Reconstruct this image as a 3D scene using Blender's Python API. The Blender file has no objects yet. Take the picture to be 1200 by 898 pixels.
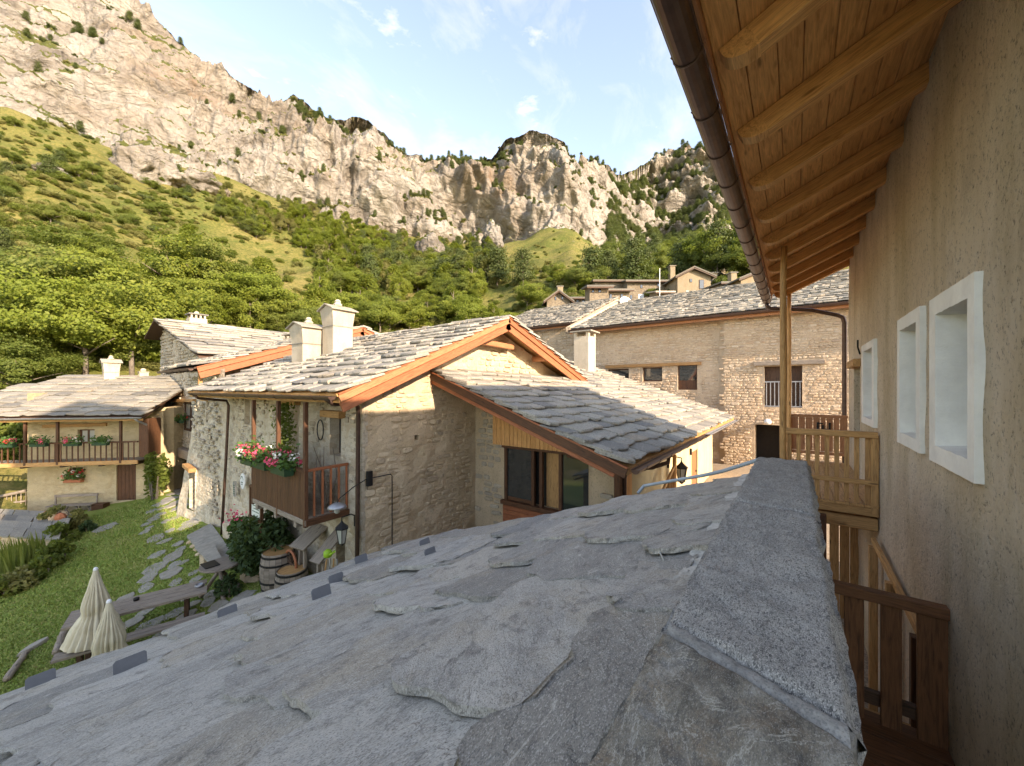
import bpy, math, random
import numpy as np
from mathutils import Vector, Matrix, noise as mn

sc = bpy.context.scene
col = sc.collection
R = math.radians
rnd = random.Random(7)

# ------------------------------------------------------------------ camera, sun, sky, exposure
# World axes: x runs along the gallery wall (away), y runs left across the valley, z up; the lens is at the origin.
cam_d = bpy.data.cameras.new("camera")
cam = bpy.data.objects.new("camera", cam_d)
col.objects.link(cam)
cam.location = (0, 0, 0)
cam.rotation_euler = (R(90), 0, -R(53.33))
cam_d.sensor_width = 36.0
cam_d.lens = 13.38
cam_d.shift_y = 0.0058
cam_d.clip_start = 0.05
cam_d.clip_end = 9000
sc.camera = cam

SUN_ELEV = 23.0
SUN_TO = Vector((-0.14, -1.0, 0))          # horizontal direction from the scene towards the sun
sun_d = bpy.data.lights.new("sun", 'SUN')
sun = bpy.data.objects.new("sun", sun_d)
col.objects.link(sun)
h = SUN_TO.normalized()
sd = Vector((h.x * math.cos(R(SUN_ELEV)), h.y * math.cos(R(SUN_ELEV)), math.sin(R(SUN_ELEV))))
sun.rotation_euler = sd.to_track_quat('Z', 'Y').to_euler()
sun.location = (0, -40, 60)
sun_d.energy = 2.0
sun_d.angle = R(0.5)
sun_d.color = (1.0, 0.93, 0.85)

world = bpy.data.worlds.new("World")
sc.world = world
world.use_nodes = True
wn = world.node_tree
wn.nodes.clear()
def wnode(t, **kw):
    n = wn.nodes.new(t)
    for k, v in kw.items():
        setattr(n, k, v)
    return n
w_out = wnode('ShaderNodeOutputWorld')
w_bg = wnode('ShaderNodeBackground')
w_bg.inputs['Strength'].default_value = 0.12
sky = wnode('ShaderNodeTexSky', sky_type='NISHITA', sun_disc=False)
sky.sun_elevation = R(SUN_ELEV)
sky.sun_rotation = math.atan2(h.x, h.y)
sky.altitude = 1200
sky.air_density = 1.0
sky.dust_density = 1.0
sky.ozone_density = 1.0
w_tc = wnode('ShaderNodeTexCoord')
w_map = wnode('ShaderNodeMapping')
w_map.inputs['Rotation'].default_value = (0, 0, R(60))
w_map.inputs['Scale'].default_value = (1.3, 5.0, 5.0)
w_no = wnode('ShaderNodeTexNoise')
w_no.inputs['Scale'].default_value = 2.1
w_no.inputs['Detail'].default_value = 9
w_no.inputs['Roughness'].default_value = 0.62
w_no.inputs['Distortion'].default_value = 0.5
w_r = wnode('ShaderNodeValToRGB')
w_r.color_ramp.elements[0].position = 0.47
w_r.color_ramp.elements[0].color = (0.03, 0.03, 0.03, 1)
w_r.color_ramp.elements[1].position = 0.78
w_r.color_ramp.elements[1].color = (0.24, 0.24, 0.24, 1)
w_mix = wnode('ShaderNodeMix', data_type='RGBA')
w_mix.inputs[7].default_value = (3.0, 3.0, 3.1, 1)
w_no2 = wnode('ShaderNodeTexNoise')
w_no2.inputs['Scale'].default_value = 6.5
w_no2.inputs['Detail'].default_value = 8
w_no2.inputs['Roughness'].default_value = 0.60
w_map2 = wnode('ShaderNodeMapping')
w_map2.inputs['Scale'].default_value = (1.0, 1.0, 2.6)
w_map2.inputs['Location'].default_value = (0.35, 0.2, 0.0)
w_r2 = wnode('ShaderNodeValToRGB')
w_r2.color_ramp.elements[0].position = 0.60
w_r2.color_ramp.elements[0].color = (0, 0, 0, 1)
w_r2.color_ramp.elements[1].position = 0.72
w_r2.color_ramp.elements[1].color = (0.36, 0.36, 0.36, 1)
w_mx2 = wnode('ShaderNodeMath', operation='MAXIMUM')
L = wn.links.new
L(w_tc.outputs['Generated'], w_map2.inputs['Vector'])
L(w_map2.outputs['Vector'], w_no2.inputs['Vector'])
L(w_no2.outputs['Fac'], w_r2.inputs['Fac'])
L(w_r.outputs['Color'], w_mx2.inputs[0])
L(w_r2.outputs['Color'], w_mx2.inputs[1])
L(w_tc.outputs['Generated'], w_map.inputs['Vector'])
L(w_map.outputs['Vector'], w_no.inputs['Vector'])
L(w_no.outputs['Fac'], w_r.inputs['Fac'])
L(w_mx2.outputs[0], w_mix.inputs[0])
L(sky.outputs['Color'], w_mix.inputs[6])
L(w_mix.outputs[2], w_bg.inputs['Color'])
L(w_bg.outputs[0], w_out.inputs['Surface'])

sc.view_settings.view_transform = 'Standard'
sc.view_settings.look = 'None'
sc.view_settings.exposure = 2.5
sc.view_settings.gamma = 1.0
sc.view_settings.use_white_balance = True      # the camera's balance for the open shade
sc.view_settings.white_balance_temperature = 8300
sc.view_settings.white_balance_tint = 15
sc.cycles.max_bounces = 6
sc.cycles.diffuse_bounces = 4
sc.cycles.glossy_bounces = 2
sc.cycles.transmission_bounces = 4
sc.cycles.transparent_max_bounces = 4
sc.cycles.use_denoising = True

# ------------------------------------------------------------------ measuring helpers
F, CX, CY = 446.0, 600.0, 456.0
def ray(px, py):
    a = (px - CX) / F
    return Vector((a * 0.597 + 0.802, -0.802 * a + 0.597, (CY - py) / F))
def at(px, py, Y):
    return ray(px, py) * Y
def to_xy(s, t):
    return 0.597 * s - 0.802 * t, 0.802 * s + 0.597 * t
def from_xy(X, Y):
    return 0.597 * X + 0.802 * Y, -0.802 * X + 0.597 * Y

# ------------------------------------------------------------------ materials
class NT:
    def __init__(s, name):
        s.m = bpy.data.materials.new(name)
        s.m.use_nodes = True
        s.t = s.m.node_tree
        s.b = s.t.nodes['Principled BSDF']
        s.b.inputs['Specular IOR Level'].default_value = 0.25
        s._pos = None
    def n(s, ty, **kw):
        nd = s.t.nodes.new(ty)
        for k, v in kw.items():
            setattr(nd, k, v)
        return nd
    def l(s, a, b):
        s.t.links.new(a, b)
    def pos(s):
        if s._pos is None:
            s._pos = s.n('ShaderNodeNewGeometry')
        return s._pos.outputs['Position']
    def nz(s):
        s.pos()
        x = s.n('ShaderNodeSeparateXYZ')
        s.l(s._pos.outputs['Normal'], x.inputs[0])
        return x.outputs['Z']
    def attr(s, name):
        return s.n('ShaderNodeAttribute', attribute_name=name)
    def mapv(s, v, scale=(1, 1, 1), rot=(0, 0, 0)):
        m = s.n('ShaderNodeMapping')
        m.inputs['Scale'].default_value = scale
        m.inputs['Rotation'].default_value = rot
        s.l(v, m.inputs['Vector'])
        return m.outputs[0]
    def noise(s, scale, detail=4, rough=0.55, v=None, dist=0.0):
        nd = s.n('ShaderNodeTexNoise')
        nd.inputs['Scale'].default_value = scale
        nd.inputs['Detail'].default_value = detail
        nd.inputs['Roughness'].default_value = rough
        nd.inputs['Distortion'].default_value = dist
        s.l(v if v is not None else s.pos(), nd.inputs['Vector'])
        return nd.outputs['Fac']
    def vor(s, scale, v=None, feature='F1', out='Distance', rand=1.0):
        nd = s.n('ShaderNodeTexVoronoi', feature=feature)
        nd.inputs['Scale'].default_value = scale
        nd.inputs['Randomness'].default_value = rand
        s.l(v if v is not None else s.pos(), nd.inputs['Vector'])
        return nd.outputs[out]
    def ramp(s, fac, stops):
        r = s.n('ShaderNodeValToRGB')
        els = r.color_ramp.elements
        while len(els) < len(stops):
            els.new(0.5)
        for e, (p, c) in zip(els, stops):
            e.position = p
            e.color = (c, c, c, 1) if isinstance(c, (int, float)) else (*c, 1)
        s.l(fac, r.inputs['Fac'])
        return r.outputs['Color']
    def mix(s, fac, a, b, mode='MIX'):
        m = s.n('ShaderNodeMix', data_type='RGBA', blend_type=mode)
        for v, i in ((fac, 0), (a, 6), (b, 7)):
            if isinstance(v, (int, float)):
                m.inputs[i].default_value = v if i == 0 else (v, v, v, 1)
            elif isinstance(v, tuple):
                m.inputs[i].default_value = (*v, 1)
            else:
                s.l(v, m.inputs[i])
        return m.outputs[2]
    def math(s, op, a, b=0.0):
        m = s.n('ShaderNodeMath', operation=op)
        for v, i in ((a, 0), (b, 1)):
            if isinstance(v, (int, float)):
                m.inputs[i].default_value = v
            else:
                s.l(v, m.inputs[i])
        return m.outputs[0]
    def rand(s):
        return s.n('ShaderNodeObjectInfo').outputs['Random']
    def fin(s, color=None, rough=0.85, hgt=None, bump=0.3, dist=0.02, spec=None, metal=None):
        if color is not None:
            if isinstance(color, tuple):
                s.b.inputs['Base Color'].default_value = (*color, 1)
            else:
                s.l(color, s.b.inputs['Base Color'])
        if isinstance(rough, (int, float)):
            s.b.inputs['Roughness'].default_value = rough
        else:
            s.l(rough, s.b.inputs['Roughness'])
        if spec is not None:
            s.b.inputs['Specular IOR Level'].default_value = spec
        if metal is not None:
            s.b.inputs['Metallic'].default_value = metal
        if hgt is not None:
            bp = s.n('ShaderNodeBump')
            bp.inputs['Strength'].default_value = bump
            bp.inputs['Distance'].default_value = dist
            s.l(hgt, bp.inputs['Height'])
            s.l(bp.outputs[0], s.b.inputs['Normal'])
        return s.m

M = {}
def slate_near():
    q = NT('gneiss_slab')
    r = q.rand()
    # every slab was split from another block: its grain is shifted and turned a little
    vr = q.n('ShaderNodeVectorRotate', rotation_type='Z_AXIS')
    q.l(q.pos(), vr.inputs['Vector'])
    q.l(q.math('MULTIPLY', q.math('SUBTRACT', r, 0.5), 1.5), vr.inputs['Angle'])
    sh = q.n('ShaderNodeVectorMath', operation='ADD')
    cmb = q.n('ShaderNodeCombineXYZ')
    q.l(q.math('MULTIPLY', r, 41.0), cmb.inputs[0]); q.l(q.math('MULTIPLY', r, 23.0), cmb.inputs[1])
    q.l(vr.outputs[0], sh.inputs[0]); q.l(cmb.outputs[0], sh.inputs[1])
    P = sh.outputs[0]
    st = q.mapv(P, (1.0, 2.0, 1.0), (0, 0, R(38)))
    st2 = q.mapv(P, (1.1, 3.0, 2.0), (0, 0, R(34)))
    big = q.noise(1.7, 9, 0.68, st, 0.5)
    mid = q.noise(6.0, 10, 0.72, q.mapv(P, (1, 1.6, 1), (0, 0, R(34))), 0.4)
    gr = q.vor(170, q.mapv(P, (1, 1.9, 1), (0, 0, R(34))), out='Color')
    sep = q.n('ShaderNodeSeparateColor'); q.l(gr, sep.inputs[0])
    g1 = sep.outputs[0]
    c = q.ramp(big, [(0.30, (0.25, 0.25, 0.243)), (0.45, (0.36, 0.357, 0.345)), (0.58, (0.45, 0.443, 0.42)), (0.72, (0.50, 0.475, 0.43))])
    tone = q.ramp(q.math('FRACT', q.math('MULTIPLY', r, 7.3)), [(0.0, 0.0), (0.45, 0.0), (1.0, 0.8)])
    c = q.mix(tone, c, (0.215, 0.218, 0.216))
    c = q.mix(q.ramp(q.math('FRACT', q.math('MULTIPLY', r, 7.3)), [(0.0, 0.6), (0.3, 0.0), (1.0, 0.0)]), c, (0.54, 0.53, 0.505))
    warm = q.ramp(q.math('FRACT', q.math('MULTIPLY', r, 13.7)), [(0.6, 0.0), (1.0, 0.45)])
    c = q.mix(warm, c, (0.42, 0.365, 0.28))
    tan = q.ramp(q.noise(1.1, 7, 0.68, q.mapv(P, (1, 1.5, 1))), [(0.53, 0.0), (0.66, 0.5)])
    c = q.mix(tan, c, (0.42, 0.36, 0.27))
    white = q.ramp(q.noise(2.0, 9, 0.72, st2, 1.2), [(0.61, 0.0), (0.69, 0.8)])
    c = q.mix(white, c, (0.68, 0.67, 0.64))
    vein = q.ramp(q.noise(0.9, 5, 0.6, st2, 2.5), [(0.492, 0.0), (0.50, 0.6), (0.508, 0.0)])
    c = q.mix(vein, c, (0.62, 0.61, 0.58))
    c = q.mix(q.ramp(mid, [(0.33, 0.9), (0.47, 0.0)]), c, (0.14, 0.14, 0.138))
    c = q.mix(q.ramp(g1, [(0.0, 0.75), (0.32, 0.0)]), c, (0.13, 0.13, 0.128))
    c = q.mix(q.ramp(g1, [(0.75, 0.0), (1.0, 0.5)]), c, (0.66, 0.65, 0.63))
    # delaminated sheets: sharp little ledges where one leaf of the stone ends
    lay = q.noise(1.3, 7, 0.60, q.mapv(P, (1, 1.5, 1), (0, 0, R(20))), 0.6)
    led = q.math('ADD', q.ramp(lay, [(0.43, 0.0), (0.434, 1.0)]), q.math('ADD', q.ramp(lay, [(0.52, 0.0), (0.524, 1.0)]), q.ramp(lay, [(0.60, 0.0), (0.604, 1.0)])))
    for e_ in (0.432, 0.522, 0.602):
        c = q.mix(q.ramp(lay, [(e_ - 0.004, 0.0), (e_, 0.55), (e_ + 0.003, 0.0)]), c, (0.13, 0.13, 0.128))
    hh = q.math('ADD', q.math('MULTIPLY', led, 0.55), q.math('ADD', q.math('MULTIPLY', mid, 1.5), q.math('MULTIPLY', g1, 0.18)))
    c = q.mix(1.0, c, (1.0, 0.955, 0.885), 'MULTIPLY')
    return q.fin(c, q.ramp(mid, [(0.3, 0.6), (0.7, 0.8)]), hh, 0.65, 0.03, 0.3)
M['slate_near'] = slate_near()

def coping(name, brown):
    q = NT(name)
    ori = q.mapv(q.pos(), (1, 2.2, 1), (0, 0, R(48)))
    mid = q.noise(7.0, 10, 0.70, ori, 0.3)
    big = q.noise(2.6, 7, 0.66)
    gr = q.vor(260, ori, out='Color')
    sep = q.n('ShaderNodeSeparateColor'); q.l(gr, sep.inputs[0])
    gr2 = q.vor(95, ori, out='Color')
    sep2 = q.n('ShaderNodeSeparateColor'); q.l(gr2, sep2.inputs[0])
    if brown:
        c = q.ramp(mid, [(0.30, (0.09, 0.083, 0.072)), (0.42, (0.19, 0.176, 0.148)), (0.54, (0.31, 0.288, 0.24)), (0.68, (0.47, 0.455, 0.415))])
        c = q.mix(q.ramp(q.noise(5.0, 8, 0.7), [(0.53, 0.0), (0.66, 0.5)]), c, (0.38, 0.27, 0.17))
        c = q.mix(q.ramp(q.noise(4.2, 7, 0.68, q.mapv(q.pos(), (1, 1, 3))), [(0.56, 0), (0.66, 0.6)]), c, (0.25, 0.265, 0.28))
        c = q.mix(q.ramp(q.noise(3.0, 6, 0.62, None, 2.0), [(0.488, 0.0), (0.50, 0.8), (0.512, 0.0)]), c, (0.62, 0.60, 0.54))
    else:
        c = q.ramp(mid, [(0.30, (0.22, 0.222, 0.222)), (0.48, (0.38, 0.38, 0.372)), (0.68, (0.52, 0.512, 0.495))])
        c = q.mix(q.ramp(big, [(0.45, 0.0), (0.68, 0.5)]), c, (0.30, 0.30, 0.295))
        c = q.mix(q.ramp(q.noise(2.2, 6, 0.65, None, 2.2), [(0.49, 0.0), (0.50, 0.55), (0.51, 0.0)]), c, (0.66, 0.65, 0.62))
    k1, k2 = (0.45, 0.35) if brown else (0.9, 0.8)
    c = q.mix(q.ramp(sep2.outputs[0], [(0.0, k1), (0.34, 0.0)]), c, (0.11, 0.112, 0.115))
    c = q.mix(q.ramp(sep.outputs[0], [(0.0, k1), (0.26, 0.0)]), c, (0.07, 0.07, 0.072))
    c = q.mix(q.ramp(sep.outputs[0], [(0.72, 0.0), (1.0, k2)]), c, (0.72, 0.71, 0.69))
    hh = q.math('ADD', q.math('MULTIPLY', mid, 2.2), q.math('ADD', q.math('MULTIPLY', sep2.outputs[0], 0.25), q.math('MULTIPLY', sep.outputs[0], 0.14)))
    c = q.mix(1.0, c, (1.0, 0.96, 0.895), 'MULTIPLY')
    return q.fin(c, 0.74, hh, 0.75, 0.03, 0.35)
M['coping_grey'] = coping('rough_grey_granite', False)
M['coping_brown'] = coping('rough_brown_granite', True)

def mortar():
    q = NT('pale_mortar')
    c = q.ramp(q.noise(20, 6, 0.7), [(0.3, (0.19, 0.18, 0.165)), (0.5, (0.36, 0.34, 0.305)), (0.7, (0.47, 0.445, 0.40))])
    gr = q.vor(240, out='Color'); sp = q.n('ShaderNodeSeparateColor'); q.l(gr, sp.inputs[0])
    c = q.mix(q.ramp(sp.outputs[0], [(0.0, 0.6), (0.4, 0.0)]), c, (0.16, 0.16, 0.16))
    return q.fin(c, 0.9, q.math('ADD', q.noise(40, 6, 0.75), sp.outputs[0]), 0.9, 0.02)
M['mortar'] = mortar()
def mortar_pale():
    q = NT('whitish_lime_mortar')
    c = q.ramp(q.noise(16, 7, 0.72), [(0.3, (0.30, 0.285, 0.255)), (0.5, (0.52, 0.50, 0.455)), (0.7, (0.66, 0.64, 0.59))])
    return q.fin(c, 0.92, q.noise(45, 6, 0.75), 0.8, 0.02)
M['mortar_pale'] = mortar_pale()

def roof_slate(name, attr=False, warm=0.5, tone=1.0):
    q = NT(name)
    r = q.attr('rnd').outputs['Fac'] if attr else q.rand()
    k = tone
    c = q.ramp(r, [(0.0, (0.17 * k, 0.16 * k, 0.145 * k)), (0.3, (0.37 * k, 0.33 * k, 0.265 * k)), (0.55, (0.265 * k, 0.245 * k, 0.21 * k)),
                   (0.8, (0.40 * k, 0.365 * k, 0.30 * k)), (1.0, (0.33 * k, 0.27 * k, 0.20 * k))])
    big = q.noise(2.4, 6, 0.65)
    c = q.mix(q.ramp(big, [(0.52, 0.0), (0.68, 0.65 * warm)]), c, (0.40 * k, 0.34 * k, 0.23 * k))
    fine = q.noise(26, 6, 0.7)
    c = q.mix(q.ramp(fine, [(0.34, 0.7), (0.5, 0.0)]), c, (0.09, 0.088, 0.08))
    c = q.mix(q.ramp(q.noise(13, 5, 0.7), [(0.58, 0.0), (0.68, 0.6)]), c, (0.45 * k, 0.44 * k, 0.38 * k))
    return q.fin(c, 0.8, q.math('ADD', fine, q.noise(7, 5, 0.6)), 0.5, 0.03)
M['slate'] = roof_slate('lichen_slate')
M['slate_attr'] = roof_slate('lichen_slate_far', True)
M['slate_grey'] = roof_slate('grey_slate', False, 0.15, 0.8)
M['slate_grey_attr'] = roof_slate('grey_slate_far', True, 0.25, 0.85)
M['hamlet_slate'] = roof_slate('dark_hamlet_slate', False, 0.3, 0.45)
M['slate_pale'] = roof_slate('pale_slate', False, 0.5, 1.02)  # same slate mix, very slightly paler

def stone(name, cols, attr=False):
    q = NT(name)
    r = q.attr('rnd').outputs['Fac'] if attr else q.rand()
    c = q.ramp(r, [(i / (len(cols) - 1), cc) for i, cc in enumerate(cols)])
    n1 = q.noise(9, 6, 0.68)
    n2 = q.noise(45, 5, 0.7)
    c = q.mix(q.ramp(n1, [(0.3, 0.6), (0.5, 0.0)]), c, tuple(x * 0.5 for x in cols[0]))
    c = q.mix(q.ramp(n1, [(0.55, 0.0), (0.75, 0.45)]), c, (0.55, 0.47, 0.35))
    c = q.mix(q.ramp(n2, [(0.3, 0.5), (0.45, 0.0)]), c, tuple(x * 0.35 for x in cols[0]))
    return q.fin(c, 0.92, q.math('ADD', n1, q.math('MULTIPLY', n2, 0.6)), 0.7, 0.03)
WARM = [(0.46, 0.345, 0.22), (0.56, 0.43, 0.28), (0.50, 0.37, 0.23), (0.63, 0.50, 0.34), (0.43, 0.33, 0.225), (0.59, 0.455, 0.305)]
PINK = [(0.48, 0.36, 0.25), (0.56, 0.43, 0.30), (0.60, 0.46, 0.32), (0.50, 0.35, 0.23), (0.62, 0.50, 0.37), (0.44, 0.33, 0.24)]
GREYST = [(0.40, 0.335, 0.25), (0.46, 0.39, 0.295), (0.36, 0.30, 0.23), (0.50, 0.43, 0.33), (0.42, 0.34, 0.24)]
M['stone'] = stone('warm_rubble', WARM)
M['stone_attr'] = stone('warm_rubble_joined', WARM, True)
M['barn_stone'] = stone('honey_rubble', PINK)
M['barn_stone_attr'] = stone('honey_rubble_joined', PINK, True)
M['grey_stone'] = stone('grey_rubble', GREYST)
M['grey_stone_attr'] = stone('grey_rubble_joined', GREYST, True)

def plaster(name, base, stain, pit=0.5, sc1=1.3, peb=None, bump=0.8):
    q = NT(name)
    big = q.noise(sc1, 7, 0.65)
    st = q.noise(1.6, 6, 0.6, q.mapv(q.pos(), (1.0, 1.0, 0.28)))
    c = q.ramp(big, [(0.3, tuple(x * 0.84 for x in base)), (0.7, tuple(min(0.85, x * 1.1) for x in base))])
    c = q.mix(q.ramp(st, [(0.46, 0.0), (0.68, 0.75)]), c, stain)
    fine = q.noise(38, 7, 0.72)
    pits = q.noise(30, 6, 0.72)
    c = q.mix(q.ramp(pits, [(0.33, pit), (0.46, 0.0)]), c, tuple(x * 0.33 for x in base))
    hh = q.math('ADD', fine, q.math('MULTIPLY', pits, 1.4))
    if peb:
        v = q.vor(5.5, q.mapv(q.pos(), (1, 1, 1.6)), out='Color')
        sep = q.n('ShaderNodeSeparateColor')
        q.l(v, sep.inputs[0])
        c = q.mix(q.ramp(sep.outputs[0], [(0.45, 0.0), (0.8, 0.7)]), c, peb)
        d = q.vor(5.5, q.mapv(q.pos(), (1, 1, 1.6)))
        hh = q.math('ADD', hh, q.math('MULTIPLY', d, -1.6))
    return q.fin(c, 0.93, hh, bump, 0.025)
M['stucco'] = plaster('rough_tan_stucco', (0.68, 0.555, 0.395), (0.52, 0.41, 0.23), 0.75, 0.8)
def stucco():
    q = NT('rough_tan_stucco')
    big = q.noise(0.7, 8, 0.66)
    drip = q.noise(1.5, 7, 0.66, q.mapv(q.pos(), (1, 1, 0.20)))
    sx = q.n('ShaderNodeSeparateXYZ'); q.l(q.pos(), sx.inputs[0])
    c = q.ramp(big, [(0.32, (0.68, 0.545, 0.385)), (0.5, (0.80, 0.67, 0.50)), (0.68, (0.82, 0.72, 0.58))])
    c = q.mix(q.ramp(drip, [(0.46, 0.0), (0.64, 0.7)]), c, (0.54, 0.42, 0.235))
    c = q.mix(q.ramp(q.noise(3.5, 6, 0.7, q.mapv(q.pos(), (1, 1, 0.5))), [(0.56, 0.0), (0.70, 0.45)]), c, (0.50, 0.39, 0.27))
    pit = q.noise(34, 6, 0.75, q.mapv(q.pos(), (1, 1, 0.8)))
    pit2 = q.noise(13, 6, 0.74)
    c = q.mix(q.ramp(pit, [(0.345, 0.85), (0.445, 0.0)]), c, (0.22, 0.165, 0.115))
    c = q.mix(q.ramp(pit2, [(0.31, 0.75), (0.40, 0.0)]), c, (0.22, 0.165, 0.115))
    c = q.mix(q.ramp(pit, [(0.56, 0.0), (0.70, 0.5)]), c, (0.78, 0.69, 0.55))
    hh = q.math('ADD', q.math('MULTIPLY', pit, 1.3), q.math('ADD', q.math('MULTIPLY', pit2, 1.5), q.math('MULTIPLY', q.noise(90, 3, 0.7), 0.3)))
    return q.fin(c, 0.93, hh, 1.0, 0.03)
M['stucco'] = stucco()
M['front_plaster'] = plaster('pebbly_lime_plaster', (0.60, 0.52, 0.40), (0.48, 0.39, 0.28), 0.75, 1.1, (0.44, 0.34, 0.235))
M['warm_plaster'] = plaster('warm_mortar_wall', (0.60, 0.465, 0.31), (0.48, 0.36, 0.225), 0.7, 1.2)
M['barn_plaster'] = plaster('honey_mortar', (0.56, 0.43, 0.30), (0.47, 0.34, 0.22), 0.7, 1.2)
M['cream_plaster'] = plaster('cream_lime_wall', (0.50, 0.40, 0.245), (0.38, 0.285, 0.16), 0.45, 1.4, (0.50, 0.40, 0.25), 0.6)
M['yellow_plaster'] = plaster('smooth_yellow_plaster', (0.54, 0.44, 0.27), (0.46, 0.36, 0.21), 0.15, 0.8, None, 0.25)
M['hamlet_wall'] = plaster('hamlet_rubble', (0.235, 0.19, 0.135), (0.17, 0.13, 0.09), 0.8, 0.5, (0.14, 0.115, 0.085))
M['hamlet_ochre'] = plaster('hamlet_ochre_render', (0.27, 0.215, 0.145), (0.22, 0.165, 0.10), 0.5, 0.5, None, 0.4)
M['white_plaster'] = plaster('chimney_lime_plaster', (0.49, 0.42, 0.32), (0.36, 0.29, 0.21), 0.4, 2.0, None, 0.5)
M['tower_plaster'] = plaster('grey_rubble_plaster', (0.54, 0.46, 0.35), (0.43, 0.35, 0.26), 0.8, 1.3, (0.42, 0.34, 0.25))
M['white_paint'] = plaster('white_lime_paint', (0.78, 0.77, 0.72), (0.72, 0.71, 0.66), 0.05, 3.0, None, 0.22)

def wood(name, base, dark, gloss=0.6, knots=True, var=0.35):
    q = NT(name)
    g = q.attr('gc').outputs['Vector']
    off = q.n('ShaderNodeVectorMath', operation='ADD')
    r = q.rand()
    cmb = q.n('ShaderNodeCombineXYZ')
    q.l(q.math('MULTIPLY', r, 37.0), cmb.inputs[0]); q.l(q.math('MULTIPLY', r, 17.0), cmb.inputs[1])
    q.l(g, off.inputs[0]); q.l(cmb.outputs[0], off.inputs[1])
    vv = q.mapv(off.outputs[0], (0.9, 11, 11))
    gr = q.noise(3.2, 6, 0.62, vv, 1.4)
    fi = q.noise(9.0, 5, 0.7, q.mapv(off.outputs[0], (0.7, 22, 22)))
    c = q.ramp(gr, [(0.32, dark), (0.5, base), (0.68, tuple(min(1, x * 1.25) for x in base))])
    c = q.mix(q.ramp(fi, [(0.32, 0.55), (0.5, 0.0)]), c, dark)
    if knots:
        kn = q.vor(2.6, q.mapv(off.outputs[0], (0.8, 3.2, 3.2)))
        c = q.mix(q.ramp(kn, [(0.06, 0.8), (0.15, 0.0)]), c, tuple(x * 0.5 for x in dark))
    c = q.mix(q.ramp(r, [(0.0, var), (0.5, 0.0), (1.0, 0.0)]), c, dark)
    return q.fin(c, gloss, q.math('ADD', gr, fi), 0.35, 0.006, 0.3)
M['larch'] = wood('new_larch', (0.70, 0.375, 0.15), (0.46, 0.21, 0.07))
M['larch_board'] = wood('larch_boarding', (0.70, 0.365, 0.145), (0.50, 0.23, 0.075))
M['red_wood'] = wood('red_stained_wood', (0.36, 0.125, 0.055), (0.20, 0.065, 0.03))
M['orange_wood'] = wood('warm_orange_wood', (0.44, 0.195, 0.09), (0.27, 0.105, 0.045))
M['brown_wood'] = wood('brown_oiled_wood', (0.115, 0.05, 0.024), (0.05, 0.022, 0.011))
M['dark_wood'] = wood('old_dark_wood', (0.085, 0.045, 0.026), (0.035, 0.02, 0.012))
M['stair_wood'] = wood('brown_stair_wood', (0.165, 0.072, 0.032), (0.075, 0.032, 0.015))
M['grey_wood'] = wood('weathered_grey_wood', (0.27, 0.22, 0.175), (0.12, 0.095, 0.075))
M['old_wood'] = wood('old_larch', (0.45, 0.25, 0.10), (0.24, 0.12, 0.045))

def plain(name, c, rough=0.6, metal=0.0, spec=0.3, var=0.15, sc_=8.0):
    q = NT(name)
    cc = q.ramp(q.noise(sc_, 5, 0.65), [(0.3, tuple(x * (1 - var) for x in c)), (0.7, tuple(min(1, x * (1 + var)) for x in c))])
    return q.fin(cc, rough, None, spec=spec, metal=metal)
M['gutter'] = plain('brown_copper', (0.105, 0.062, 0.047), 0.38, 0.55, 0.5, 0.25)
M['zinc'] = plain('dull_zinc', (0.36, 0.36, 0.37), 0.45, 0.7, 0.5)
M['iron'] = plain('black_iron', (0.022, 0.021, 0.02), 0.5, 0.3)
M['tab'] = plain('painted_snow_tab', (0.16, 0.165, 0.172), 0.5, 0.0, 0.35, 0.08, 20)
M['interior'] = plain('dim_interior', (0.03, 0.026, 0.022), 0.9)
M['hose'] = plain('grey_conduit_plastic', (0.30, 0.35, 0.38), 0.45)
M['white'] = plain('white_enamel', (0.72, 0.72, 0.70), 0.35)
M['terracotta'] = plain('terracotta', (0.36, 0.13, 0.065), 0.8)
M['green_pot'] = plain('green_plastic', (0.02, 0.055, 0.025), 0.5)
M['lime'] = plain('lime_plastic', (0.24, 0.42, 0.03), 0.45)
M['pink'] = plain('pink_petals', (0.72, 0.10, 0.17), 0.6, 0, 0.2, 0.35, 14)
M['red'] = plain('red_petals', (0.60, 0.05, 0.05), 0.6, 0, 0.2, 0.3, 14)
M['white_petal'] = plain('white_petals', (0.80, 0.77, 0.70), 0.6)
M['paper'] = plain('paper', (0.62, 0.64, 0.56), 0.7)
M['ink'] = plain('ink', (0.10, 0.14, 0.10), 0.7)
M['twig'] = plain('bleached_twig', (0.40, 0.38, 0.34), 0.8)
def glass(name, tint):
    q = NT(name)
    q.b.inputs['Base Color'].default_value = (*tint, 1)
    q.b.inputs['Roughness'].default_value = 0.04
    q.b.inputs['Specular IOR Level'].default_value = 0.9
    q.b.inputs['IOR'].default_value = 1.6
    return q.m
M['glass'] = glass('dark_window_glass', (0.03, 0.035, 0.035))
M['glass_pale'] = glass('curtained_glass', (0.42, 0.42, 0.38))
def clear_glass():
    q = NT('clear_glass')
    q.b.inputs['Base Color'].default_value = (0.9, 0.95, 0.95, 1)
    q.b.inputs['Roughness'].default_value = 0.02
    q.b.inputs['Transmission Weight'].default_value = 0.75
    q.b.inputs['IOR'].default_value = 1.5
    q.b.inputs['Alpha'].default_value = 1
    return q.m
M['clear'] = clear_glass()

def cloth():
    q = NT('cream_canvas')
    c = q.ramp(q.noise(6, 5, 0.6), [(0.3, (0.50, 0.44, 0.31)), (0.7, (0.64, 0.57, 0.42))])
    return q.fin(c, 0.9, q.noise(160, 2), 0.15, 0.002)
M['cloth'] = cloth()

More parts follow.
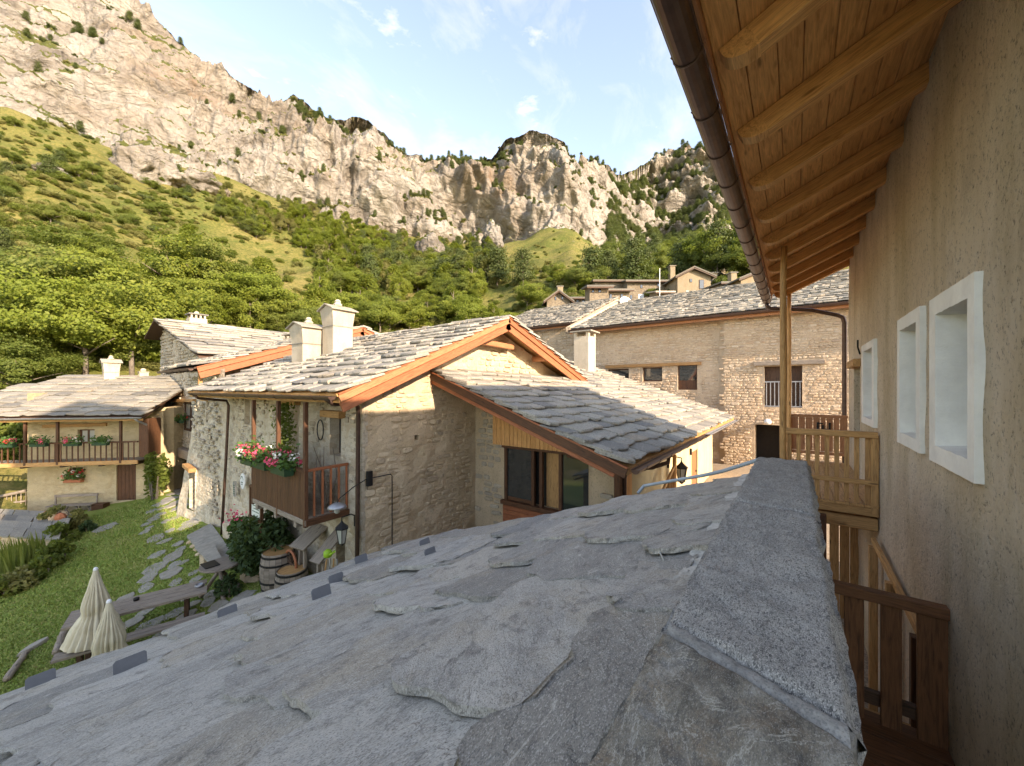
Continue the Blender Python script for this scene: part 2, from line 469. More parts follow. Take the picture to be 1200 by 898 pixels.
def leaf(name, cols, trans=0.45):
    q = NT(name)
    r = q.rand()
    g = q.n('ShaderNodeNewGeometry')
    rr = q.n('ShaderNodeMix', data_type='FLOAT')
    rr.inputs[0].default_value = 0.35
    q.l(r, rr.inputs[2]); q.l(g.outputs['Random Per Island'], rr.inputs[3])
    c = q.ramp(rr.outputs[0], [(i / (len(cols) - 1), cc) for i, cc in enumerate(cols)])
    q.l(c, q.b.inputs['Base Color'])
    q.b.inputs['Roughness'].default_value = 0.6
    tr = q.n('ShaderNodeBsdfTranslucent')
    q.l(q.mix(0.5, c, (0.25, 0.31, 0.03)), tr.inputs['Color'])
    ms = q.n('ShaderNodeMixShader')
    ms.inputs[0].default_value = trans
    q.l(q.b.outputs[0], ms.inputs[1]); q.l(tr.outputs[0], ms.inputs[2])
    q.l(ms.outputs[0], q.t.nodes['Material Output'].inputs['Surface'])
    return q.m
M['leaf_bright'] = leaf('bright_leaves', [(0.13, 0.17, 0.022), (0.185, 0.225, 0.03), (0.15, 0.19, 0.032), (0.225, 0.245, 0.038), (0.10, 0.14, 0.024), (0.17, 0.19, 0.04)])
M['leaf_mid'] = leaf('mid_green_leaves', [(0.09, 0.13, 0.026), (0.145, 0.18, 0.036), (0.18, 0.20, 0.045), (0.085, 0.12, 0.026), (0.16, 0.19, 0.036)])
M['leaf_dark'] = leaf('dark_needles', [(0.055, 0.08, 0.024), (0.075, 0.10, 0.03), (0.09, 0.11, 0.034), (0.05, 0.07, 0.022)], 0.2)
M['leaf_ivy'] = leaf('ivy_leaves', [(0.03, 0.06, 0.022), (0.05, 0.085, 0.03), (0.04, 0.075, 0.03), (0.075, 0.11, 0.045)], 0.2)
M['leaf_olive'] = leaf('olive_leaves', [(0.13, 0.14, 0.042), (0.18, 0.18, 0.058), (0.22, 0.20, 0.07), (0.11, 0.12, 0.038)], 0.3)
M['leaf_geranium'] = leaf('geranium_leaves', [(0.05, 0.12, 0.03), (0.08, 0.16, 0.04), (0.06, 0.13, 0.035)], 0.25)
def bark():
    q = NT('bark')
    c = q.ramp(q.noise(6, 6, 0.7, q.mapv(q.pos(), (3, 3, 0.6))), [(0.3, (0.08, 0.06, 0.045)), (0.7, (0.24, 0.20, 0.16))])
    return q.fin(c, 0.9, q.noise(9, 5), 0.6, 0.05)
M['bark'] = bark()

def rock():
    q = NT('limestone_cliff')
    wob = q.n('ShaderNodeTexNoise'); wob.inputs['Scale'].default_value = 0.05; wob.inputs['Detail'].default_value = 6
    q.l(q.pos(), wob.inputs['Vector'])
    off = q.n('ShaderNodeVectorMath', operation='SCALE'); off.inputs['Scale'].default_value = 13.0
    q.l(wob.outputs['Color'], off.inputs[0])
    ad = q.n('ShaderNodeVectorMath', operation='ADD'); q.l(q.pos(), ad.inputs[0]); q.l(off.outputs[0], ad.inputs[1])
    diag = q.mapv(ad.outputs[0], (1, 1, 1.9), (R(28), R(-26), 0))
    a = q.noise(0.012, 9, 0.66, diag, 0.4)
    b = q.noise(0.045, 9, 0.70, q.mapv(diag, (1, 1, 0.75)), 0.3)
    f = q.noise(0.8, 5, 0.7)
    c = q.ramp(a, [(0.30, (0.235, 0.165, 0.115)), (0.42, (0.30, 0.26, 0.215)), (0.54, (0.345, 0.32, 0.285)), (0.66, (0.305, 0.27, 0.23)), (0.78, (0.25, 0.175, 0.12))])
    c = q.mix(q.ramp(b, [(0.38, 0.9), (0.48, 0.0)]), c, (0.16, 0.138, 0.115))
    c = q.mix(q.ramp(b, [(0.55, 0.0), (0.68, 0.8)]), c, (0.42, 0.395, 0.35))
    e1 = q.vor(0.045, q.mapv(diag, (1, 1, 0.55)), feature='DISTANCE_TO_EDGE')
    c = q.mix(q.ramp(e1, [(0.0, 0.5), (0.05, 0.0)]), c, (0.16, 0.135, 0.105))
    e2 = q.vor(0.16, q.mapv(diag, (1, 1, 0.7)), feature='DISTANCE_TO_EDGE')
    c = q.mix(q.ramp(e2, [(0.0, 0.28), (0.07, 0.0)]), c, (0.20, 0.17, 0.135))
    streak = q.ramp(q.noise(0.10, 7, 0.68, q.mapv(ad.outputs[0], (1, 1, 0.16))), [(0.52, 0.0), (0.66, 0.7)])
    c = q.mix(streak, c, (0.21, 0.19, 0.168))
    c = q.mix(q.ramp(f, [(0.36, 0.25), (0.48, 0.0)]), c, (0.20, 0.175, 0.14))
    up = q.math('ADD', q.nz(), q.math('MULTIPLY', q.math('SUBTRACT', q.noise(0.045, 8, 0.7), 0.5), 1.8))
    green = q.ramp(q.noise(0.35, 6, 0.72), [(0.3, (0.055, 0.07, 0.022)), (0.52, (0.105, 0.115, 0.034)), (0.72, (0.20, 0.175, 0.065))])
    c = q.mix(q.ramp(up, [(0.55, 0.0), (0.64, 1.0)]), c, green)
    hh = q.math('ADD', q.math('MULTIPLY', b, 1.6), q.math('ADD', q.math('MULTIPLY', f, 0.12), q.math('ADD', q.math('MULTIPLY', q.ramp(e1, [(0, 0), (0.10, 1)]), 0.22), q.math('MULTIPLY', q.ramp(e2, [(0, 0), (0.14, 1)]), 0.08))))
    return q.fin(c, 0.95, hh, 1.0, 5.0, 0.1)
M['rock'] = rock()

def hill():
    q = NT('dry_meadow')
    n = q.noise(0.05, 7, 0.65)
    f = q.noise(1.6, 7, 0.75)
    c = q.ramp(n, [(0.34, (0.085, 0.10, 0.025)), (0.5, (0.155, 0.14, 0.043)), (0.62, (0.20, 0.165, 0.06)), (0.74, (0.13, 0.125, 0.036))])
    c = q.mix(q.ramp(f, [(0.38, 0.85), (0.52, 0.0)]), c, (0.06, 0.072, 0.022))
    c = q.mix(q.ramp(f, [(0.56, 0.0), (0.68, 0.6)]), c, (0.27, 0.21, 0.10))
    c = q.mix(q.ramp(q.noise(0.30, 6, 0.75), [(0.36, 0.75), (0.48, 0.0)]), c, (0.075, 0.095, 0.024))
    c = q.mix(q.ramp(q.noise(0.25, 5, 0.7), [(0.63, 0.0), (0.72, 0.5)]), c, (0.30, 0.25, 0.18))
    return q.fin(c, 0.95, f, 0.6, 0.5, 0.05)
M['hill'] = hill()
def lawn():
    q = NT('mown_lawn')
    n = q.noise(0.5, 6, 0.65)
    f = q.noise(14, 5, 0.7)
    c = q.ramp(n, [(0.3, (0.12, 0.18, 0.034)), (0.5, (0.185, 0.245, 0.05)), (0.64, (0.26, 0.27, 0.08)), (0.75, (0.19, 0.165, 0.06))])
    c = q.mix(q.ramp(f, [(0.3, 0.6), (0.5, 0.0)]), c, (0.035, 0.06, 0.012))
    return q.fin(c, 0.9, f, 0.7, 0.04, 0.1)
M['lawn'] = lawn()
def gravel():
    q = NT('gravel_court')
    c = q.ramp(q.noise(18, 6, 0.75), [(0.3, (0.16, 0.12, 0.085)), (0.5, (0.36, 0.28, 0.20)), (0.72, (0.50, 0.42, 0.32))])
    return q.fin(c, 0.95, q.noise(30, 4, 0.7), 0.8, 0.03, 0.1)
M['gravel'] = gravel()
def flag():
    q = NT('path_flagstone')
    c = q.ramp(q.noise(5, 7, 0.68), [(0.3, (0.18, 0.17, 0.15)), (0.5, (0.27, 0.26, 0.235)), (0.7, (0.36, 0.34, 0.295))])
    c = q.mix(q.ramp(q.rand(), [(0, 0.0), (1, 0.45)]), c, (0.30, 0.25, 0.19))
    return q.fin(c, 0.85, q.noise(22, 6, 0.7), 0.5, 0.02)
M['flag'] = flag()
def blades():
    q = NT('grass_blades')
    g = q.n('ShaderNodeNewGeometry')
    c = q.ramp(g.outputs['Random Per Island'], [(0, (0.12, 0.18, 0.034)), (0.5, (0.19, 0.255, 0.05)), (0.8, (0.26, 0.29, 0.08)), (1, (0.28, 0.24, 0.09))])
    return q.fin(c, 0.7)
M['blades'] = blades()

# ------------------------------------------------------------------ objects
WORLD = {}
def tag(o, label=None, cat=None, group=None, kind=None):
    if label: o['label'] = label
    if cat: o['category'] = cat
    if group: o['group'] = group
    if kind: o['kind'] = kind
    return o
def thing(name, loc, label, cat, group=None):
    o = bpy.data.objects.new(name, None)
    col.objects.link(o)
    o.location = loc
    o.empty_display_size = 0.2
    WORLD[o.name] = Vector(loc)
    return tag(o, label, cat, group)
def link(name, me, mat=None, parent=None, mw=None):
    o = bpy.data.objects.new(name, me)
    col.objects.link(o)
    if mat is not None and not me.materials:
        me.materials.append(mat)
    mw = mw if mw is not None else Matrix.Identity(4)
    loc = mw.to_translation()
    WORLD[o.name] = loc.copy()
    if parent is not None:
        o.parent = parent
        mw = Matrix.Translation(-WORLD[parent.name]) @ mw
    o.matrix_basis = mw
    return o

class MB:
    """collects shapes in world coordinates and links them as one mesh object"""
    def __init__(s, T=None):
        s.v, s.f, s.g, s.T, s.mi, s.cur = [], [], [], T, [], 0
    def add(s, vs, fs, gs=None):
        b = len(s.v)
        vs = [Vector(p) for p in vs]
        s.g.extend(gs if gs is not None else [tuple(p) for p in vs])
        if s.T: vs = [s.T(p) for p in vs]
        s.v.extend(vs)
        s.f.extend([tuple(i + b for i in f) for f in fs])
        s.mi.extend([s.cur] * len(fs))
        return s
    def beam(s, p0, p1, w, hh, up=(0, 0, 1), ch=None, taper=1.0):
        p0, p1, up = Vector(p0), Vector(p1), Vector(up)
        d = p1 - p0
        ln = d.length
        d.normalize()
        sx = d.cross(up)
        if sx.length < 1e-4: sx = d.cross(Vector((1, 0, 0)))
        sx.normalize()
        sy = sx.cross(d).normalized()
        ch = min(w, hh) * 0.08 if ch is None else ch
        a, b = w / 2, hh / 2
        prof = [(-a + ch, -b), (a - ch, -b), (a, -b + ch), (a, b - ch), (a - ch, b), (-a + ch, b), (-a, b - ch), (-a, -b + ch)]
        vs, gs = [], []
        for (q, l, k) in ((p0, 0, 1.0), (p1, ln, taper)):
            for (x, y) in prof:
                vs.append(q + sx * x * k + sy * y * k)
                gs.append((l, x, y))
        fs = [(i, (i + 1) % 8, 8 + (i + 1) % 8, 8 + i) for i in range(8)] + [tuple(range(7, -1, -1)), tuple(range(8, 16))]
        return s.add(vs, fs, gs)
    def box(s, x0, x1, y0, y1, z0, z1, ch=None):
        dx, dy, dz = x1 - x0, y1 - y0, z1 - z0
        cx, cy, cz = (x0 + x1) / 2, (y0 + y1) / 2, (z0 + z1) / 2
        if dx >= dy and dx >= dz: return s.beam((x0, cy, cz), (x1, cy, cz), dy, dz, (0, 0, 1), ch)
        if dy >= dz: return s.beam((cx, y0, cz), (cx, y1, cz), dx, dz, (0, 0, 1), ch)
        return s.beam((cx, cy, z0), (cx, cy, z1), dx, dy, (0, 1, 0), ch)
    def tube(s, pts, r, n=10, r1=None, cap=True):
        pts = [Vector(p) for p in pts]
        m = len(pts)
        vs, gs, fs = [], [], []
        ln = 0
        ref = None
        for i, p in enumerate(pts):
            d = (pts[min(i + 1, m - 1)] - pts[max(i - 1, 0)]).normalized()
            if ref is None:
                ref = d.orthogonal().normalized()
            ref = (ref - d * ref.dot(d)).normalized()
            bi = d.cross(ref)
            if i: ln += (p - pts[i - 1]).length
            rr = r if r1 is None else r + (r1 - r) * i / (m - 1)
            if isinstance(r, (list, tuple)): rr = r[i]
            for k in range(n):
                an = 2 * math.pi * k / n
                vs.append(p + ref * math.cos(an) * rr + bi * math.sin(an) * rr)
                gs.append((ln, math.cos(an) * rr, math.sin(an) * rr))
        for i in range(m - 1):
            for k in range(n):
                fs.append((i * n + k, i * n + (k + 1) % n, (i + 1) * n + (k + 1) % n, (i + 1) * n + k))
        if cap:
            fs.append(tuple(range(n - 1, -1, -1)))
            fs.append(tuple(range((m - 1) * n, m * n)))
        return s.add(vs, fs, gs)
    def lathe(s, c, prof, n=16, axis=None):
        c = Vector(c)
        vs, fs = [], []
        for (r, z) in prof:
            for k in range(n):
                an = 2 * math.pi * k / n
                vs.append(c + Vector((math.cos(an) * r, math.sin(an) * r, z)))
        for i in range(len(prof) - 1):
            for k in range(n):
                fs.append((i * n + k, i * n + (k + 1) % n, (i + 1) * n + (k + 1) % n, (i + 1) * n + k))
        fs.append(tuple(range(n - 1, -1, -1)))
        fs.append(tuple(range((len(prof) - 1) * n, len(prof) * n)))
        return s.add(vs, fs)
    def prism(s, poly, d):
        d = Vector(d)
        n = len(poly)
        poly = [Vector(p) for p in poly]
        vs = poly + [p + d for p in poly]
        fs = [tuple(range(n - 1, -1, -1)), tuple(range(n, 2 * n))] + [(i, (i + 1) % n, n + (i + 1) % n, n + i) for i in range(n)]
        return s.add(vs, fs)
    def quad(s, a, b, c, d):
        return s.add([a, b, c, d], [(0, 1, 2, 3)])
    def mesh(s, name, smooth=False, origin=None):
        o = Vector(origin) if origin is not None else Vector((0, 0, 0))
        me = bpy.data.meshes.new(name)
        me.from_pydata([p - o for p in s.v], [], s.f)
        at_ = me.attributes.new('gc', 'FLOAT_VECTOR', 'POINT')
        at_.data.foreach_set('vector', np.array([tuple(g) for g in s.g], dtype=np.float32).ravel())
        if smooth:
            me.polygons.foreach_set('use_smooth', [True] * len(me.polygons))
        return me
    def build(s, name, mat, parent=None, smooth=False, mats=None):
        xs = np.array([tuple(p) for p in s.v])
        c = Vector((xs.min(0) + xs.max(0)) / 2)
        me = s.mesh(name, smooth, c)
        if mats:
            for mm in mats: me.materials.append(mm)
            me.polygons.foreach_set('material_index', s.mi)
        me.update()
        return link(name, me, mat if not mats else None, parent, Matrix.Translation(c))

def fix_normals(me):
    import bmesh
    bm = bmesh.new(); bm.from_mesh(me)
    bmesh.ops.recalc_face_normals(bm, faces=bm.faces)
    bm.to_mesh(me); bm.free()

def np_mesh(name, verts, faces, mat, smooth=True, attr=None):
    me = bpy.data.meshes.new(name)
    verts = np.asarray(verts, dtype=np.float32); faces = np.asarray(faces, dtype=np.int32)
    nv, nf, k = len(verts), len(faces), faces.shape[1]
    me.vertices.add(nv); me.vertices.foreach_set('co', verts.ravel())
    me.loops.add(nf * k); me.loops.foreach_set('vertex_index', faces.ravel())
    me.polygons.add(nf); me.polygons.foreach_set('loop_start', np.arange(0, nf * k, k, dtype=np.int32))
    me.polygons.foreach_set('use_smooth', np.full(nf, smooth))
    if attr is not None:
        a = me.attributes.new('rnd', 'FLOAT', 'POINT'); a.data.foreach_set('value', np.asarray(attr, dtype=np.float32))
    me.update(calc_edges=True)
    if mat: me.materials.append(mat)
    return me

def grid_faces(nr, nc):
    i = np.arange(nr - 1)[:, None] * nc + np.arange(nc - 1)[None, :]
    return np.stack([i, i + 1, i + nc + 1, i + nc], -1).reshape(-1, 4)

# ---- pieces that repeat: slates and wall stones share a few meshes
def slate_variant(seed, ragged=0.07, n_low=4):
    r = random.Random(seed)
    J = lambda a: r.uniform(-a, a)
    out = []
    for i in range(n_low + 1):
        out.append((-0.5 + i / n_low + (0 if i in (0, n_low) else J(0.05)), J(ragged) + (0.05 if i in (0, n_low) else 0)))
    out += [(0.5 + J(0.03), 0.45 + J(0.1)), (0.47 + J(0.03), 1.0), (-0.47 + J(0.03), 1.0), (-0.5 + J(0.03), 0.5 + J(0.1))]
    n = len(out)
    vs = [(x * 0.985, y + 0.012, 0.0) for x, y in out] + [(x, y, 0.62 + J(0.12)) for x, y in out] + [(x * 0.955, 0.03 + y * 0.95, 1.0 + J(0.10)) for x, y in out]
    fs = []
    for k in (0, 1):
        fs += [(k * n + i, k * n + (i + 1) % n, (k + 1) * n + (i + 1) % n, (k + 1) * n + i) for i in range(n)]
    fs.append(tuple(range(2 * n, 3 * n)))
    return vs, fs
def stone_variant(seed):
    r = random.Random(seed)
    n = 8
    out = []
    for x, y in ((.5, -.3), (.5, .3), (.33, .5), (-.33, .5), (-.5, .3), (-.5, -.3), (-.33, -.5), (.33, -.5)):
        out.append((x * r.uniform(.88, 1.0), y * r.uniform(.82, 1.0)))
    vs = [(x, y, 0.0) for x, y in out] + [(x * 0.97, y * 0.97, 0.55 + r.uniform(-.15, .15)) for x, y in out] + [(x * r.uniform(0.74, 0.88), y * r.uniform(0.70, 0.86), 0.9 + r.uniform(-.2, .15)) for x, y in out]
    fs = []
    for k in (0, 1):
        fs += [(k * n + i, k * n + (i + 1) % n, (k + 1) * n + (i + 1) % n, (k + 1) * n + i) for i in range(n)]
    fs.append(tuple(range(2 * n, 3 * n)))
    return vs, fs
SLATE_V = [slate_variant(100 + i) for i in range(14)]
STONE_V = [stone_variant(300 + i) for i in range(14)]
_cache = {}
def variant_mesh(kind, i, mat):
    key = (kind, i, mat.name)
    if key not in _cache:
        vs, fs = (SLATE_V if kind == 'slate' else STONE_V)[i]
        me = bpy.data.meshes.new(kind)
        me.from_pydata(vs, [], fs)
        me.materials.append(mat)
        _cache[key] = me
    return _cache[key]
def place_pieces(kind, items, parent, mat, mat_attr, limit=300, stuff_name=None):
    """items: (variant, 4x4 matrix, size). The largest seen become parts, the rest one joined part."""
    items = sorted(items, key=lambda it: -it[2] / max(0.5, it[1].to_translation().length))
    for (i, mw, _) in items[:limit]:
        link(kind, variant_mesh(kind, i, mat), None, parent, mw)
    rest = items[limit:]
    if rest:
        V = SLATE_V if kind == 'slate' else STONE_V
        mb = MB(); at_ = []
        for (i, mw, _) in rest:
            vs, fs = V[i]
            mb.add([mw @ Vector(p) for p in vs], fs)
            at_ += [rnd.random()] * len(vs)
        o = mb.build(stuff_name or (kind + 's'), mat_attr, parent)
        a = o.data.attributes.new('rnd', 'FLOAT', 'POINT'); a.data.foreach_set('value', np.array(at_, dtype=np.float32))
        o['kind'] = 'stuff'

def slates(O, e, g, width, run, course=0.45, wid=(0.4, 0.75), th=0.045, keep=None, lap=1.75, seed=1, over=0.0):
    """slate courses on a roof plane: O eave corner, e unit along the eave, g unit up the slope"""
    r = random.Random(seed)
    O, e, g = Vector(O), Vector(e).normalized(), Vector(g).normalized()
    n = e.cross(g).normalized()
    if n.z < 0: n = -n
    items = []
    nc = max(1, int(round(run / course)))
    course = run / nc
    for c in range(nc):
        x = -r.uniform(0, wid[0]) * 0.6
        y0 = c * course - (over if c == 0 else 0)
        while x < width:
            w = r.uniform(*wid)
            w = min(w, width + 0.05 - x)
            if w < wid[0] * 0.35:
                x += w + 0.01
                continue
            cx = max(x, 0.0)
            w2 = x + w - cx
            mid = cx + w2 / 2
            if w2 > 0.12 and (keep is None or keep(mid, y0)):
                ln = course * lap * r.uniform(0.93, 1.08)
                ln = min(ln, run - y0 + 0.06)
                t_ = th * r.uniform(0.7, 1.5)
                tilt = th * 1.15 / course
                gg = (g - n * tilt).normalized()
                nn = (n + g * tilt).normalized()
                an = r.uniform(-0.05, 0.05)
                e2 = (e * math.cos(an) + gg * math.sin(an))
                g2 = (gg * math.cos(an) - e * math.sin(an))
                p = O + e * mid + g * (y0 + r.uniform(-0.05, 0.04) * course / 0.45) + n * (th * 1.45 + r.uniform(0, 0.012))
                if e2.cross(g2).dot(nn) < 0: e2 = -e2
                mw = Matrix(((e2.x * w2, g2.x * ln, nn.x * t_, p.x), (e2.y * w2, g2.y * ln, nn.y * t_, p.y), (e2.z * w2, g2.z * ln, nn.z * t_, p.z), (0, 0, 0, 1)))
                items.append((r.randrange(len(SLATE_V)), mw, w2))
            x += w + 0.012
    return items

def rubble(O, e, up, width, z0, z1, hgt=(0.10, 0.22), wid=(0.16, 0.42), proud=0.035, keep=None, seed=1):
    """irregular courses of wall stones on a vertical face; stones stand a little proud of the mortar"""
    r = random.Random(seed)
    O, e, up = Vector(O), Vector(e).normalized(), Vector(up)
    n = e.cross(up).normalized()
    items = []
    z = z0
    while z < z1:
        ch = r.uniform(*hgt)
        x = r.uniform(-0.2, 0)
        while x < width:
            w = r.uniform(*wid) * (0.7 + ch / hgt[1] * 0.5)
            hh = ch * r.uniform(0.78, 1.12)
            cx, cz = x + w / 2, z + ch / 2 + r.uniform(-0.02, 0.02)
            if cx - w / 2 > -0.02 and cx + w / 2 < width + 0.02 and (keep is None or keep(cx, cz, w / 2, hh / 2)):
                an = r.uniform(-0.07, 0.07)
                e2 = e * math.cos(an) + up * math.sin(an)
                u2 = up * math.cos(an) - e * math.sin(an)
                d = proud * r.uniform(0.55, 1.5) + 0.03
                p = O + e * cx + up * cz - n * 0.03
                sx, sy = w * 0.95, hh * 0.93
                mw = Matrix(((e2.x * sx, u2.x * sy, n.x * d, p.x), (e2.y * sx, u2.y * sy, n.y * d, p.y), (e2.z * sx, u2.z * sy, n.z * d, p.z), (0, 0, 0, 1)))
                items.append((r.randrange(len(STONE_V)), mw, w))
            x += w + r.uniform(0.008, 0.03)
        z += ch + r.uniform(0.005, 0.02)
    return items

def wall_face(name, mat, parent, O, e, width, zlo, zhi, holes=(), n=None, cell=0.14, amp=0.02, depth=0.35, top=None, batter=None, mat_in=None, back=True, seed=0.0):
    """a wall face with real openings: O start point, e unit direction, holes (w0,w1,z0,z1[,depth])"""
    O, e = Vector(O), Vector(e).normalized()
    up = Vector((0, 0, 1))
    n = Vector(n) if n is not None else e.cross(up)
    ws, zs = {0.0, width}, {zlo, zhi}
    for hh in holes:
        ws |= {hh[0], hh[1]}; zs |= {hh[2], hh[3]}
    def fill(vals):
        vals = sorted(v for v in vals)
        out = []
        for a, b in zip(vals, vals[1:]):
            k = max(1, int(math.ceil((b - a) / cell)))
            out += [a + (b - a) * i / k for i in range(k)]
        return out + [vals[-1]]
    ws, zs = fill(ws), fill(zs)
    nw, nz = len(ws), len(zs)
    edge = set()
    vs = []
    for j, z in enumerate(zs):
        for i, w in enumerate(ws):
            zz = min(z, top(w)) if top else z
            onhole = any(hh[0] - 1e-6 <= w <= hh[1] + 1e-6 and hh[2] - 1e-6 <= zz <= hh[3] + 1e-6 for hh in holes)
            p = O + e * w
            p.z = zz
            q = Vector((p.x * 1.9 + seed, p.y * 1.9, p.z * 1.9))
            d = amp * (mn.fractal(q, 0.9, 2.1, 4) * 1.1)
            if onhole: d = amp * 0.3
            b = batter(w, zz) if batter else 0.0
            vs.append(p + n * (d + b))
    mb = MB()
    fs = []
    for j in range(nz - 1):
        for i in range(nw - 1):
            cw, cz = (ws[i] + ws[i + 1]) / 2, (zs[j] + zs[j + 1]) / 2
            if any(hh[0] < cw < hh[1] and hh[2] < cz < hh[3] for hh in holes): continue
            if top and zs[j] >= max(top(ws[i]), top(ws[i + 1])): continue
            fs.append((j * nw + i, j * nw + i + 1, (j + 1) * nw + i + 1, (j + 1) * nw + i))
    mb.add(vs, fs)
    for hh in holes:
        d = hh[4] if len(hh) > 4 else depth
        w0, w1, a, b = hh[:4]
        P = lambda w, z, k: Vector((*(O + e * w - n * k).xy, z))
        f0 = amp * 0.3
        k0 = -f0 - (batter((w0 + w1) / 2, (a + b) / 2) if batter else 0)
        mb.quad(P(w0, a, k0), P(w1, a, k0), P(w1, a, d), P(w0, a, d))
        mb.quad(P(w0, b, d), P(w1, b, d), P(w1, b, k0), P(w0, b, k0))
        mb.quad(P(w0, a, d), P(w0, b, d), P(w0, b, k0), P(w0, a, k0))
        mb.quad(P(w1, a, k0), P(w1, b, k0), P(w1, b, d), P(w1, a, d))
        if back:
            mb.cur = 1
            mb.quad(P(w0, a, d), P(w1, a, d), P(w1, b, d), P(w0, b, d))
            mb.cur = 0
    return mb.build(name, None, parent, False, [mat, mat_in or M['interior']])

def foliage(points, size, rng, upbias=0.2, aspect=1.6, nrm=None):
    """leaf quads at the given points -> verts, faces (numpy)"""
    pts = np.asarray(points, dtype=np.float64)
    k = len(pts)
    d = rng.normal(size=(k, 3)); d[:, 2] += upbias
    if nrm is not None: d = d * .55 + nrm * 1.0
    d /= np.linalg.norm(d, axis=1)[:, None]
    a = np.cross(d, rng.normal(size=(k, 3))); a /= np.linalg.norm(a, axis=1)[:, None]
    b = np.cross(d, a)
    s_ = size * rng.uniform(0.6, 1.4, size=(k, 1))
    a *= s_ * aspect * 0.5; b *= s_ * 0.5
    v = np.stack([pts - a, pts + b * 0.9 - a * 0.15, pts + a, pts - b * 0.9 + a * 0.1], 1).reshape(-1, 3)
    return v, np.arange(k * 4).reshape(-1, 4)
# ------------------------------------------------------------------ lie of the land
def clamp(x, a, b): return max(a, min(b, x))
def G(s, t):
    g = 0.2 * (max(s, -3.0) - 5) if s < 5 else 0.02 * (min(s, 27) - 5)
    return -4.75 - 0.045 * (clamp(t, 2, 27) - 8) + g

# ------------------------------------------------------------------ the gallery house on the right
TW = -0.95
S_END = 11.2
S_BEG = 2.4          # wall and roof cut short out of view, to let in more sky light
gal = thing('gallery_house', (4, TW - 3, -4.6), 'tall tan stucco house with deep white-framed windows and orange timber eaves', 'house')
GW = [(3.80, 4.52, -0.46, 0.60), (5.14, 5.84, -0.47, 0.63), (7.72, 8.62, -0.46, 0.62)]
GF = [(3.69, 4.70, -0.60, 0.745), (5.01, 5.97, -0.59, 0.76), (7.57, 8.84, -0.57, 0.73)]
DOOR = (9.35, 10.25, -1.65, 0.42)
holes = []
for (a, b, c, d) in GW: holes.append((S_END - b, S_END - a, c, d, 0.42))
holes.append((S_END - DOOR[1], S_END - DOOR[0], DOOR[2], DOOR[3], 0.3))
wall_face('wall', M['stucco'], gal, (S_END, TW, 0), (-1, 0, 0), S_END - S_BEG, -5.2, 2.95, holes, n=(0, 1, 0), cell=0.09, amp=0.011, mat_in=M['glass'])
mb = MB(); mb.box(S_BEG, S_END, TW - 9.0, TW - 0.5, -5.2, 2.9); mb.build('rear_body', M['stucco'], gal)
mb = MB(); mb.prism([(-5.0, -12.5, -5), (-0.6, -12.5, -5), (-0.6, -12.5, 13.8), (-2.8, -12.5, 15.4), (-5.0, -12.5, 13.8)], (0, 4.5, 0)); mb.box(-8.5, 2.39, -12.4, -8.2, -5, 6.2); mb.build('added_shade_wing', M['stucco'], gal)  # unseen tall block added behind the camera to shade lawn and cottage
wall_face('near_end_wall', M['stucco'], gal, (S_BEG, TW, 0), (0, -1, 0), 9.4, -5.2, 2.9, n=(-1, 0, 0), cell=0.3, amp=0.012)
wall_face('end_wall', M['stucco'], gal, (S_END, TW, 0), (0, -1, 0), 9.4, -5.2, 2.9, n=(1, 0, 0), cell=0.2, amp=0.012)
for (a, b, c, d), (fa, fb, fc, fd) in zip(GW, GF):
    # a white painted band standing proud of the stucco, with lime-washed reveals behind it
    q = random.Random(int(a * 100))
    mb = MB()
    def ringpts(x0, x1, z0, z1, k, wob):
        pts = []
        for (p, r_) in (((x0, z0), (x1, z0)), ((x1, z0), (x1, z1)), ((x1, z1), (x0, z1)), ((x0, z1), (x0, z0))):
            for i in range(k):
                f = i / k
                pts.append((p[0] + (r_[0] - p[0]) * f + q.uniform(-wob, wob), p[1] + (r_[1] - p[1]) * f + q.uniform(-wob, wob)))
        return pts
    k = 12
    outer = ringpts(fa, fb, fc, fd, k, 0.003)
    inner = ringpts(a, b, c, d, k, 0.004)
    N_ = len(outer)
    vs = [(x, TW - 0.02, z) for x, z in outer] + [(x, TW + 0.040, z) for x, z in outer] + [(x, TW + 0.042, z) for x, z in inner] + \
         [((a + b) / 2 + (x - (a + b) / 2) * 0.84, TW - 0.40, (c + d) / 2 + (z - (c + d) / 2) * 0.92) for x, z in inner]
    fs = []
    for r_ in range(3):
        fs += [(r_ * N_ + i, r_ * N_ + (i + 1) % N_, (r_ + 1) * N_ + (i + 1) % N_, (r_ + 1) * N_ + i) for i in range(N_)]
    mb.add(vs, fs)
    o = mb.build('window_surround', M['white_paint'], gal)
    mb = MB(); mb.box(a + 0.04, b - 0.04, TW - 0.41, TW - 0.38, c + 0.03, d - 0.02); mb.build('pane', M['glass'], o)
    mb = MB(); mb.box(a + 0.03, b - 0.03, TW - 0.375, TW - 0.345, c + 0.03, c + 0.09)
    mb.box((a + b) / 2 - 0.025, (a + b) / 2 + 0.025, TW - 0.375, TW - 0.345, c + 0.03, d - 0.03); mb.build('window_frame', M['brown_wood'], o)
# door to the balcony with a timber lintel stub and an iron pintle
mb = MB(); mb.beam((9.25, TW + 0.01, 0.48), (10.35, TW + 0.01, 0.48), 0.2, 0.14); mb.build('door_lintel', M['old_wood'], gal)
mb = MB(); mb.box(DOOR[0] + .02, DOOR[1] - .02, TW - 0.29, TW - 0.24, DOOR[2], DOOR[3] - .02); mb.build('door', M['brown_wood'], gal)
mb = MB(); mb.tube([(9.2, TW + 0.02, 0.62), (9.2, TW + 0.05, 0.75), (9.2, TW + 0.05, 0.88)], 0.014, 6); mb.build('pintle', M['iron'], gal)

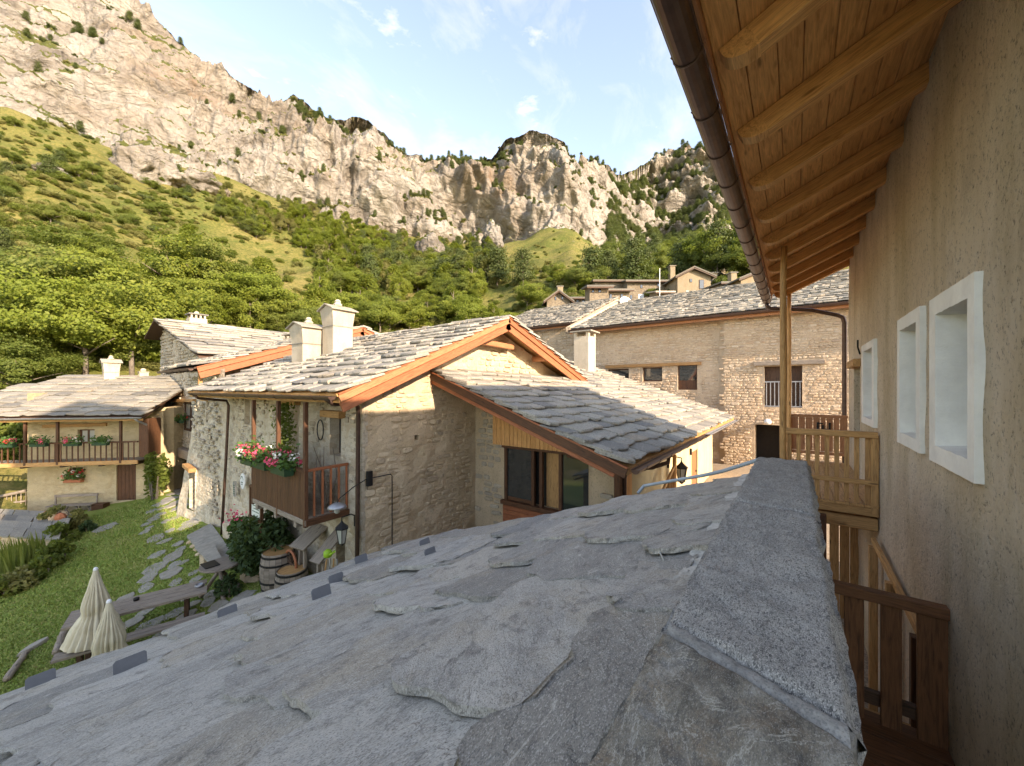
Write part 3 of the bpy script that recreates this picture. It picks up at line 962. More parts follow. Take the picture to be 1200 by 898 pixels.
# eaves: rafters, boarding, gutter
SL = 0.45
TE = 0.45
zb = lambda t, off=0.0: 2.90 - SL * (t - TW) + off       # underside of the boarding
RAF = [1.95, 2.95, 3.95, 4.95, 5.97, 6.95, 7.83, 8.68, 9.55, 10.42, 11.13]
nrm = Vector((0, SL, 1)).normalized()
for s_ in RAF:
    mb = MB()
    p0 = Vector((s_, TW - 0.4, zb(TW - 0.4))) - nrm * 0.085
    p1 = Vector((s_, TE - 0.20, zb(TE - 0.20))) - nrm * 0.085
    p2 = Vector((s_, TE - 0.02, zb(TE - 0.02))) - nrm * 0.055
    mb.beam(p0, p1, 0.125, 0.168, nrm, 0.006)
    # the rounded nose cut at the rafter foot
    prof = []
    for k in range(7):
        an = math.pi / 2 * k / 6
        prof.append((0.20 * math.sin(an) * 0.9, -0.168 + 0.115 * (1 - math.cos(an))))
    prof += [(0.18, -0.002), (0.0, -0.002)]
    down = Vector((0, 1, -SL)).normalized()
    base = Vector((s_ - 0.061, TE - 0.20, zb(TE - 0.20)))
    mb.prism([base + down * x + nrm * y for x, y in prof], (0.122, 0, 0))
    mb.build('rafter', M['larch'], gal)
rb = random.Random(5)
t0 = TW - 0.35
while t0 < TE - 0.01:
    w = rb.uniform(0.15, 0.21)
    t1 = min(t0 + w, TE)
    if TE - t1 < 0.06: t1 = TE
    k = 0
    while k < len(RAF) - 1:
        k2 = min(len(RAF) - 1, k + rb.choice((2, 3, 3, 4)))
        tm = (t0 + t1) / 2
        c = Vector((0, tm, zb(tm))) + nrm * (0.014 + rb.uniform(0, 0.004))
        mb = MB(); mb.beam((RAF[k] + (0.004 if k else 0), c.y, c.z), (RAF[k2], c.y, c.z), (t1 - t0 - 0.006) * math.sqrt(1 + SL * SL), 0.026, nrm, 0.003)
        mb.build('ceiling_board', M['larch_board'], gal)
        k = k2
    t0 = t1
mb = MB(); mb.beam((1.8, TE + 0.012, zb(TE) - 0.012), (S_END + 0.1, TE + 0.012, zb(TE) - 0.012), 0.022, 0.105, (0, 0, 1), 0.003); mb.build('fascia', M['orange_wood'], gal)
mb = MB(); mb.prism([(S_END + 0.1, TE, zb(TE) + 0.045), (S_END + 0.1, -6.0, zb(-6.0) + 0.045), (S_END + 0.1, -6.0, zb(-6.0) + 0.13), (S_END + 0.1, TE + 0.03, zb(TE) + 0.12)], (-9.5, 0, 0))
mb.prism([(S_END + 0.1, -6.0, zb(-6.0) + 0.045), (S_END + 0.1, -11.6, zb(-6.0) - 2.4), (S_END + 0.1, -11.6, zb(-6.0) - 2.31), (S_END + 0.1, -6.0, zb(-6.0) + 0.13)], (-9.5, 0, 0))
mb.build('roof_deck', M['old_wood'], gal)
ev = Vector((0, -1, SL)).normalized()
place_pieces('slate', slates((1.78, TE + 0.06, zb(TE + 0.06) + 0.13), (1, 0, 0), ev, 9.55, 7.1, 0.75, (0.8, 1.3), 0.05, seed=4), gal, M['slate_grey'], M['slate_grey_attr'], 60, 'slate_courses')
mb = MB(); mb.prism([(S_END - 0.05, TW - 0.4, 2.85), (S_END - 0.05, -6.0, zb(-6) + .03), (S_END - 0.05, -10.3, 2.85)], (-0.3, 0, 0))
mb.prism([(S_BEG + .35, TW - 0.4, 2.85), (S_BEG + .35, -6.0, zb(-6) + .03), (S_BEG + .35, -10.3, 2.85)], (-0.3, 0, 0)); mb.build('gable', M['stucco'], gal)
# half-round gutter with joint rings and brackets
def gutter(parent, p0, p1, r, mat, ring=0.9, up=(0, 0, 1), name='gutter'):
    p0, p1 = Vector(p0), Vector(p1)
    d = (p1 - p0).normalized(); sx = d.cross(Vector(up)).normalized(); sy = sx.cross(d)
    mb = MB(); vs = []; n = 11
    for q_ in (p0, p1):
        for rr in (r, r * 0.93):
            for k in range(n):
                an = math.pi + math.pi * k / (n - 1)
                vs.append(q_ + sx * math.cos(an) * rr + sy * math.sin(an) * rr)
    fs = []
    for k in range(n - 1):
        fs.append((k, k + 1, 2 * n + k + 1, 2 * n + k)); fs.append((n + k + 1, n + k, 3 * n + k, 3 * n + k + 1))
    fs += [(0, n, 3 * n, 2 * n), (n, 0, 2 * n, 3 * n)][:1] + [(2 * n - 1, n - 1, 3 * n - 1, 4 * n - 1)]
    for b in (0, 2 * n):
        fs.append(tuple(range(b, b + n)))
    mb.add(vs, fs)
    for sgn in (1, -1):
        mb.tube([p0 + sx * r * sgn, p1 + sx * r * sgn], r * 0.11, 6)
    go = mb.build(name, mat, parent)
    L_ = (p1 - p0).length
    k = ring * 0.5
    while k < L_:
        c = p0 + d * k
        mb = MB(); pts = []
        for i in range(10):
            an = math.pi + math.pi * i / 9
            pts.append(c + sx * math.cos(an) * r * 1.04 + sy * math.sin(an) * r * 1.04)
        mb.tube([c + sx * r * -1.2 + sy * 0.02] + pts + [c + sx * r * 1.1 + sy * 0.025, c + sx * r * 1.28 + sy * 0.012], r * 0.085, 6)
        mb.build('bracket', mat, go)
        k += ring
    return go
gutter(gal, (1.75, TE + 0.115, 2.2), (S_END + 0.12, TE + 0.115, 2.165), 0.085, M['gutter'], 0.62)
mb = MB()
mb.tube([(S_END + 0.02, TE + 0.115, 2.10), (S_END + 0.02, TE + 0.10, 2.02), (S_END + 0.03, TE + 0.03, 1.965), (S_END + 0.04, -0.3, 1.83), (S_END + 0.05, -0.76, 1.66), (S_END + 0.05, -0.85, 1.60), (S_END + 0.05, -0.88, 1.48), (S_END + 0.05, -0.88, -1.6), (S_END + 0.05, -0.88, -4.6)], 0.045, 10)
mb.build('downpipe', M['gutter'], gal, True)
# gallery balcony
BF = -1.65
bal = thing('timber_balcony', (9.2, -0.4, BF), 'weathered timber balcony with tall post on the far end of the tan stucco wall', 'balcony')
for k in range(7):
    y0 = TW + 0.005 + k * 0.16
    mb = MB(); mb.box(7.35, 11.25, y0, y0 + 0.152, BF - 0.035, BF); mb.build('floor_board', M['old_wood'], bal)
mb = MB(); mb.box(7.36, 7.46, TW + .01, 0.22, BF - 0.16, BF - 0.04); mb.build('edge_beam', M['old_wood'], bal)
mb = MB(); mb.box(7.42, 7.62, TW + .01, 0.2, BF - 0.38, BF - 0.20); mb.build('joist', M['old_wood'], bal)
for s_ in (8.6, 9.9, 11.1):
    mb = MB(); mb.box(s_, s_ + 0.14, TW + .01, 0.22, BF - 0.22, BF - 0.04); mb.build('joist', M['old_wood'], bal)
mb = MB(); mb.box(7.32, 11.25, 0.10, 0.19, BF - 0.3, BF - 0.165); mb.build('edge_beam', M['old_wood'], bal)
mb = MB(); mb.box(7.34, 7.43, TW + .02, 0.12, -0.70, -0.61); mb.build('hand_rail', M['old_wood'], bal)
mb = MB(); mb.box(7.35, 7.41, TW + .02, 0.12, -1.37, -1.30); mb.build('lower_rail', M['old_wood'], bal)
for k in range(9):
    y0 = TW + 0.125 + k * 0.112 + rnd.uniform(-.006, .006)
    mb = MB(); mb.beam((7.425, y0, BF - 0.02), (7.425 + rnd.uniform(-.01, .01), y0 + rnd.uniform(-.008, .008), -0.69), 0.055, 0.028, (1, 0, 0)); mb.build('baluster', M['old_wood'], bal)
mb = MB(); mb.beam((7.40, TW + 0.05, BF - 0.12), (7.40, TW + 0.05, -0.66), 0.085, 0.085, (1, 0, 0)); mb.build('corner_post', M['old_wood'], bal)
def log(p0, p1, r0, r1, seed):
    q = random.Random(seed); mb = MB(); n = 9; pts = []; rs = []
    for i in range(n):
        f = i / (n - 1)
        p = Vector(p0).lerp(Vector(p1), f) + Vector((q.uniform(-1, 1), q.uniform(-1, 1), 0)) * r0 * 0.16
        pts.append(p); rs.append((r0 + (r1 - r0) * f) * q.uniform(0.94, 1.05))
    return mb.tube(pts, rs, 10)
log((7.38, 0.15, BF - 0.3), (7.38, 0.15, zb(0.15) - 0.16), 0.05, 0.043, 3).build('tall_post', M['old_wood'], bal, True)
log((11.12, 0.12, BF - 0.3), (11.12, 0.12, zb(0.12) - 0.16), 0.05, 0.042, 4).build('tall_post', M['larch'], bal, True)
y0 = TW + 0.02
k = 0
while y0 < 0.08:
    w = rnd.uniform(0.10, 0.15)
    mb = MB(); mb.beam((11.2, y0 + w / 2, -1.42), (11.2, y0 + w / 2, -0.66), w - 0.012, 0.025, (1, 0, 0)); mb.build('rail_board', M['orange_wood'], bal)
    y0 += w; k += 1
mb = MB(); mb.box(11.15, 11.25, TW + .02, 0.08, -0.655, -0.59); mb.build('hand_rail', M['orange_wood'], bal)
mb = MB(); mb.box(11.16, 11.24, TW + .02, 0.08, -1.50, -1.43); mb.build('lower_rail', M['orange_wood'], bal)
mb = MB()
for (y, h_) in ((-0.62, .16), (-0.5, .10), (-0.41, .16)):
    mb.box(11.13, 11.165, y - 0.018, y + 0.018, -0.92, -0.92 + h_)
mb.box(11.13, 11.165, -0.61, -0.54, -0.935, -0.905); mb.box(11.13, 11.165, -0.5, -0.43, -0.80, -0.775)
mb.build('iron_latch', M['iron'], bal)
for s_ in (7.25, 8.9, 11.0):
    x = 0.08 if s_ < 8 else -0.35
    mb = MB(); mb.beam((s_, x if s_ > 8 else -0.30, -4.7), (s_, x if s_ > 8 else -0.30, BF - 0.2), 0.13, 0.13, (1, 0, 0)); mb.build('support_post', M['larch'] if s_ > 8 else M['brown_wood'], bal)
for k in range(6):
    y0 = -0.9 + k * 0.15
    if k in (0, 1, 2):
        mb = MB(); mb.beam((9.6, y0, -4.7), (9.6, y0, BF - 0.25), 0.14, 0.03, (1, 0, 0)); mb.build('screen_board', M['old_wood'], bal)

# lower landing with its railing, tucked between the parapet and the stucco wall
stair = thing('timber_stair', (4.3, -0.5, -2.75), 'dark timber stair landing with wide-board railing beside the tan stucco wall', 'staircase')
RS = 4.33
mb = MB(); mb.box(RS - 0.045, RS + 0.055, TW + .012, -0.02, -1.76, -1.675); mb.build('hand_rail', M['stair_wood'], stair)
mb = MB(); mb.box(RS + 0.05, RS + 0.10, TW + .012, -0.02, -2.66, -2.55); mb.build('lower_rail', M['dark_wood'], stair)
for i, (y0, w) in enumerate(((-0.855, 0.165), (-0.625, 0.125), (-0.40, 0.125), (-0.18, 0.125))):
    mb = MB(); mb.beam((RS, y0, -2.77), (RS + 0.01, y0, -1.76), w, 0.042, (1, 0, 0)); mb.build('rail_board', M['stair_wood'], stair)
for k in range(5):
    x0 = 3.0 + k * 0.29
    mb = MB(); mb.box(x0, x0 + 0.28, TW + .012, -0.02, -2.80, -2.755); mb.build('floor_board', M['stair_wood'], stair)
mb = MB(); mb.beam((4.7, -0.885, -2.16), (7.25, -0.87, -2.10), 0.045, 0.075); mb.build('hand_rail', M['old_wood'], stair)
for s_ in (4.75, 5.9, 7.1):
    mb = MB(); mb.beam((s_, -0.85, -4.6), (s_, -0.85, -2.15), 0.09, 0.09, (1, 0, 0)); mb.build('rail_post', M['brown_wood'] if s_ < 5 else M['old_wood'], stair)
for k in range(8):
    mb = MB(); mb.box(4.45 + k * 0.27, 4.75 + k * 0.27, TW + .012, -0.1, -2.98 - k * 0.2, -2.93 - k * 0.2); mb.build('tread', M['old_wood'], stair)

# ------------------------------------------------------------------ parapet with granite copings
par = thing('stone_parapet', (1.5, 0.15, -1.6), 'stone parapet wall topped with rough granite coping slabs beside the slate roof', 'parapet')
PZ = -0.75
mb = MB(); mb.box(-3.0, 5.0, -0.08, 0.30, -5.0, PZ - 0.11); mb.build('wall_body', M['stucco'], par)
def coping_stone(s0, s1, mat, seed, skew0, skew1, wl=0.345, wr=-0.11, chip=1.0):
    q = random.Random(seed)
    ns, nt = int((s1 - s0) / 0.022), 30
    vs = []
    o1 = Vector((seed * 13.7, 4.1, 2.2))
    for j in range(nt + 1):
        v = j / nt
        for i in range(ns + 1):
            u = i / ns
            t = wr + (wl - wr) * v
            a0 = s0 + skew0 * (v - 0.5); a1 = s1 + skew1 * (v - 0.5)
            s_ = a0 + (a1 - a0) * u
            p = Vector((s_, t, 0)) + o1
            z = 0.009 * mn.fractal(p * 2.2, 0.9, 2.1, 4) + 0.009 * mn.fractal(p * 9.0, 0.8, 2.2, 4)
            z += -0.012 * max(0, mn.ridged_multi_fractal(p * 5.0, 1.0, 2.2, 3, 1.0, 2.0) - 1.25) * chip
            # chipped arrises
            ed = min(v * (wl - wr), (1 - v) * (wl - wr))
            rough = 0.016 + 0.020 * max(0, mn.noise(p * 3.0)) + 0.010 * mn.noise(p * 14)
            drop = max(0.0, 1 - ed / max(0.006, rough))
            z -= drop ** 1.6 * 0.05
            lat = 0.010 * mn.noise(Vector((s_ * 1.6, seed, 0))) + 0.0045 * mn.noise(Vector((s_ * 13, seed, 3))) + 0.003 * mn.noise(Vector((s_ * 37, seed, 3)))
            if j == 0: t += lat - 0.004 + 0.045 * max(0, mn.noise(Vector((s_ * 2.3, seed, 7))) - .30) / .3
            if j == nt: t += lat
            ee = min(u * (s1 - s0), (1 - u) * (s1 - s0))
            z -= max(0, 1 - ee / 0.018) * 0.012
            vs.append((s_, t, PZ + z))
    fs = [tuple(x) for x in grid_faces(nt + 1, ns + 1)]
    n0 = len(vs)
    rim = [i for i in range(ns + 1)] + [(j * (ns + 1) + ns) for j in range(1, nt + 1)] + [nt * (ns + 1) + i for i in range(ns - 1, -1, -1)] + [j * (ns + 1) for j in range(nt - 1, 0, -1)]
    low = []
    for lev, (dz, k) in enumerate(((0.05, 0.012), (0.125, 0.0))):
        for r_ in rim:
            x, y, z = vs[r_]
            w_ = 0.008 * mn.noise(Vector((x * 9, y * 9, dz * 60 + seed)))
            cy = (wl + wr) / 2
            vs.append((x, y + (w_ + k) * (1 if y > cy else -1), PZ - dz - 0.015 * mn.noise(Vector((x * 6, y * 6, seed)))))
    nr = len(rim)
    for i in range(nr):
        k = (i + 1) % nr
        fs.append((rim[k], rim[i], n0 + i, n0 + k))
        fs.append((n0 + k, n0 + i, n0 + nr + i, n0 + nr + k))
    mb = MB(); mb.add(vs, fs)
    o = mb.build('coping_stone', mat, par, True)
    return o
tag(coping_stone(-2.6, 1.17, M['coping_brown'], 1, 0, 0.16, chip=2.0), 'brownish rough coping stone nearest the camera')
tag(coping_stone(1.225, 2.93, M['coping_grey'], 2, 0.16, 0.03, chip=1.6), 'dark speckled grey coping stone')
tag(coping_stone(2.955, 5.05, M['coping_grey'], 3, 0.03, 0.0, chip=0.7), 'smoother pale grey coping stone at far end')
for (c, w, sk) in ((1.197, 0.040, 0.16), (2.942, 0.017, 0.03)):
    mb = MB(); vs = []; NJ, NK = 70, 9
    for j in range(NJ + 1):
        v = j / NJ; t = -0.095 + 0.42 * v
        wl_ = w * (0.75 + 0.9 * mn.noise(Vector((t * 7, c, 1))) + .45 * mn.noise(Vector((t * 31, c, 2))))
        wr_ = w * (0.75 + 0.9 * mn.noise(Vector((t * 6, c, 5))) + .45 * mn.noise(Vector((t * 27, c, 6))))
        for k in range(NK + 1):
            f = k / NK * 2 - 1
            x = c + sk * (v - 0.5) + (f * wr_ if f > 0 else f * wl_) + 0.012 * mn.noise(Vector((t * 4, 1, c)))
            z = PZ - 0.004 - 0.020 * abs(f) ** 3 + 0.007 * mn.fractal(Vector((x * 24, t * 24, c)), .8, 2.1, 4)
            vs.append((x, t, z))
    mb.add(vs, [tuple(x) for x in grid_faces(NJ + 1, NK + 1)])
    mb.beam((c - sk * .5, -.10, PZ - .075), (c + sk * .5, .335, PZ - .075), w * 2.6, .10)
    mb.build('mortar_joint', M['mortar'], par, True)

mb = MB(); vs = []; NJ = 260
for j in range(NJ + 1):
    s_ = -2.6 + 7.6 * j / NJ
    n1 = mn.fractal(Vector((s_ * 5, 2, 0)), .8, 2.1, 4); n2 = mn.noise(Vector((s_ * 17, 5, 0)))
    z3 = -0.845 - 0.365 * .41
    for k, (t, z) in enumerate(((.31, PZ - .06), (.36, PZ - .13), (.42, PZ - .20 + .01 * n2), (.485 + .035 * n1, -.965 + .012 * n2), (.535 + .06 * n1, -1.055))):
        vs.append((s_, t, z + .006 * mn.noise(Vector((s_ * 23, k * 3, 1)))))
mb.add(vs, [tuple(x) for x in grid_faces(NJ + 1, 5)]); mb.build('mortar_fillet', M['mortar_pale'], par, True)

# ------------------------------------------------------------------ the slab roof in front of the lens
roofh = thing('slab_roofed_shed', (2, 3.4, -4.5), 'low building with huge grey gneiss roof slabs in front of the camera', 'building')
RM, RC = 0.365, -0.845
S_FAR = 4.98
zr = lambda t: RC - RM * t
mb = MB()
mb.prism([(S_FAR - 0.18, 0.36, zr(0.36) - 0.14), (S_FAR - 0.18, 6.2, zr(6.2) - 0.14), (S_FAR - 0.18, 6.2, -6.5), (S_FAR - 0.18, 0.36, -6.5)], (-9.5, 0, 0))
mb.build('wall', M['front_plaster'], roofh)
mb = MB(); mb.prism([(S_FAR - 0.05, 0.34, zr(0.34) - 0.13), (S_FAR - 0.05, 6.5, zr(6.5) - 0.13), (S_FAR - 0.05, 6.5, zr(6.5) - 0.07), (S_FAR - 0.05, 0.34, zr(0.34) - 0.07)], (-9.8, 0, 0)); mb.build('roof_deck', M['old_wood'], roofh)
rq = random.Random(21)
nr_ = Vector((0, RM, 1)).normalized(); dn = Vector((0, 1, -RM)).normalized()
def gneiss_slab(s0, s1, d0, d1, lift, tilt, seed):
    """one big irregular slab; d runs down the slope from the parapet"""
    q = random.Random(seed)
    nu, nv = 20, 18
    off = Vector((seed * 3.17, seed * 1.71, 0))
    vs = []
    th = q.uniform(0.03, 0.05)
    jag = q.uniform(0.05, 0.11)
    yaw = q.uniform(-0.05, 0.05)
    lat = q.uniform(0.02, 0.06)
    for j in range(nv + 1):
        for i in range(nu + 1):
            u, v = i / nu, j / nv
            s_ = s0 + (s1 - s0) * u; d = d0 + (d1 - d0) * v
            eu, evv = abs(u - 0.5) * 2, abs(v - 0.5) * 2
            k = max(eu, evv) ** 6
            s_ += k * jag * 1.3 * mn.fractal(Vector((d * 2.6, 5.0 if u > .5 else 9.0, seed)), 0.9, 2.2, 3) * (eu ** 4)
            d += k * jag * 1.8 * mn.fractal(Vector((s_ * 2.2, 1.0 if v > .5 else 7.0, seed)), 0.9, 2.2, 3) * (evv ** 4) + (s_ - s0) * yaw * v
            corner = max(0, eu + evv - 1.72) / 0.28
            s_ += (0.5 - u) * corner * 0.14; d += (0.5 - v) * corner * 0.12
            p = Vector((s_ * 1.0 + 0.55 * d, d * 2.4 - s_ * 0.8, 0)) + off
            z = 0.008 * mn.fractal(p * 1.2, 0.9, 2.1, 4)
            h_ = lift + tilt * v + lat * (1 - u) + z
            P = Vector((s_, 0, RC)) + dn * d + nr_ * h_
            vs.append(P)
    fs = [tuple(x) for x in grid_faces(nv + 1, nu + 1)]
    W_ = nu + 1
    rim = list(range(W_)) + [j * W_ + nu for j in range(1, nv + 1)] + [nv * W_ + i for i in range(nu - 1, -1, -1)] + [j * W_ for j in range(nv - 1, 0, -1)]
    n_top = len(fs)
    top_ = [vs[r_].copy() for r_ in rim]
    k0 = len(vs); vs += top_; rim0, rim = rim, list(range(k0, k0 + len(top_)))
    n0 = len(vs)
    for r_ in rim: vs.append(vs[r_] - nr_ * th * 0.55 + Vector((q.uniform(-.008, .008), q.uniform(-.008, .008), 0)))
    for r_ in rim: vs.append(vs[r_] - nr_ * th)
    m = len(rim)
    for i in range(m):
        k = (i + 1) % m
        fs.append((rim[k], rim[i], n0 + i, n0 + k)); fs.append((n0 + k, n0 + i, n0 + m + i, n0 + m + k))
    mb = MB(); mb.add(vs, fs)
    o = mb.build('slate', M['slate_near'], roofh, False)
    o.data.polygons.foreach_set('use_smooth', [i < n_top for i in range(len(o.data.polygons))])
    return o
SECH = math.sqrt(1 + RM * RM)
D_END = 6.6 * SECH
d = 0.22
ci = 0
sd_ = 0
rows = []
while d < D_END - 0.1:
    cd = rq.uniform(0.52, 0.82)
    if D_END - (d + cd) < 0.35: cd = D_END - d
    rows.append((d, cd)); d += cd
for (d, cd) in reversed(rows):
    s_ = S_FAR
    while s_ > -4.4:
        w = rq.uniform(0.55, 1.25)
        lo = s_ - w
        lift = 0.012 + rq.uniform(0, 0.045)
        over_d = d - 0.30 if d > 0.5 else d - 0.05
        gneiss_slab(lo - 0.06, s_ + rq.uniform(.05, .14), max(0.2, over_d), d + cd + rq.uniform(-0.06, 0.09), lift - 0.02, 0.045 + rq.uniform(0, 0.015), sd_)
        sd_ += 1
        s_ = lo
# slate snow guards standing on the slabs near the eave
def on_roof(px, py):
    q = ray(px, py)
    return q * (RC / (q.z + RM * q.y))
for (px, py, w, h_) in ((48, 812, .20, .12), (154, 796, .215, .125), (268, 729, .21, .115), (379, 708, .20, .12), (396, 689, .19, .11), (425, 664, .22, .12), (500, 645, .20, .11), (507, 659, .17, .11)):
    p = on_roof(px, py)
    q = random.Random(px)
    mb = MB()
    a = [(-w / 2, -0.05), (w / 2, -0.05), (w / 2, h_ - .015), (w / 2 - .015, h_), (-w / 2 + .02, h_), (-w / 2, h_ - .02)]
    base = p + nr_ * 0.065
    an = q.uniform(-0.06, 0.06)
    ex = Vector((math.cos(an), math.sin(an), 0))
    mb.prism([base + ex * x + nr_ * y for x, y in a], dn * 0.016)
    mb.build('snow_guard', M['tab'], roofh)
# corrugated conduit along the far edge, and two twigs on the slabs
mb = MB(); pts = []; rs = []
ctrl = [on_roof(748, 580) + nr_ * 0.02, on_roof(757, 577) + nr_ * .09, on_roof(790, 571.5) + nr_ * .09, on_roof(825, 566) + nr_ * .09, on_roof(850, 562) + nr_ * .1, Vector((5.0, 0.32, PZ - 0.03))]
N_ = 150
for i in range(N_):
    f = i / (N_ - 1) * (len(ctrl) - 1); k = min(int(f), len(ctrl) - 2)
    pts.append(ctrl[k].lerp(ctrl[k + 1], f - k)); rs.append(0.024 if i % 2 else 0.019)
mb.tube(pts, rs, 8)
tag(mb.build('conduit', M['hose'], None, True), 'grey corrugated conduit lying along the far slab roof edge', 'conduit')
for (a, b, lab) in (((619, 740), (640, 783), 'pale twig lying mid-slope on the grey slabs'), ((767, 646), (783, 672), 'pale twig lying by the coping on the grey slabs')):
    p, q = on_roof(*a) + nr_ * .07, on_roof(*b) + nr_ * .07
    m_ = p.lerp(q, .5) + Vector((.012, .0, .012))
    mb = MB(); mb.tube([p, p.lerp(m_, .5), m_, m_.lerp(q, .6), q], [.004, .006, .006, .005, .003], 6)
    tag(mb.build('twig', M['twig'], None, True), lab, 'twig')
# ------------------------------------------------------------------ main stone house in the middle
GZ = -4.9
HS, HT = 5.0, 7.93                     # front wall plane, gable wall plane
S0, Z0 = 3.93, -0.10                   # front eave
SR, ZR = 9.54, 2.25                    # ridge
S1, Z1 = 15.1, 0.36                    # rear eave
T0, T1 = 7.2, 17.2
mA = (ZR - Z0) / (SR - S0); mB = (ZR - Z1) / (S1 - SR)
zmain = lambda s: Z0 + mA * (s - S0) if s < SR else ZR - mB * (s - SR)
house = thing('stone_house', (8, 10, GZ), 'rubble stone house with front balcony, twin white chimneys and red-orange gable boards', 'house')
# front wall (faces the lawn) with window, niches and cellar opening
TL = 17.15
front_holes = [(TL - 9.44, TL - 8.91, -1.66, -0.72, .3), (TL - 11.75, TL - 11.1, -2.78, -0.44, .22), (TL - 15.1, TL - 14.6, -1.2, -0.25, .12),
               (TL - 9.05, TL - 8.65, -4.35, -3.45, .5)]
wall_face('front_wall', M['front_plaster'], house, (HS, TL, 0), (0, -1, 0), TL - HT, -5.6, -0.02, front_holes, n=(-1, 0, 0), cell=0.12, amp=0.035,
          batter=lambda w, z: 0.05 * max(0, -z) * 0.35, mat_in=M['grey_stone_attr'])
# gable wall (faces right), follows the roof
wall_face('gable_wall', M['warm_plaster'], house, (HS, HT, 0), (1, 0, 0), S1 - HS - 0.3, -5.3, 2.3, [(1.4, 1.55, -1.33, -1.2, .25)], n=(0, -1, 0), cell=0.12, amp=0.05,
          top=lambda w: zmain(HS + w) - 0.20, mat_in=M['interior'])
mb = MB(); mb.prism([(HS + 0.55, T1, -5.4), (S1 - 0.3, T1, -5.4), (S1 - 0.3, T1, zmain(S1 - .3) - .22), (SR, T1, ZR - 0.22), (HS + 0.55, T1, zmain(HS + .55) - .22)], (0, -(T1 - HT - 0.55), 0)); mb.build('inner_body', M['warm_plaster'], house)
it = rubble((HS, HT - 0.01, 0), (1, 0, 0), (0, 0, 1), 3.7, -4.9, 1.0, (0.08, 0.18), (0.13, 0.40), 0.016,
            keep=lambda x, z, a, b: z + b < zmain(HS + x) - 0.35 and abs(x - 1.47) > 0.15 + a * (abs(z + 1.26) < 0.2) and mn.noise(Vector((x * 1.1, z * 1.1, 4))) > -0.42, seed=5)
it += rubble((HS + 3.7, HT - 0.01, 0), (1, 0, 0), (0, 0, 1), 3.6, 0.2, 2.2, (0.08, 0.19), (0.16, 0.45), 0.03, keep=lambda x, z, a, b: z + b < zmain(HS + 3.7 + x) - 0.35, seed=6)
nfront = len(it)
place_pieces('stone', it, house, M['stone'], M['stone_attr'], 240, 'gable_stones')
mb = MB(); mb.beam((HS - .02, HT + .09, -5.3), (HS + .03, HT + .09, -.36), .16, .16, (1, 0, 0), .03); mb.build('corner_fill', M['front_plaster'], house)
def in_hole(x, z, a, b, hl, m=0.03):
    return any(h_[0] - m < x + a and x - a < h_[1] + m and h_[2] - m < z + b and z - b < h_[3] + m for h_ in hl)
it = rubble((HS - 0.055, TL, 0), (0, -1, 0), (0, 0, 1), TL - HT, -4.9, -0.2, (0.08, 0.17), (0.10, 0.32), 0.012,
            keep=lambda x, z, a, b: not in_hole(x, z, a, b, front_holes) and mn.noise(Vector((x * 0.9, z * 0.9, 9))) > -0.15 and mn.noise(Vector((x * 7.1, z * 9.3, 1))) > -0.05, seed=8)
place_pieces('stone', it, house, M['grey_stone'], M['grey_stone_attr'], 50, 'front_stones')
for (a, b, c) in ((9.62, 8.72, -0.62), (11.85, 11.0, -0.36)):
    mb = MB(); mb.beam((HS - 0.09, a, c), (HS - 0.09, b, c), 0.22, 0.17); mb.build('lintel', M['old_wood'], house)
mb = MB(); mb.box(HS + 0.20, HS + 0.24, 8.93, 9.42, -1.64, -0.74); w_ = mb.build('window', M['dark_wood'], house)
mb = MB(); mb.box(HS + 0.185, HS + 0.2, 8.98, 9.15, -1.6, -0.78); mb.box(HS + 0.185, HS + 0.2, 9.2, 9.37, -1.6, -0.78); mb.build('pane', M['glass'], w_)
mb = MB(); mb.tube([(HS - .12, 9.75 + 0.16 * math.cos(k * .5), -1.05 + 0.26 * math.sin(k * .5)) for k in range(14)], 0.016, 6); mb.build('iron_hoop', M['iron'], house)
# roof: deck, slates, boarding, barge boards, purlins
def deck(parent, s0, z0, s1, z1, t0, t1, th=0.06, mat='larch_board', drop=0.0, n=8):
    d = Vector((s1 - s0, 0, z1 - z0)); L_ = d.length; d.normalize()
    up = Vector((0, -1, 0)).cross(d).normalized()
    if up.z < 0: up = -up
    for k in range(n):
        f0, f1 = L_ * k / n, L_ * (k + 1) / n - 0.006
        c = Vector((s0, 0, z0)) + d * (f0 + f1) / 2 - up * (drop + th / 2)
        mb = MB(); mb.beam((c.x, t0, c.z), (c.x, t1, c.z), f1 - f0, th, up, 0.004); mb.build('roof_board', M[mat], parent)
deck(house, S0, Z0, SR, ZR, T0 + 0.02, T1, n=16)
deck(house, S1, Z1, SR, ZR, T0 + 0.02, T1, n=16)
gA = Vector((SR - S0, 0, ZR - Z0)).normalized(); gB = Vector((SR - S1, 0, ZR - Z1)).normalized()
lenA = math.hypot(SR - S0, ZR - Z0); lenB = math.hypot(SR - S1, ZR - Z1)
itA = slates((S0 - 0.05, T0 - 0.08, Z0 - 0.02), (0, 1, 0), gA, T1 - T0 + .1, lenA + 0.05, 0.43, (0.4, 0.85), 0.05, seed=11)
itB = slates((S1, T0 - 0.08, Z1), (0, 1, 0), gB, T1 - T0 + .1, lenB + 0.02, 0.45, (0.4, 0.85), 0.05, seed=12)
place_pieces('slate', itA, house, M['slate'], M['slate_attr'], 250, 'slates')
itB.sort(key=lambda i_: i_[1].to_translation().y)
place_pieces('slate', itB[:34], house, M['slate'], M['slate_attr'], 34)
place_pieces('slate', itB[34:], house, M['slate'], M['slate_attr'], 0, 'rear_slates')
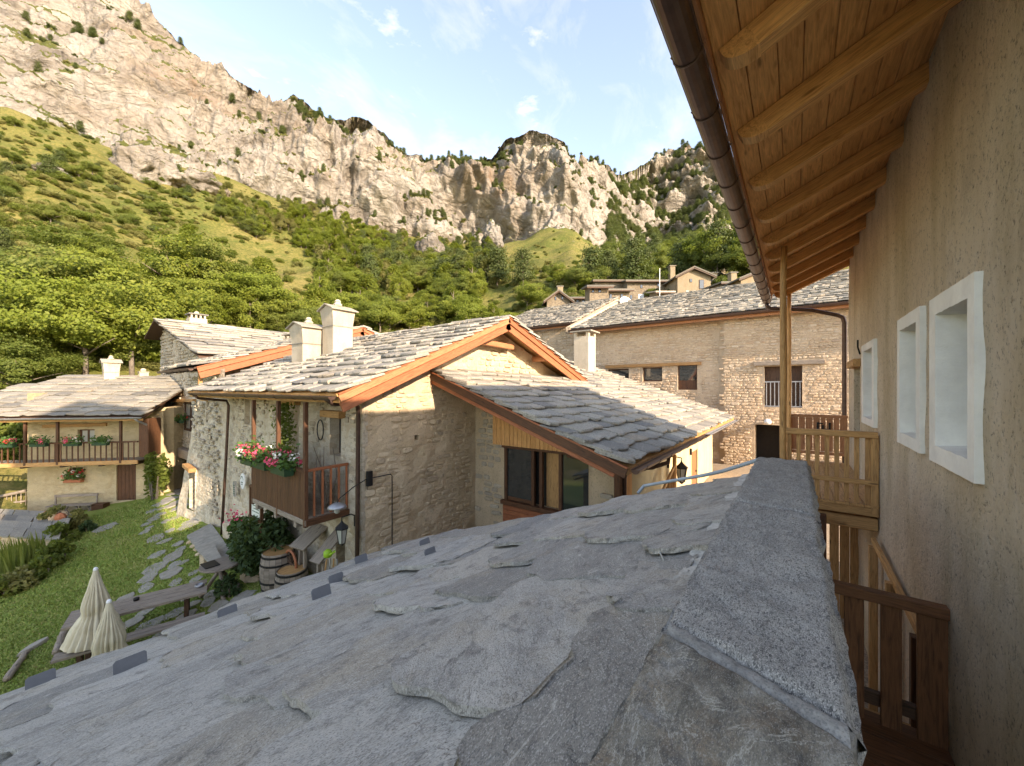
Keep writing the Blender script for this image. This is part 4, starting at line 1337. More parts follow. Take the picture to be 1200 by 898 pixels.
def verge(parent, pe, pr, t, mats=('orange_wood', 'red_wood'), hh=0.22, over=0.0):
    pe, pr = Vector(pe), Vector(pr)
    d = (pr - pe).normalized(); up = Vector((0, -1, 0)).cross(d); up = up if up.z > 0 else -up
    a, b = pe - d * over, pr
    Y = lambda p, k, dy: Vector((p.x, t + dy, p.z)) - up * k
    mb = MB(); mb.beam(Y(a, 0.10, 0), Y(b, 0.10, 0), 0.05, hh * 0.72, up, 0.006); o = mb.build('barge_board', M[mats[0]], parent)
    mb = MB(); mb.beam(Y(a, 0.19 + hh * 0.45, 0.055), Y(b, 0.19 + hh * 0.45, 0.055), 0.06, hh, up, 0.006); mb.build('barge_board', M[mats[1]], parent)
    mb = MB(); mb.beam(Y(a, 0.005, -0.01), Y(b, 0.005, -0.01), 0.09, 0.03, up, 0.004); mb.build('verge_batten', M['red_wood'], parent)
verge(house, (S0 + .02, 0, Z0), (SR, 0, ZR), T0 + 0.02)  # upper board's sunlit tone is put into its orange wood colour
verge(house, (S1, 0, Z1), (SR, 0, ZR), T0 + 0.02, ('red_wood', 'red_wood'))
for (s_, r_) in ((S0 + 1.15, 0.12), (7.1, 0.12), (SR, 0.15), (12.0, 0.12)):
    z = zmain(s_) - 0.10 - r_ - 0.06
    log((s_, T0 + 0.10, z), (s_, HT + 0.6, z), r_, r_, int(s_ * 7)).build('purlin', M['orange_wood'] if s_ > 9 else M['red_wood'], house, True)
mb = MB(); mb.beam((8.0, T0 + .45, 1.45), (10.3, T0 + .45, 1.40), 0.14, 0.16, (0, 0, 1)); mb.build('collar_beam', M['orange_wood'], house)
mb = MB(); mb.beam((S0 + 0.12, T0 + 0.05, Z0 - 0.12), (S0 + 0.12, T1, Z0 - 0.12), 0.1, 0.12); mb.build('eave_plate', M['old_wood'], house)
for k in range(24):
    t = T0 + 0.25 + k * 0.42
    if t > T1: break
    mb = MB(); mb.beam((S0 + 0.06, t, Z0 - 0.10 + .0), (HS + 0.3, t, zmain(HS + .3) - 0.13), 0.09, 0.11, (0, 0, 1)); mb.build('rafter', M['old_wood'], house)
gutter(house, (S0 - 0.10, T1 - 0.8, Z0 - 0.03), (S0 - 0.10, T0 + 0.0, Z0 - 0.05), 0.075, M['gutter'], 0.9)
mb = MB(); mb.tube([(S0 - 0.06, T0 + 0.3, Z0 - 0.10), (S0 + 0.1, T0 + 0.34, Z0 - 0.2), (HS - 0.28, HT - 0.06, -0.34), (HS - 0.20, HT - 0.03, -0.40), (HS - 0.16, HT + .02, -0.52), (HS - 0.17, HT + .03, -2.5), (HS - 0.19, HT + .03, -4.9)], 0.05, 10); mb.build('downpipe', M['gutter'], house, True)
mb = MB(); mb.tube([(S0 - 0.05, T1 - 0.9, Z0 - 0.10), (S0 + .1, T1 - 0.88, Z0 - 0.22), (HS - 0.2, T1 - .95, -0.42), (HS - 0.14, T1 - .95, -0.6), (HS - 0.2, T1 - .9, -2.5), (HS - 0.3, T1 - .75, -5.5)], 0.045, 8); mb.build('downpipe', M['gutter'], house, True)

# balcony on the front
BZ = -2.82
B0, B1, BS = 8.57, 11.42, 3.95
hb = thing('front_balcony', (4.4, 10, BZ), 'brown boarded balcony with tall posts on the stone house front', 'balcony')
for k in range(6):
    x0 = BS + 0.02 + k * 0.17
    mb = MB(); mb.box(x0, x0 + 0.16, B0, B1, BZ - 0.035, BZ); mb.build('floor_board', M['grey_wood'], hb)
mb = MB(); mb.box(BS - 0.02, BS + 0.1, B0 - .05, B1 + .05, BZ - 0.16, BZ - 0.04); mb.build('edge_beam', M['grey_wood'], hb)
mb = MB(); mb.box(BS - 0.0, HS - 0.06, B0 - 0.09, B0 - 0.01, BZ - 0.17, BZ - 0.03); mb.build('edge_beam', M['brown_wood'], hb)
for t in (B0 + 0.4, 10.0, B1 - 0.3):
    mb = MB(); mb.box(BS, HS + 0.2, t, t + 0.13, BZ - 0.29, BZ - 0.165); mb.build('joist', M['grey_wood'], hb)
for t in (B0, 9.93, B1):
    mb = MB(); mb.beam((BS + 0.02, t, BZ - 0.2), (BS + 0.02, t, Z0 - 0.19), 0.085, 0.085, (1, 0, 0)); mb.build('post', M['brown_wood'], hb)
mb = MB(); mb.box(BS - 0.03, BS + 0.06, B0, B1, -1.83, -1.76); mb.build('hand_rail', M['brown_wood'], hb)
t = B0 + 0.05
while t < B1 - 0.1:
    w = rnd.uniform(0.10, 0.15)
    mb = MB(); mb.beam((BS - 0.005, t + w / 2, BZ - 0.03), (BS - 0.005, t + w / 2, -1.83), w - 0.008, 0.024, (1, 0, 0)); mb.build('rail_board', M['brown_wood'], hb)
    t += w
mb = MB(); mb.box(BS, HS - 0.06, B0 - 0.04, B0 + 0.03, -1.82, -1.76); mb.build('hand_rail', M['red_wood'], hb)
for k in range(5):
    x0 = BS + 0.2 + k * 0.19
    mb = MB(); mb.beam((x0, B0 - 0.005, BZ), (x0, B0 - 0.005, -1.82), 0.05, 0.035, (1, 0, 0)); mb.build('baluster', M['red_wood'], hb)

# white chimneys
def chimney(parent, c, w, d, hh, zb_, cap=True, slots=False):
    x, y = c
    mb = MB(); mb.box(x - w / 2, x + w / 2, y - d / 2, y + d / 2, zb_, zb_ + hh, 0.015); ch = mb.build('chimney', M['white_plaster'], parent)
    z = zb_ + hh
    if slots:
        for k in range(4):
            for yy in (-1, 1):
                mb = MB(); a = x - w / 2 + (k + .5) * w / 4
                mb.box(a - 0.05, a + 0.05, y + yy * d * .42 - .05, y + yy * d * .42 + .05, z, z + 0.22); mb.build('chimney_pier', M['white_plaster'], ch)
        mb = MB(); mb.box(x - w * .56, x + w * .56, y - d * .6, y + d * .6, z + .22, z + .29); mb.build('chimney_cap', M['slate'], ch)
        q = random.Random(int(x * 31)); p = [(0.11, 0), (0.15, .08), (.1, .17), (.03, .2)]
        mb = MB(); mb.lathe((x, y, z + .29), p, 7); mb.build('cap_stone', M['white_plaster'], ch)
        return ch
    mb = MB(); mb.box(x - w * .53, x + w * .53, y - d * .53, y + d * .53, z, z + 0.035); mb.build('slate_course', M['slate'], ch)
    k = 1.16
    a, b = w / 2, d / 2
    h2 = 0.55
    vs = [(x + sx * a * f, y + sy * b * f, z + .035 + zz) for f, zz in ((0.98, 0), (k, h2)) for sx, sy in ((-1, -1), (1, -1), (1, 1), (-1, 1))]
    vs += [(x - a * k, y, z + h2 + .17), (x + a * k, y, z + h2 + .17)]
    fs = [(3, 2, 1, 0), (0, 1, 5, 4), (1, 2, 6, 9, 5), (2, 3, 7, 6), (3, 0, 4, 8, 7), (4, 5, 9, 8), (6, 7, 8, 9)]
    mb = MB(); mb.add(vs, fs); mb.build('chimney_hood', M['white_plaster'], ch)
    zc = z + h2 + .04
    for sy in (-1, 1):
        mb = MB(); mb.prism([(x - a * k - .07, y + sy * (b * k + .1), zc - .035), (x + a * k + .07, y + sy * (b * k + .1), zc - .035), (x + a * k + .07, y, zc + .165), (x - a * k - .07, y, zc + .165)], (0, 0, 0.035)); mb.build('chimney_slate', M['slate'], ch)
    mb = MB(); mb.lathe((x, y, zc + .17), [(0.13, 0), (0.16, .05), (.09, .13), (.11, .17), (.05, .24)], 7); mb.build('cap_stone', M['white_plaster'], ch)
    return ch
chimney(house, (6.55, 13.9), 0.8, 0.85, 0.95, 0.6)
chimney(house, (7.1, 12.95), 0.72, 0.72, 1.3, 0.85)

# ------------------------------------------------------------------ lean-to with the big slate roof, right of the gable
ext = thing('lean_to_house', (14, 5.5, GZ), 'low lean-to wing with broad lichen slate roof and wide timber window', 'house')
E_S0, E_S1 = 6.97, 22.3
E_TE, E_TT, E_M = 2.51, 7.90, 0.359
zext = lambda t: -1.46 + E_M * (t - E_TE)
WS = 8.75
# window wall
Wt = 3.35
wlen = HT - Wt
win = (HT - 6.76, HT - 4.13, -3.22, -1.63, .22)
wall_face('wall', M['warm_plaster'], ext, (WS, HT, 0), (0, -1, 0), wlen, -5.3, zext(HT), [win], n=(-1, 0, 0), cell=0.13, amp=0.03, top=lambda w: zext(HT - w) - 0.2, mat_in=M['interior'])
it = rubble((WS - 0.012, HT, 0), (0, -1, 0), (0, 0, 1), 1.12, -4.9, -0.2, (0.10, 0.2), (0.16, 0.4), 0.03, keep=lambda x, z, a, b: mn.noise(Vector((x, z, 3))) > -0.3, seed=31)
it += rubble((WS - 0.012, 4.10, 0), (0, -1, 0), (0, 0, 1), 0.62, -4.6, -1.75, (0.14, 0.26), (0.2, 0.42), 0.04, seed=32, keep=lambda x, z, a, b: z + b < -1.75 - 0.2 * x)
place_pieces('stone', it, ext, M['grey_stone'], M['grey_stone_attr'], 120, 'pier_stones')
# vertical larch cladding above the window, board by board
t = 7.18
while t > 3.75:
    w = rnd.uniform(0.12, 0.17)
    zt = zext(t - w) - 0.14
    if zt > -1.60:
        mb = MB(); mb.beam((WS - 0.05, t - w / 2, -1.63), (WS - 0.05, t - w / 2, zt), w - 0.01, 0.03, (1, 0, 0)); mb.build('cladding_board', M['larch'], ext)
    t -= w
wd = thing('window_set', (WS, 5.4, -3.2), 'wide brown timber window with sliding panes under the larch cladding', 'window')
wf = WS - 0.06
def wbox(name, t0, t1, z0, z1, mat, dx=0.0, th=0.1, par=None):
    mb = MB(); mb.box(wf + dx, wf + dx + th, t0, t1, z0, z1); return mb.build(name, mat, par or wd)
wbox('sill', 4.05, 6.85, -3.32, -3.20, M['brown_wood'], -0.06, 0.2)
wbox('head', 4.05, 6.85, -1.70, -1.61, M['brown_wood'])
for t in (6.66, 5.72, 5.46, 4.86): wbox('mullion', t, t + 0.10, -3.2, -1.70, M['brown_wood'])
wbox('sash', 5.84, 6.64, -3.18, -3.08, M['brown_wood'], 0.03, 0.05)
mb = MB(); mb.box(wf + 0.05, wf + 0.06, 5.82, 6.66, -3.1, -1.71); mb.build('pane', M['glass'], wd)
mb = MB(); mb.box(wf + 0.05, wf + 0.06, 4.14, 4.86, -3.2, -1.71); mb.build('pane', M['glass'], wd)
mb = MB(); mb.box(wf + 0.22, wf + 0.25, 4.96, 5.46, -3.2, -1.71); mb.build('curtain_panel', M['old_wood'], wd)
for k in range(5):
    z0 = -3.34 - (k + 1) * 0.13
    mb = MB(); mb.box(WS - 0.06, WS - 0.02, 4.1, 6.80, z0, z0 + 0.122); mb.build('apron_board', M['red_wood'], ext)
mb = MB(); mb.beam((WS - 0.10, Wt - 0.02, -4.7), (WS - 0.10, Wt - 0.02, zext(Wt) - .12), 0.16, 0.16, (1, 0, 0)); mb.build('corner_post', M['brown_wood'], ext)
mb = MB(); mb.beam((WS - 0.13, 4.62, -1.62), (WS - 0.13, 3.2, -1.72), 0.18, 0.22); mb.build('bracket_beam', M['brown_wood'], ext)
# long yellow wall towards the court
LE = E_S1 - 0.9
yh = [(16.55 - WS, 17.75 - WS, -4.5, -2.55, .2)]
wall_face('court_wall', M['yellow_plaster'], ext, (WS, Wt, 0), (1, 0, 0), LE - WS, -5.2, -1.3, yh, n=(0, -1, 0), cell=0.3, amp=0.012, mat_in=M['interior'])
wall_face('end_wall', M['barn_plaster'], ext, (LE, Wt, 0), (0, 1, 0), 8, -5.2, 1.0, n=(1, 0, 0), cell=0.4, amp=0.02, top=lambda w: zext(Wt + w) - .1)
for k in range(5):
    mb = MB(); mb.beam((WS + 0.06 + k * 0.155, Wt - 0.03, -4.7), (WS + 0.06 + k * 0.155, Wt - 0.03, -1.5), 0.148, 0.03, (0, 1, 0)); mb.build('cladding_board', M['larch'], ext)
dr = None
mb = MB(); mb.box(16.6, 17.7, Wt + 0.05, Wt + 0.10, -4.5, -2.57); dr = mb.build('door', M['red_wood'], ext)
mb = MB(); mb.lathe((17.6, Wt + 0.03, -3.5), [(.03, 0), (.045, .03), (.02, .07)], 8); mb.build('handle', M['iron'], dr)
mb = MB(); mb.box(16.2, 16.3, Wt - 0.08, Wt - 0.01, -2.6, -2.35); mb.build('bell_box', M['iron'], ext)
# roof
gE = Vector((0, 1, E_M)).normalized()
RUN = (E_TT - E_TE) * math.sqrt(1 + E_M ** 2)
RUN2 = (11.2 - E_TE) * math.sqrt(1 + E_M ** 2)
for k in range(14):
    f0 = RUN * k / 14; f1 = RUN * (k + 1) / 14 - .006
    c = Vector((0, E_TE, -1.46)) + gE * (f0 + f1) / 2
    mb = MB(); mb.beam((E_S0 + .03, c.y, c.z - 0.03), (E_S1, c.y, c.z - 0.03), f1 - f0, 0.05, (0, -E_M, 1), 0.004); mb.build('roof_board', M['old_wood'], ext)
mb = MB(); mb.prism([(S1 - 0.6, E_TT, zext(E_TT) - 0.06), (E_S1, E_TT, zext(E_TT) - 0.06), (E_S1, 11.2, zext(11.2) - 0.06), (S1 - 0.6, 11.2, zext(11.2) - 0.06)], (0, 0, 0.05)); mb.build('upper_deck', M['old_wood'], ext)
itE = slates((E_S0 - 0.06, E_TE - 0.06, -1.47), (1, 0, 0), gE, E_S1 - E_S0 + 0.1, RUN2, 0.44, (0.42, 0.8), 0.055, keep=lambda m_, y_: y_ < RUN - 0.1 or m_ > S1 - 0.5 - E_S0, seed=41)
place_pieces('slate', itE, ext, M['slate'], M['slate_attr'], 300, 'far_slates')
pe, pr = Vector((E_S0, E_TE - .02, -1.46)), Vector((E_S0, E_TT + .05, zext(E_TT + .05)))
upE = Vector((0, -E_M, 1)).normalized()
mb = MB(); mb.beam(pe - upE * 0.13 - gE * .0, pr - upE * 0.13, 0.05, 0.19, upE, .006); mb.build('barge_board', M['brown_wood'], ext)
mb = MB(); mb.beam(pe - upE * 0.015 + Vector((-.02, 0, 0)), pr - upE * 0.015 + Vector((-.02, 0, 0)), 0.07, 0.035, upE, .006); mb.build('verge_batten', M['red_wood'], ext)
mb = MB(); mb.beam(pe - upE * 0.26 + Vector((.06, 0.2, 0.07)), pr - upE * 0.26 + Vector((.06, 0, 0)), 0.05, 0.14, upE, .006); mb.build('barge_board', M['red_wood'], ext)
for t in (3.3, 5.6):
    z = zext(t) - 0.22
    mb = MB(); mb.beam((E_S0 + 0.1, t, z), (WS + 0.2, t, z), 0.14, 0.2); mb.build('purlin', M['brown_wood'], ext)
gutter(ext, (E_S0 + 0.02, E_TE - 0.14, -1.50), (14.2, E_TE - 0.14, -1.53), 0.08, M['gutter'], 0.9)
gutter(ext, (14.2, E_TE - 0.14, -1.53), (E_S1, E_TE - 0.14, -1.56), 0.08, M['zinc'], 1.2)
mb = MB(); mb.beam((E_S0 + .05, E_TE + 0.03, -1.56), (E_S1, E_TE + .03, -1.56), 0.05, 0.12); mb.build('eave_board', M['old_wood'], ext)
mb = MB(); mb.tube([(9.3, E_TE - 0.14, -1.58), (9.3, E_TE - 0.13, -1.72), (9.0, E_TE + .15, -1.82), (8.8, E_TE + .5, -1.86), (8.78, E_TE + .66, -1.9), (8.78, E_TE + .72, -2.1), (8.78, E_TE + .72, -4.7)], 0.05, 8); mb.build('downpipe', M['gutter'], ext, True)
# tall lime-washed chimney standing on the far part of the slate roof
c2 = thing('white_chimney', (19.2, 9.3, 1.0), 'tall pale chimney with slate cap in front of the long stone barn', 'chimney')
mb = MB(); mb.box(18.75, 19.65, 8.85, 9.75, 0.6, 2.85, .03); mb.build('shaft', M['white_plaster'], c2)
for k in (0, 1):
    for j in (0, 1): mb = MB(); mb.box(18.75 + k * .72, 18.93 + k * .72, 8.85 + j * .72, 9.03 + j * .72, 2.85, 3.08); mb.build('cap_pier', M['white_plaster'], c2)
mb = MB(); mb.prism([(18.58, 8.65, 3.08), (19.85, 8.70, 3.08), (19.8, 9.95, 3.08), (18.6, 9.9, 3.08)], (0, 0, .07)); mb.build('cap_slate', M['slate_grey'], c2)
# handrail of the court stair and wall lantern
st = thing('court_handrail', (10.8, 3.0, -3.6), 'slatted timber handrail climbing along the yellow court wall', 'railing')
ra, rb_ = Vector((9.6, 2.95, -3.35)), Vector((12.2, 2.95, -2.35))
mb = MB(); mb.beam(ra, rb_, 0.06, 0.08); mb.build('hand_rail', M['old_wood'], st)
mb = MB(); mb.beam(ra - Vector((0, 0, .8)), rb_ - Vector((0, 0, .8)), 0.06, 0.08); mb.build('lower_rail', M['old_wood'], st)
for k in range(14):
    p = ra.lerp(rb_, (k + .5) / 14); mb = MB(); mb.beam(p - Vector((0, 0, .8)), p, 0.05, 0.03, (1, 0, 0)); mb.build('baluster', M['old_wood'], st)
mb = MB(); mb.beam((12.25, 2.95, -4.7), (12.25, 2.95, -2.0), 0.1, 0.1, (1, 0, 0)); mb.build('newel', M['larch'], st)
def lantern(name, wallp, out, label, k=1.0):
    """wall lantern: bracket arm, glazed body, cap"""
    w, o_ = Vector(wallp), Vector(out).normalized()
    p = w + o_ * 0.28 * k
    L_ = thing(name, tuple(w), label, 'lantern')
    mb = MB(); mb.tube([w, w + Vector((0, 0, .10 * k)), w + o_ * .1 * k + Vector((0, 0, .16 * k)), p + Vector((0, 0, .14 * k)), p + Vector((0, 0, .04 * k))], 0.014 * k, 6); mb.box(w.x - .03 * k, w.x + .03 * k, w.y - .03 * k, w.y + .03 * k, w.z - .1 * k, w.z + .12 * k); mb.build('bracket', M['iron'], L_)
    mb = MB(); mb.lathe(p + Vector((0, 0, -.08 * k)), [(0.13 * k, 0), (.135 * k, .02 * k), (.06 * k, .09 * k), (.03 * k, .12 * k), (.015 * k, .15 * k)], 6); mb.build('cap', M['iron'], L_)
    mb = MB(); mb.lathe(p + Vector((0, 0, -.36 * k)), [(.06 * k, 0), (.105 * k, .28 * k)], 6); mb.build('glass_body', M['glass_pale'], L_)
    mb = MB()
    for i in range(6):
        an = i * math.pi / 3; d_ = Vector((math.cos(an), math.sin(an), 0))
        mb.tube([p + d_ * .064 * k + Vector((0, 0, -.37 * k)), p + d_ * .11 * k + Vector((0, 0, -.08 * k))], .008 * k, 5)
    mb.lathe(p + Vector((0, 0, -.41 * k)), [(.02 * k, 0), (.065 * k, .05 * k)], 6); mb.build('frame', M['iron'], L_)
lantern('wall_lantern', (13.0, Wt - 0.01, -2.42), (0, -1, 0), 'black lantern on the yellow court wall below the slate eave', 1.5)
lantern('wall_lantern', (HS - 0.1, 8.15, -3.05), (-1, 0.1, 0), 'black lantern beside the downpipe at the stone house corner', 1.15)

# ------------------------------------------------------------------ the long stone barn across the court
barn = thing('stone_barn', (28, 3, -4.5), 'long honey-coloured stone barn with slate roof across the court', 'barn')
BS_ = 24.0
def barn_px(px, py):          # point on the barn front seen at a photo pixel
    q = ray(px, py); return q * (BS_ / q.x)
BL, BR = 12.4, -12.0
def hole(x0, x1, y0, y1, d=.35):
    a, b = barn_px(x0, y0), barn_px(x1, y1)
    return (BL - a.y, BL - b.y, min(a.z, b.z), max(a.z, b.z), d)
bh = [hole(712, 737, 433, 462), hole(753, 776, 431, 447), hole(794, 817, 427.5, 457), hole(896, 940, 430, 478), hole(885, 914, 497, 545, .8)]
SEAM = barn_px(843, 420).y
wall_face('front_wall', M['barn_plaster'], barn, (BS_, BL, 0), (0, -1, 0), BL - BR, -5.2, 3.95, bh, n=(-1, 0, 0), cell=0.3, amp=0.04,
          batter=lambda w, z: 0.0 if BL - w > SEAM else 0.22, mat_in=M['interior'])
mb = MB(); mb.prism([(BS_ + 1.0, BR, -5.2), (BS_ + 16, BR, -5.2), (BS_ + 16, BR, 3.9), (BS_ + 8.9, BR, 6.9), (BS_ + 1.0, BR, 4.0)], (0, BL - BR, 0)); mb.build('body', M['barn_plaster'], barn)
it = rubble((BS_ - 0.01, BL, 0), (0, -1, 0), (0, 0, 1), BL - SEAM, -4.6, 3.8, (0.08, 0.17), (0.13, 0.40), 0.022, keep=lambda x, z, a, b: not in_hole(x, z, a, b, bh), seed=51)
it += rubble((BS_ - 0.235, SEAM - 0.02, 0), (0, -1, 0), (0, 0, 1), SEAM + 6, -4.6, 3.8, (0.08, 0.17), (0.13, 0.40), 0.022, keep=lambda x, z, a, b: not in_hole(x + BL - SEAM + 0.02, z, a, b, bh), seed=52)
place_pieces('stone', it, barn, M['barn_stone'], M['barn_stone_attr'], 60, 'wall_stones')
mB_ = 0.38
zbarn = lambda s: 4.02 + mB_ * (s - 23.3)
ge = Vector((1, 0, mB_)).normalized()
mb = MB(); mb.prism([(23.3, BL, zbarn(23.3) - .08), (33.2, BL, zbarn(33.2) - .08), (33.2, BL, zbarn(33.2)), (23.3, BL, zbarn(23.3))], (0, BR - BL, 0))
mb.prism([(33.2, BL, zbarn(33.2) - .08), (41, BL, zbarn(33.2) - 3.4), (41, BL, zbarn(33.2) - 3.3), (33.2, BL, zbarn(33.2))], (0, BR - BL, 0)); mb.build('roof_deck', M['old_wood'], barn)
it = slates((23.22, BL, zbarn(23.22)), (0, -1, 0), ge, BL - BR, 10.6, 0.55, (0.5, 1.0), 0.065, seed=53)
place_pieces('slate', it, barn, M['slate_pale'], M['slate_grey_attr'], 260, 'far_slates')
mb = MB(); mb.beam((23.32, BL, zbarn(23.3) - .17), (23.32, BR, zbarn(23.3) - .17), 0.06, 0.2); mb.build('fascia', M['orange_wood'], barn)
gutter(barn, (23.15, BL, zbarn(23.3) - 0.03), (23.15, BR, zbarn(23.3) - 0.03), 0.12, M['gutter'], 2.0)
mb = MB(); mb.prism([(23.2, BL - .1, zbarn(23.2) - .05), (32.9, BL - .1, zbarn(32.9) - .05), (32.9, BL - .1, zbarn(32.9) + .26), (23.2, BL - .1, zbarn(23.2) + .26)], (0, 0.36, 0)); mb.build('verge_parapet', M['barn_plaster'], barn)
mb = MB(); p = barn_px(884, 427); q_ = barn_px(966, 424); mb.beam((BS_ - 0.3, p.y, p.z), (BS_ - 0.3, q_.y, p.z), 0.16, 0.22); mb.build('lintel', M['grey_wood'], barn)
mb = MB(); p = barn_px(710, 430); q_ = barn_px(822, 424); mb.beam((BS_ - 0.06, p.y, p.z), (BS_ - 0.06, q_.y, p.z), 0.14, 0.18); mb.build('lintel', M['old_wood'], barn)
for h_, nm in zip(bh[:3], range(3)):
    t_a, t_b = BL - h_[0], BL - h_[1]
    mb = MB(); mb.box(BS_ + .16, BS_ + .2, t_b, t_a, h_[2], h_[3]); w_ = mb.build('window', M['brown_wood'], barn)
    z0 = h_[2] + (0.55 if nm == 2 else .07)
    mb = MB(); mb.box(BS_ + .14, BS_ + .16, t_b + .07, t_a - .07, z0, h_[3] - .07); mb.build('pane', M['glass'], w_)
h_ = bh[3]; t_a, t_b = BL - h_[0], BL - h_[1]
gr = thing('iron_window_grille', (BS_ - .2, (t_a + t_b) / 2, h_[2]), 'grey barred grille across the lower half of the barn opening', 'grille')
zm = h_[2] + (h_[3] - h_[2]) * 0.62
for z in (h_[2] + .05, zm):
    mb = MB(); mb.box(BS_ - .20, BS_ - .15, t_b, t_a, z - .03, z + .03); mb.build('rail', M['zinc'], gr)
for k in range(9):
    t = t_b + (t_a - t_b) * (k + .5) / 9; mb = MB(); mb.box(BS_ - .19, BS_ - .16, t - .018, t + .018, h_[2] + .03, zm); mb.build('bar', M['zinc'], gr)
mb = MB(); mb.box(BS_ + .1, BS_ + .14, t_b, t_a, h_[2], h_[3]); mb.build('shutter', M['dark_wood'], barn)
sp = barn_px(900, 494)
fl = thing('floodlight', (BS_ - .25, sp.y, sp.z), 'small round white lamp above the dark barn doorway', 'lamp')
mb = MB(); mb.lathe((BS_ - .42, sp.y, sp.z - .14), [(.05, 0), (.16, .06), (.18, .16), (.12, .26), (.03, .3)], 10); mb.build('globe', M['white'], fl, True)
mb = MB(); mb.box(BS_ - .42, BS_ - .2, sp.y - .03, sp.y + .03, sp.z - .02, sp.z + .04); mb.build('arm', M['iron'], fl)
# second barn, a little higher, to the left
barn2 = thing('upper_barn', (29, 17, -4), 'second stone barn behind the gable, slate roof slightly higher', 'barn')
zb2 = lambda s: 4.75 + 0.40 * (s - 24.6)
wall_face('front_wall', M['barn_plaster'], barn2, (25.2, 22, 0), (0, -1, 0), 22 - BL - .5, -4.5, 4.7, n=(-1, 0, 0), cell=0.4, amp=0.05)
mb = MB(); mb.prism([(25.6, BL + .5, -4.5), (41, BL + .5, -4.5), (41, BL + .5, 4.9), (33.4, BL + .5, zb2(33.4) - .1), (25.6, BL + .5, zb2(25.6) - .1)], (0, 9.6, 0)); mb.build('body', M['barn_plaster'], barn2)
it = rubble((25.19, 22, 0), (0, -1, 0), (0, 0, 1), 22 - BL - .5, 0.5, 4.5, (0.12, 0.24), (0.2, 0.5), 0.04, seed=61)
place_pieces('stone', it, barn2, M['barn_stone'], M['barn_stone_attr'], 0, 'wall_stones')
it = slates((24.55, 22.2, zb2(24.55)), (0, -1, 0), Vector((1, 0, .4)), 22.2 - BL - .5, 9.6, 0.6, (0.5, 1.0), 0.065, seed=62)
place_pieces('slate', it, barn2, M['slate_grey'], M['slate_grey_attr'], 120, 'far_slates')
mb = MB(); mb.beam((24.62, BL + .5, zb2(24.6) - .15), (24.62, 22.2, zb2(24.6) - .15), 0.06, 0.2); mb.build('fascia', M['orange_wood'], barn2)
gutter(barn2, (24.45, 22.2, zb2(24.6) - .03), (24.45, BL + .5, zb2(24.6) - .03), 0.12, M['gutter'], 2.0)
# satellite dish
dp = at(733, 356, 33)
dish = thing('satellite_dish', tuple(dp - Vector((0, 0, 1.2))), 'white satellite dish at the junction of the two barn roofs', 'satellite dish')
dr_ = (Vector((-0.55, -0.75, 0.35))).normalized()
mb = MB(); rotm = dr_.to_track_quat('Z', 'Y').to_matrix()
vs, fs = [], []
for i in range(6):
    r_ = 0.62 * i / 5
    for k in range(18):
        an = 2 * math.pi * k / 18; vs.append(dp + rotm @ Vector((r_ * math.cos(an), r_ * math.sin(an), 0.35 * r_ * r_)))
fs = [(i * 18 + k, i * 18 + (k + 1) % 18, (i + 1) * 18 + (k + 1) % 18, (i + 1) * 18 + k) for i in range(5) for k in range(18)]
vs2 = [v - dr_ * .02 for v in vs]; mb.add(vs, fs); mb.add(vs2, [f[::-1] for f in fs]); mb.build('reflector', M['white'], dish, True)
mb = MB(); mb.tube([dp - dr_ * .02, dp - dr_ * .3 - Vector((0, 0, .3)), dp - dr_ * .3 - Vector((0, 0, 1.3))], .035, 6); mb.tube([dp - Vector((0, 0, .5)), dp + dr_ * .55], .02, 6); mb.build('mast', M['zinc'], dish)
# ------------------------------------------------------------------ house with red verge behind the main one (left)
h2 = thing('red_verge_house', (8, 19.5, -5.1), 'pale house with red-orange verge boards behind the twin chimneys', 'house')
V0, VZ0, VR, VZR, VT, VT1 = 4.2, 0.80, 10.9, 3.10, 17.5, 22.4
gV = Vector((VR - V0, 0, VZR - VZ0)).normalized(); lenV = math.hypot(VR - V0, VZR - VZ0)
zv = lambda s: VZ0 + (VZR - VZ0) / (VR - V0) * (s - V0) if s < VR else VZR - 0.36 * (s - VR)
wall_face('gable_wall', M['yellow_plaster'], h2, (HS, 18.2, 0), (1, 0, 0), 11.5, -2, 3, n=(0, -1, 0), cell=0.4, amp=0.012, top=lambda w: zv(HS + w) - .2)
fh2 = [(21.6 - 19.05, 21.6 - 18.75, -1.35, -0.5, .25), (21.6 - 20.45, 21.6 - 19.65, -5.0, -3.3, .4)]
wall_face('front_wall', M['front_plaster'], h2, (HS, 21.6, 0), (0, -1, 0), 21.6 - 17.1, -5.9, 0.75, fh2, n=(-1, 0, 0), cell=0.14, amp=0.04,
          batter=lambda w, z: 0.0175 * max(0, -z) + 0.04 * max(0, -z) * clamp((4.3 - w) / 2.5, 0, 1) + 0.05 * max(0, -z - 2.5) * max(0, 1 - w / 2.0), top=lambda w: min(0.75, -5.4 + 6.15 * (w + .02) / 1.45))
mb = MB(); mb.prism([(HS + .6, 21.0, -5.9), (16, 21.0, -5.9), (16, 21, zv(16) - .2), (VR, 21, VZR - .2), (HS + .6, 21, zv(HS + .6) - .2)], (0, -2.5, 0)); mb.build('body', M['yellow_plaster'], h2)
it = rubble((HS - 0.16, 20.7, 0), (0, -1, 0), (0, 0, 1), 3.4, -4.9, 0.4, (0.09, 0.18), (0.12, 0.36), 0.02, keep=lambda x, z, a, b: not in_hole(x + .9, z, a, b, fh2, .1) and mn.noise(Vector((x * 6.5, z * 8.5, 2))) > -0.05, seed=71)
place_pieces('stone', it, h2, M['grey_stone'], M['grey_stone_attr'], 40, 'front_stones')
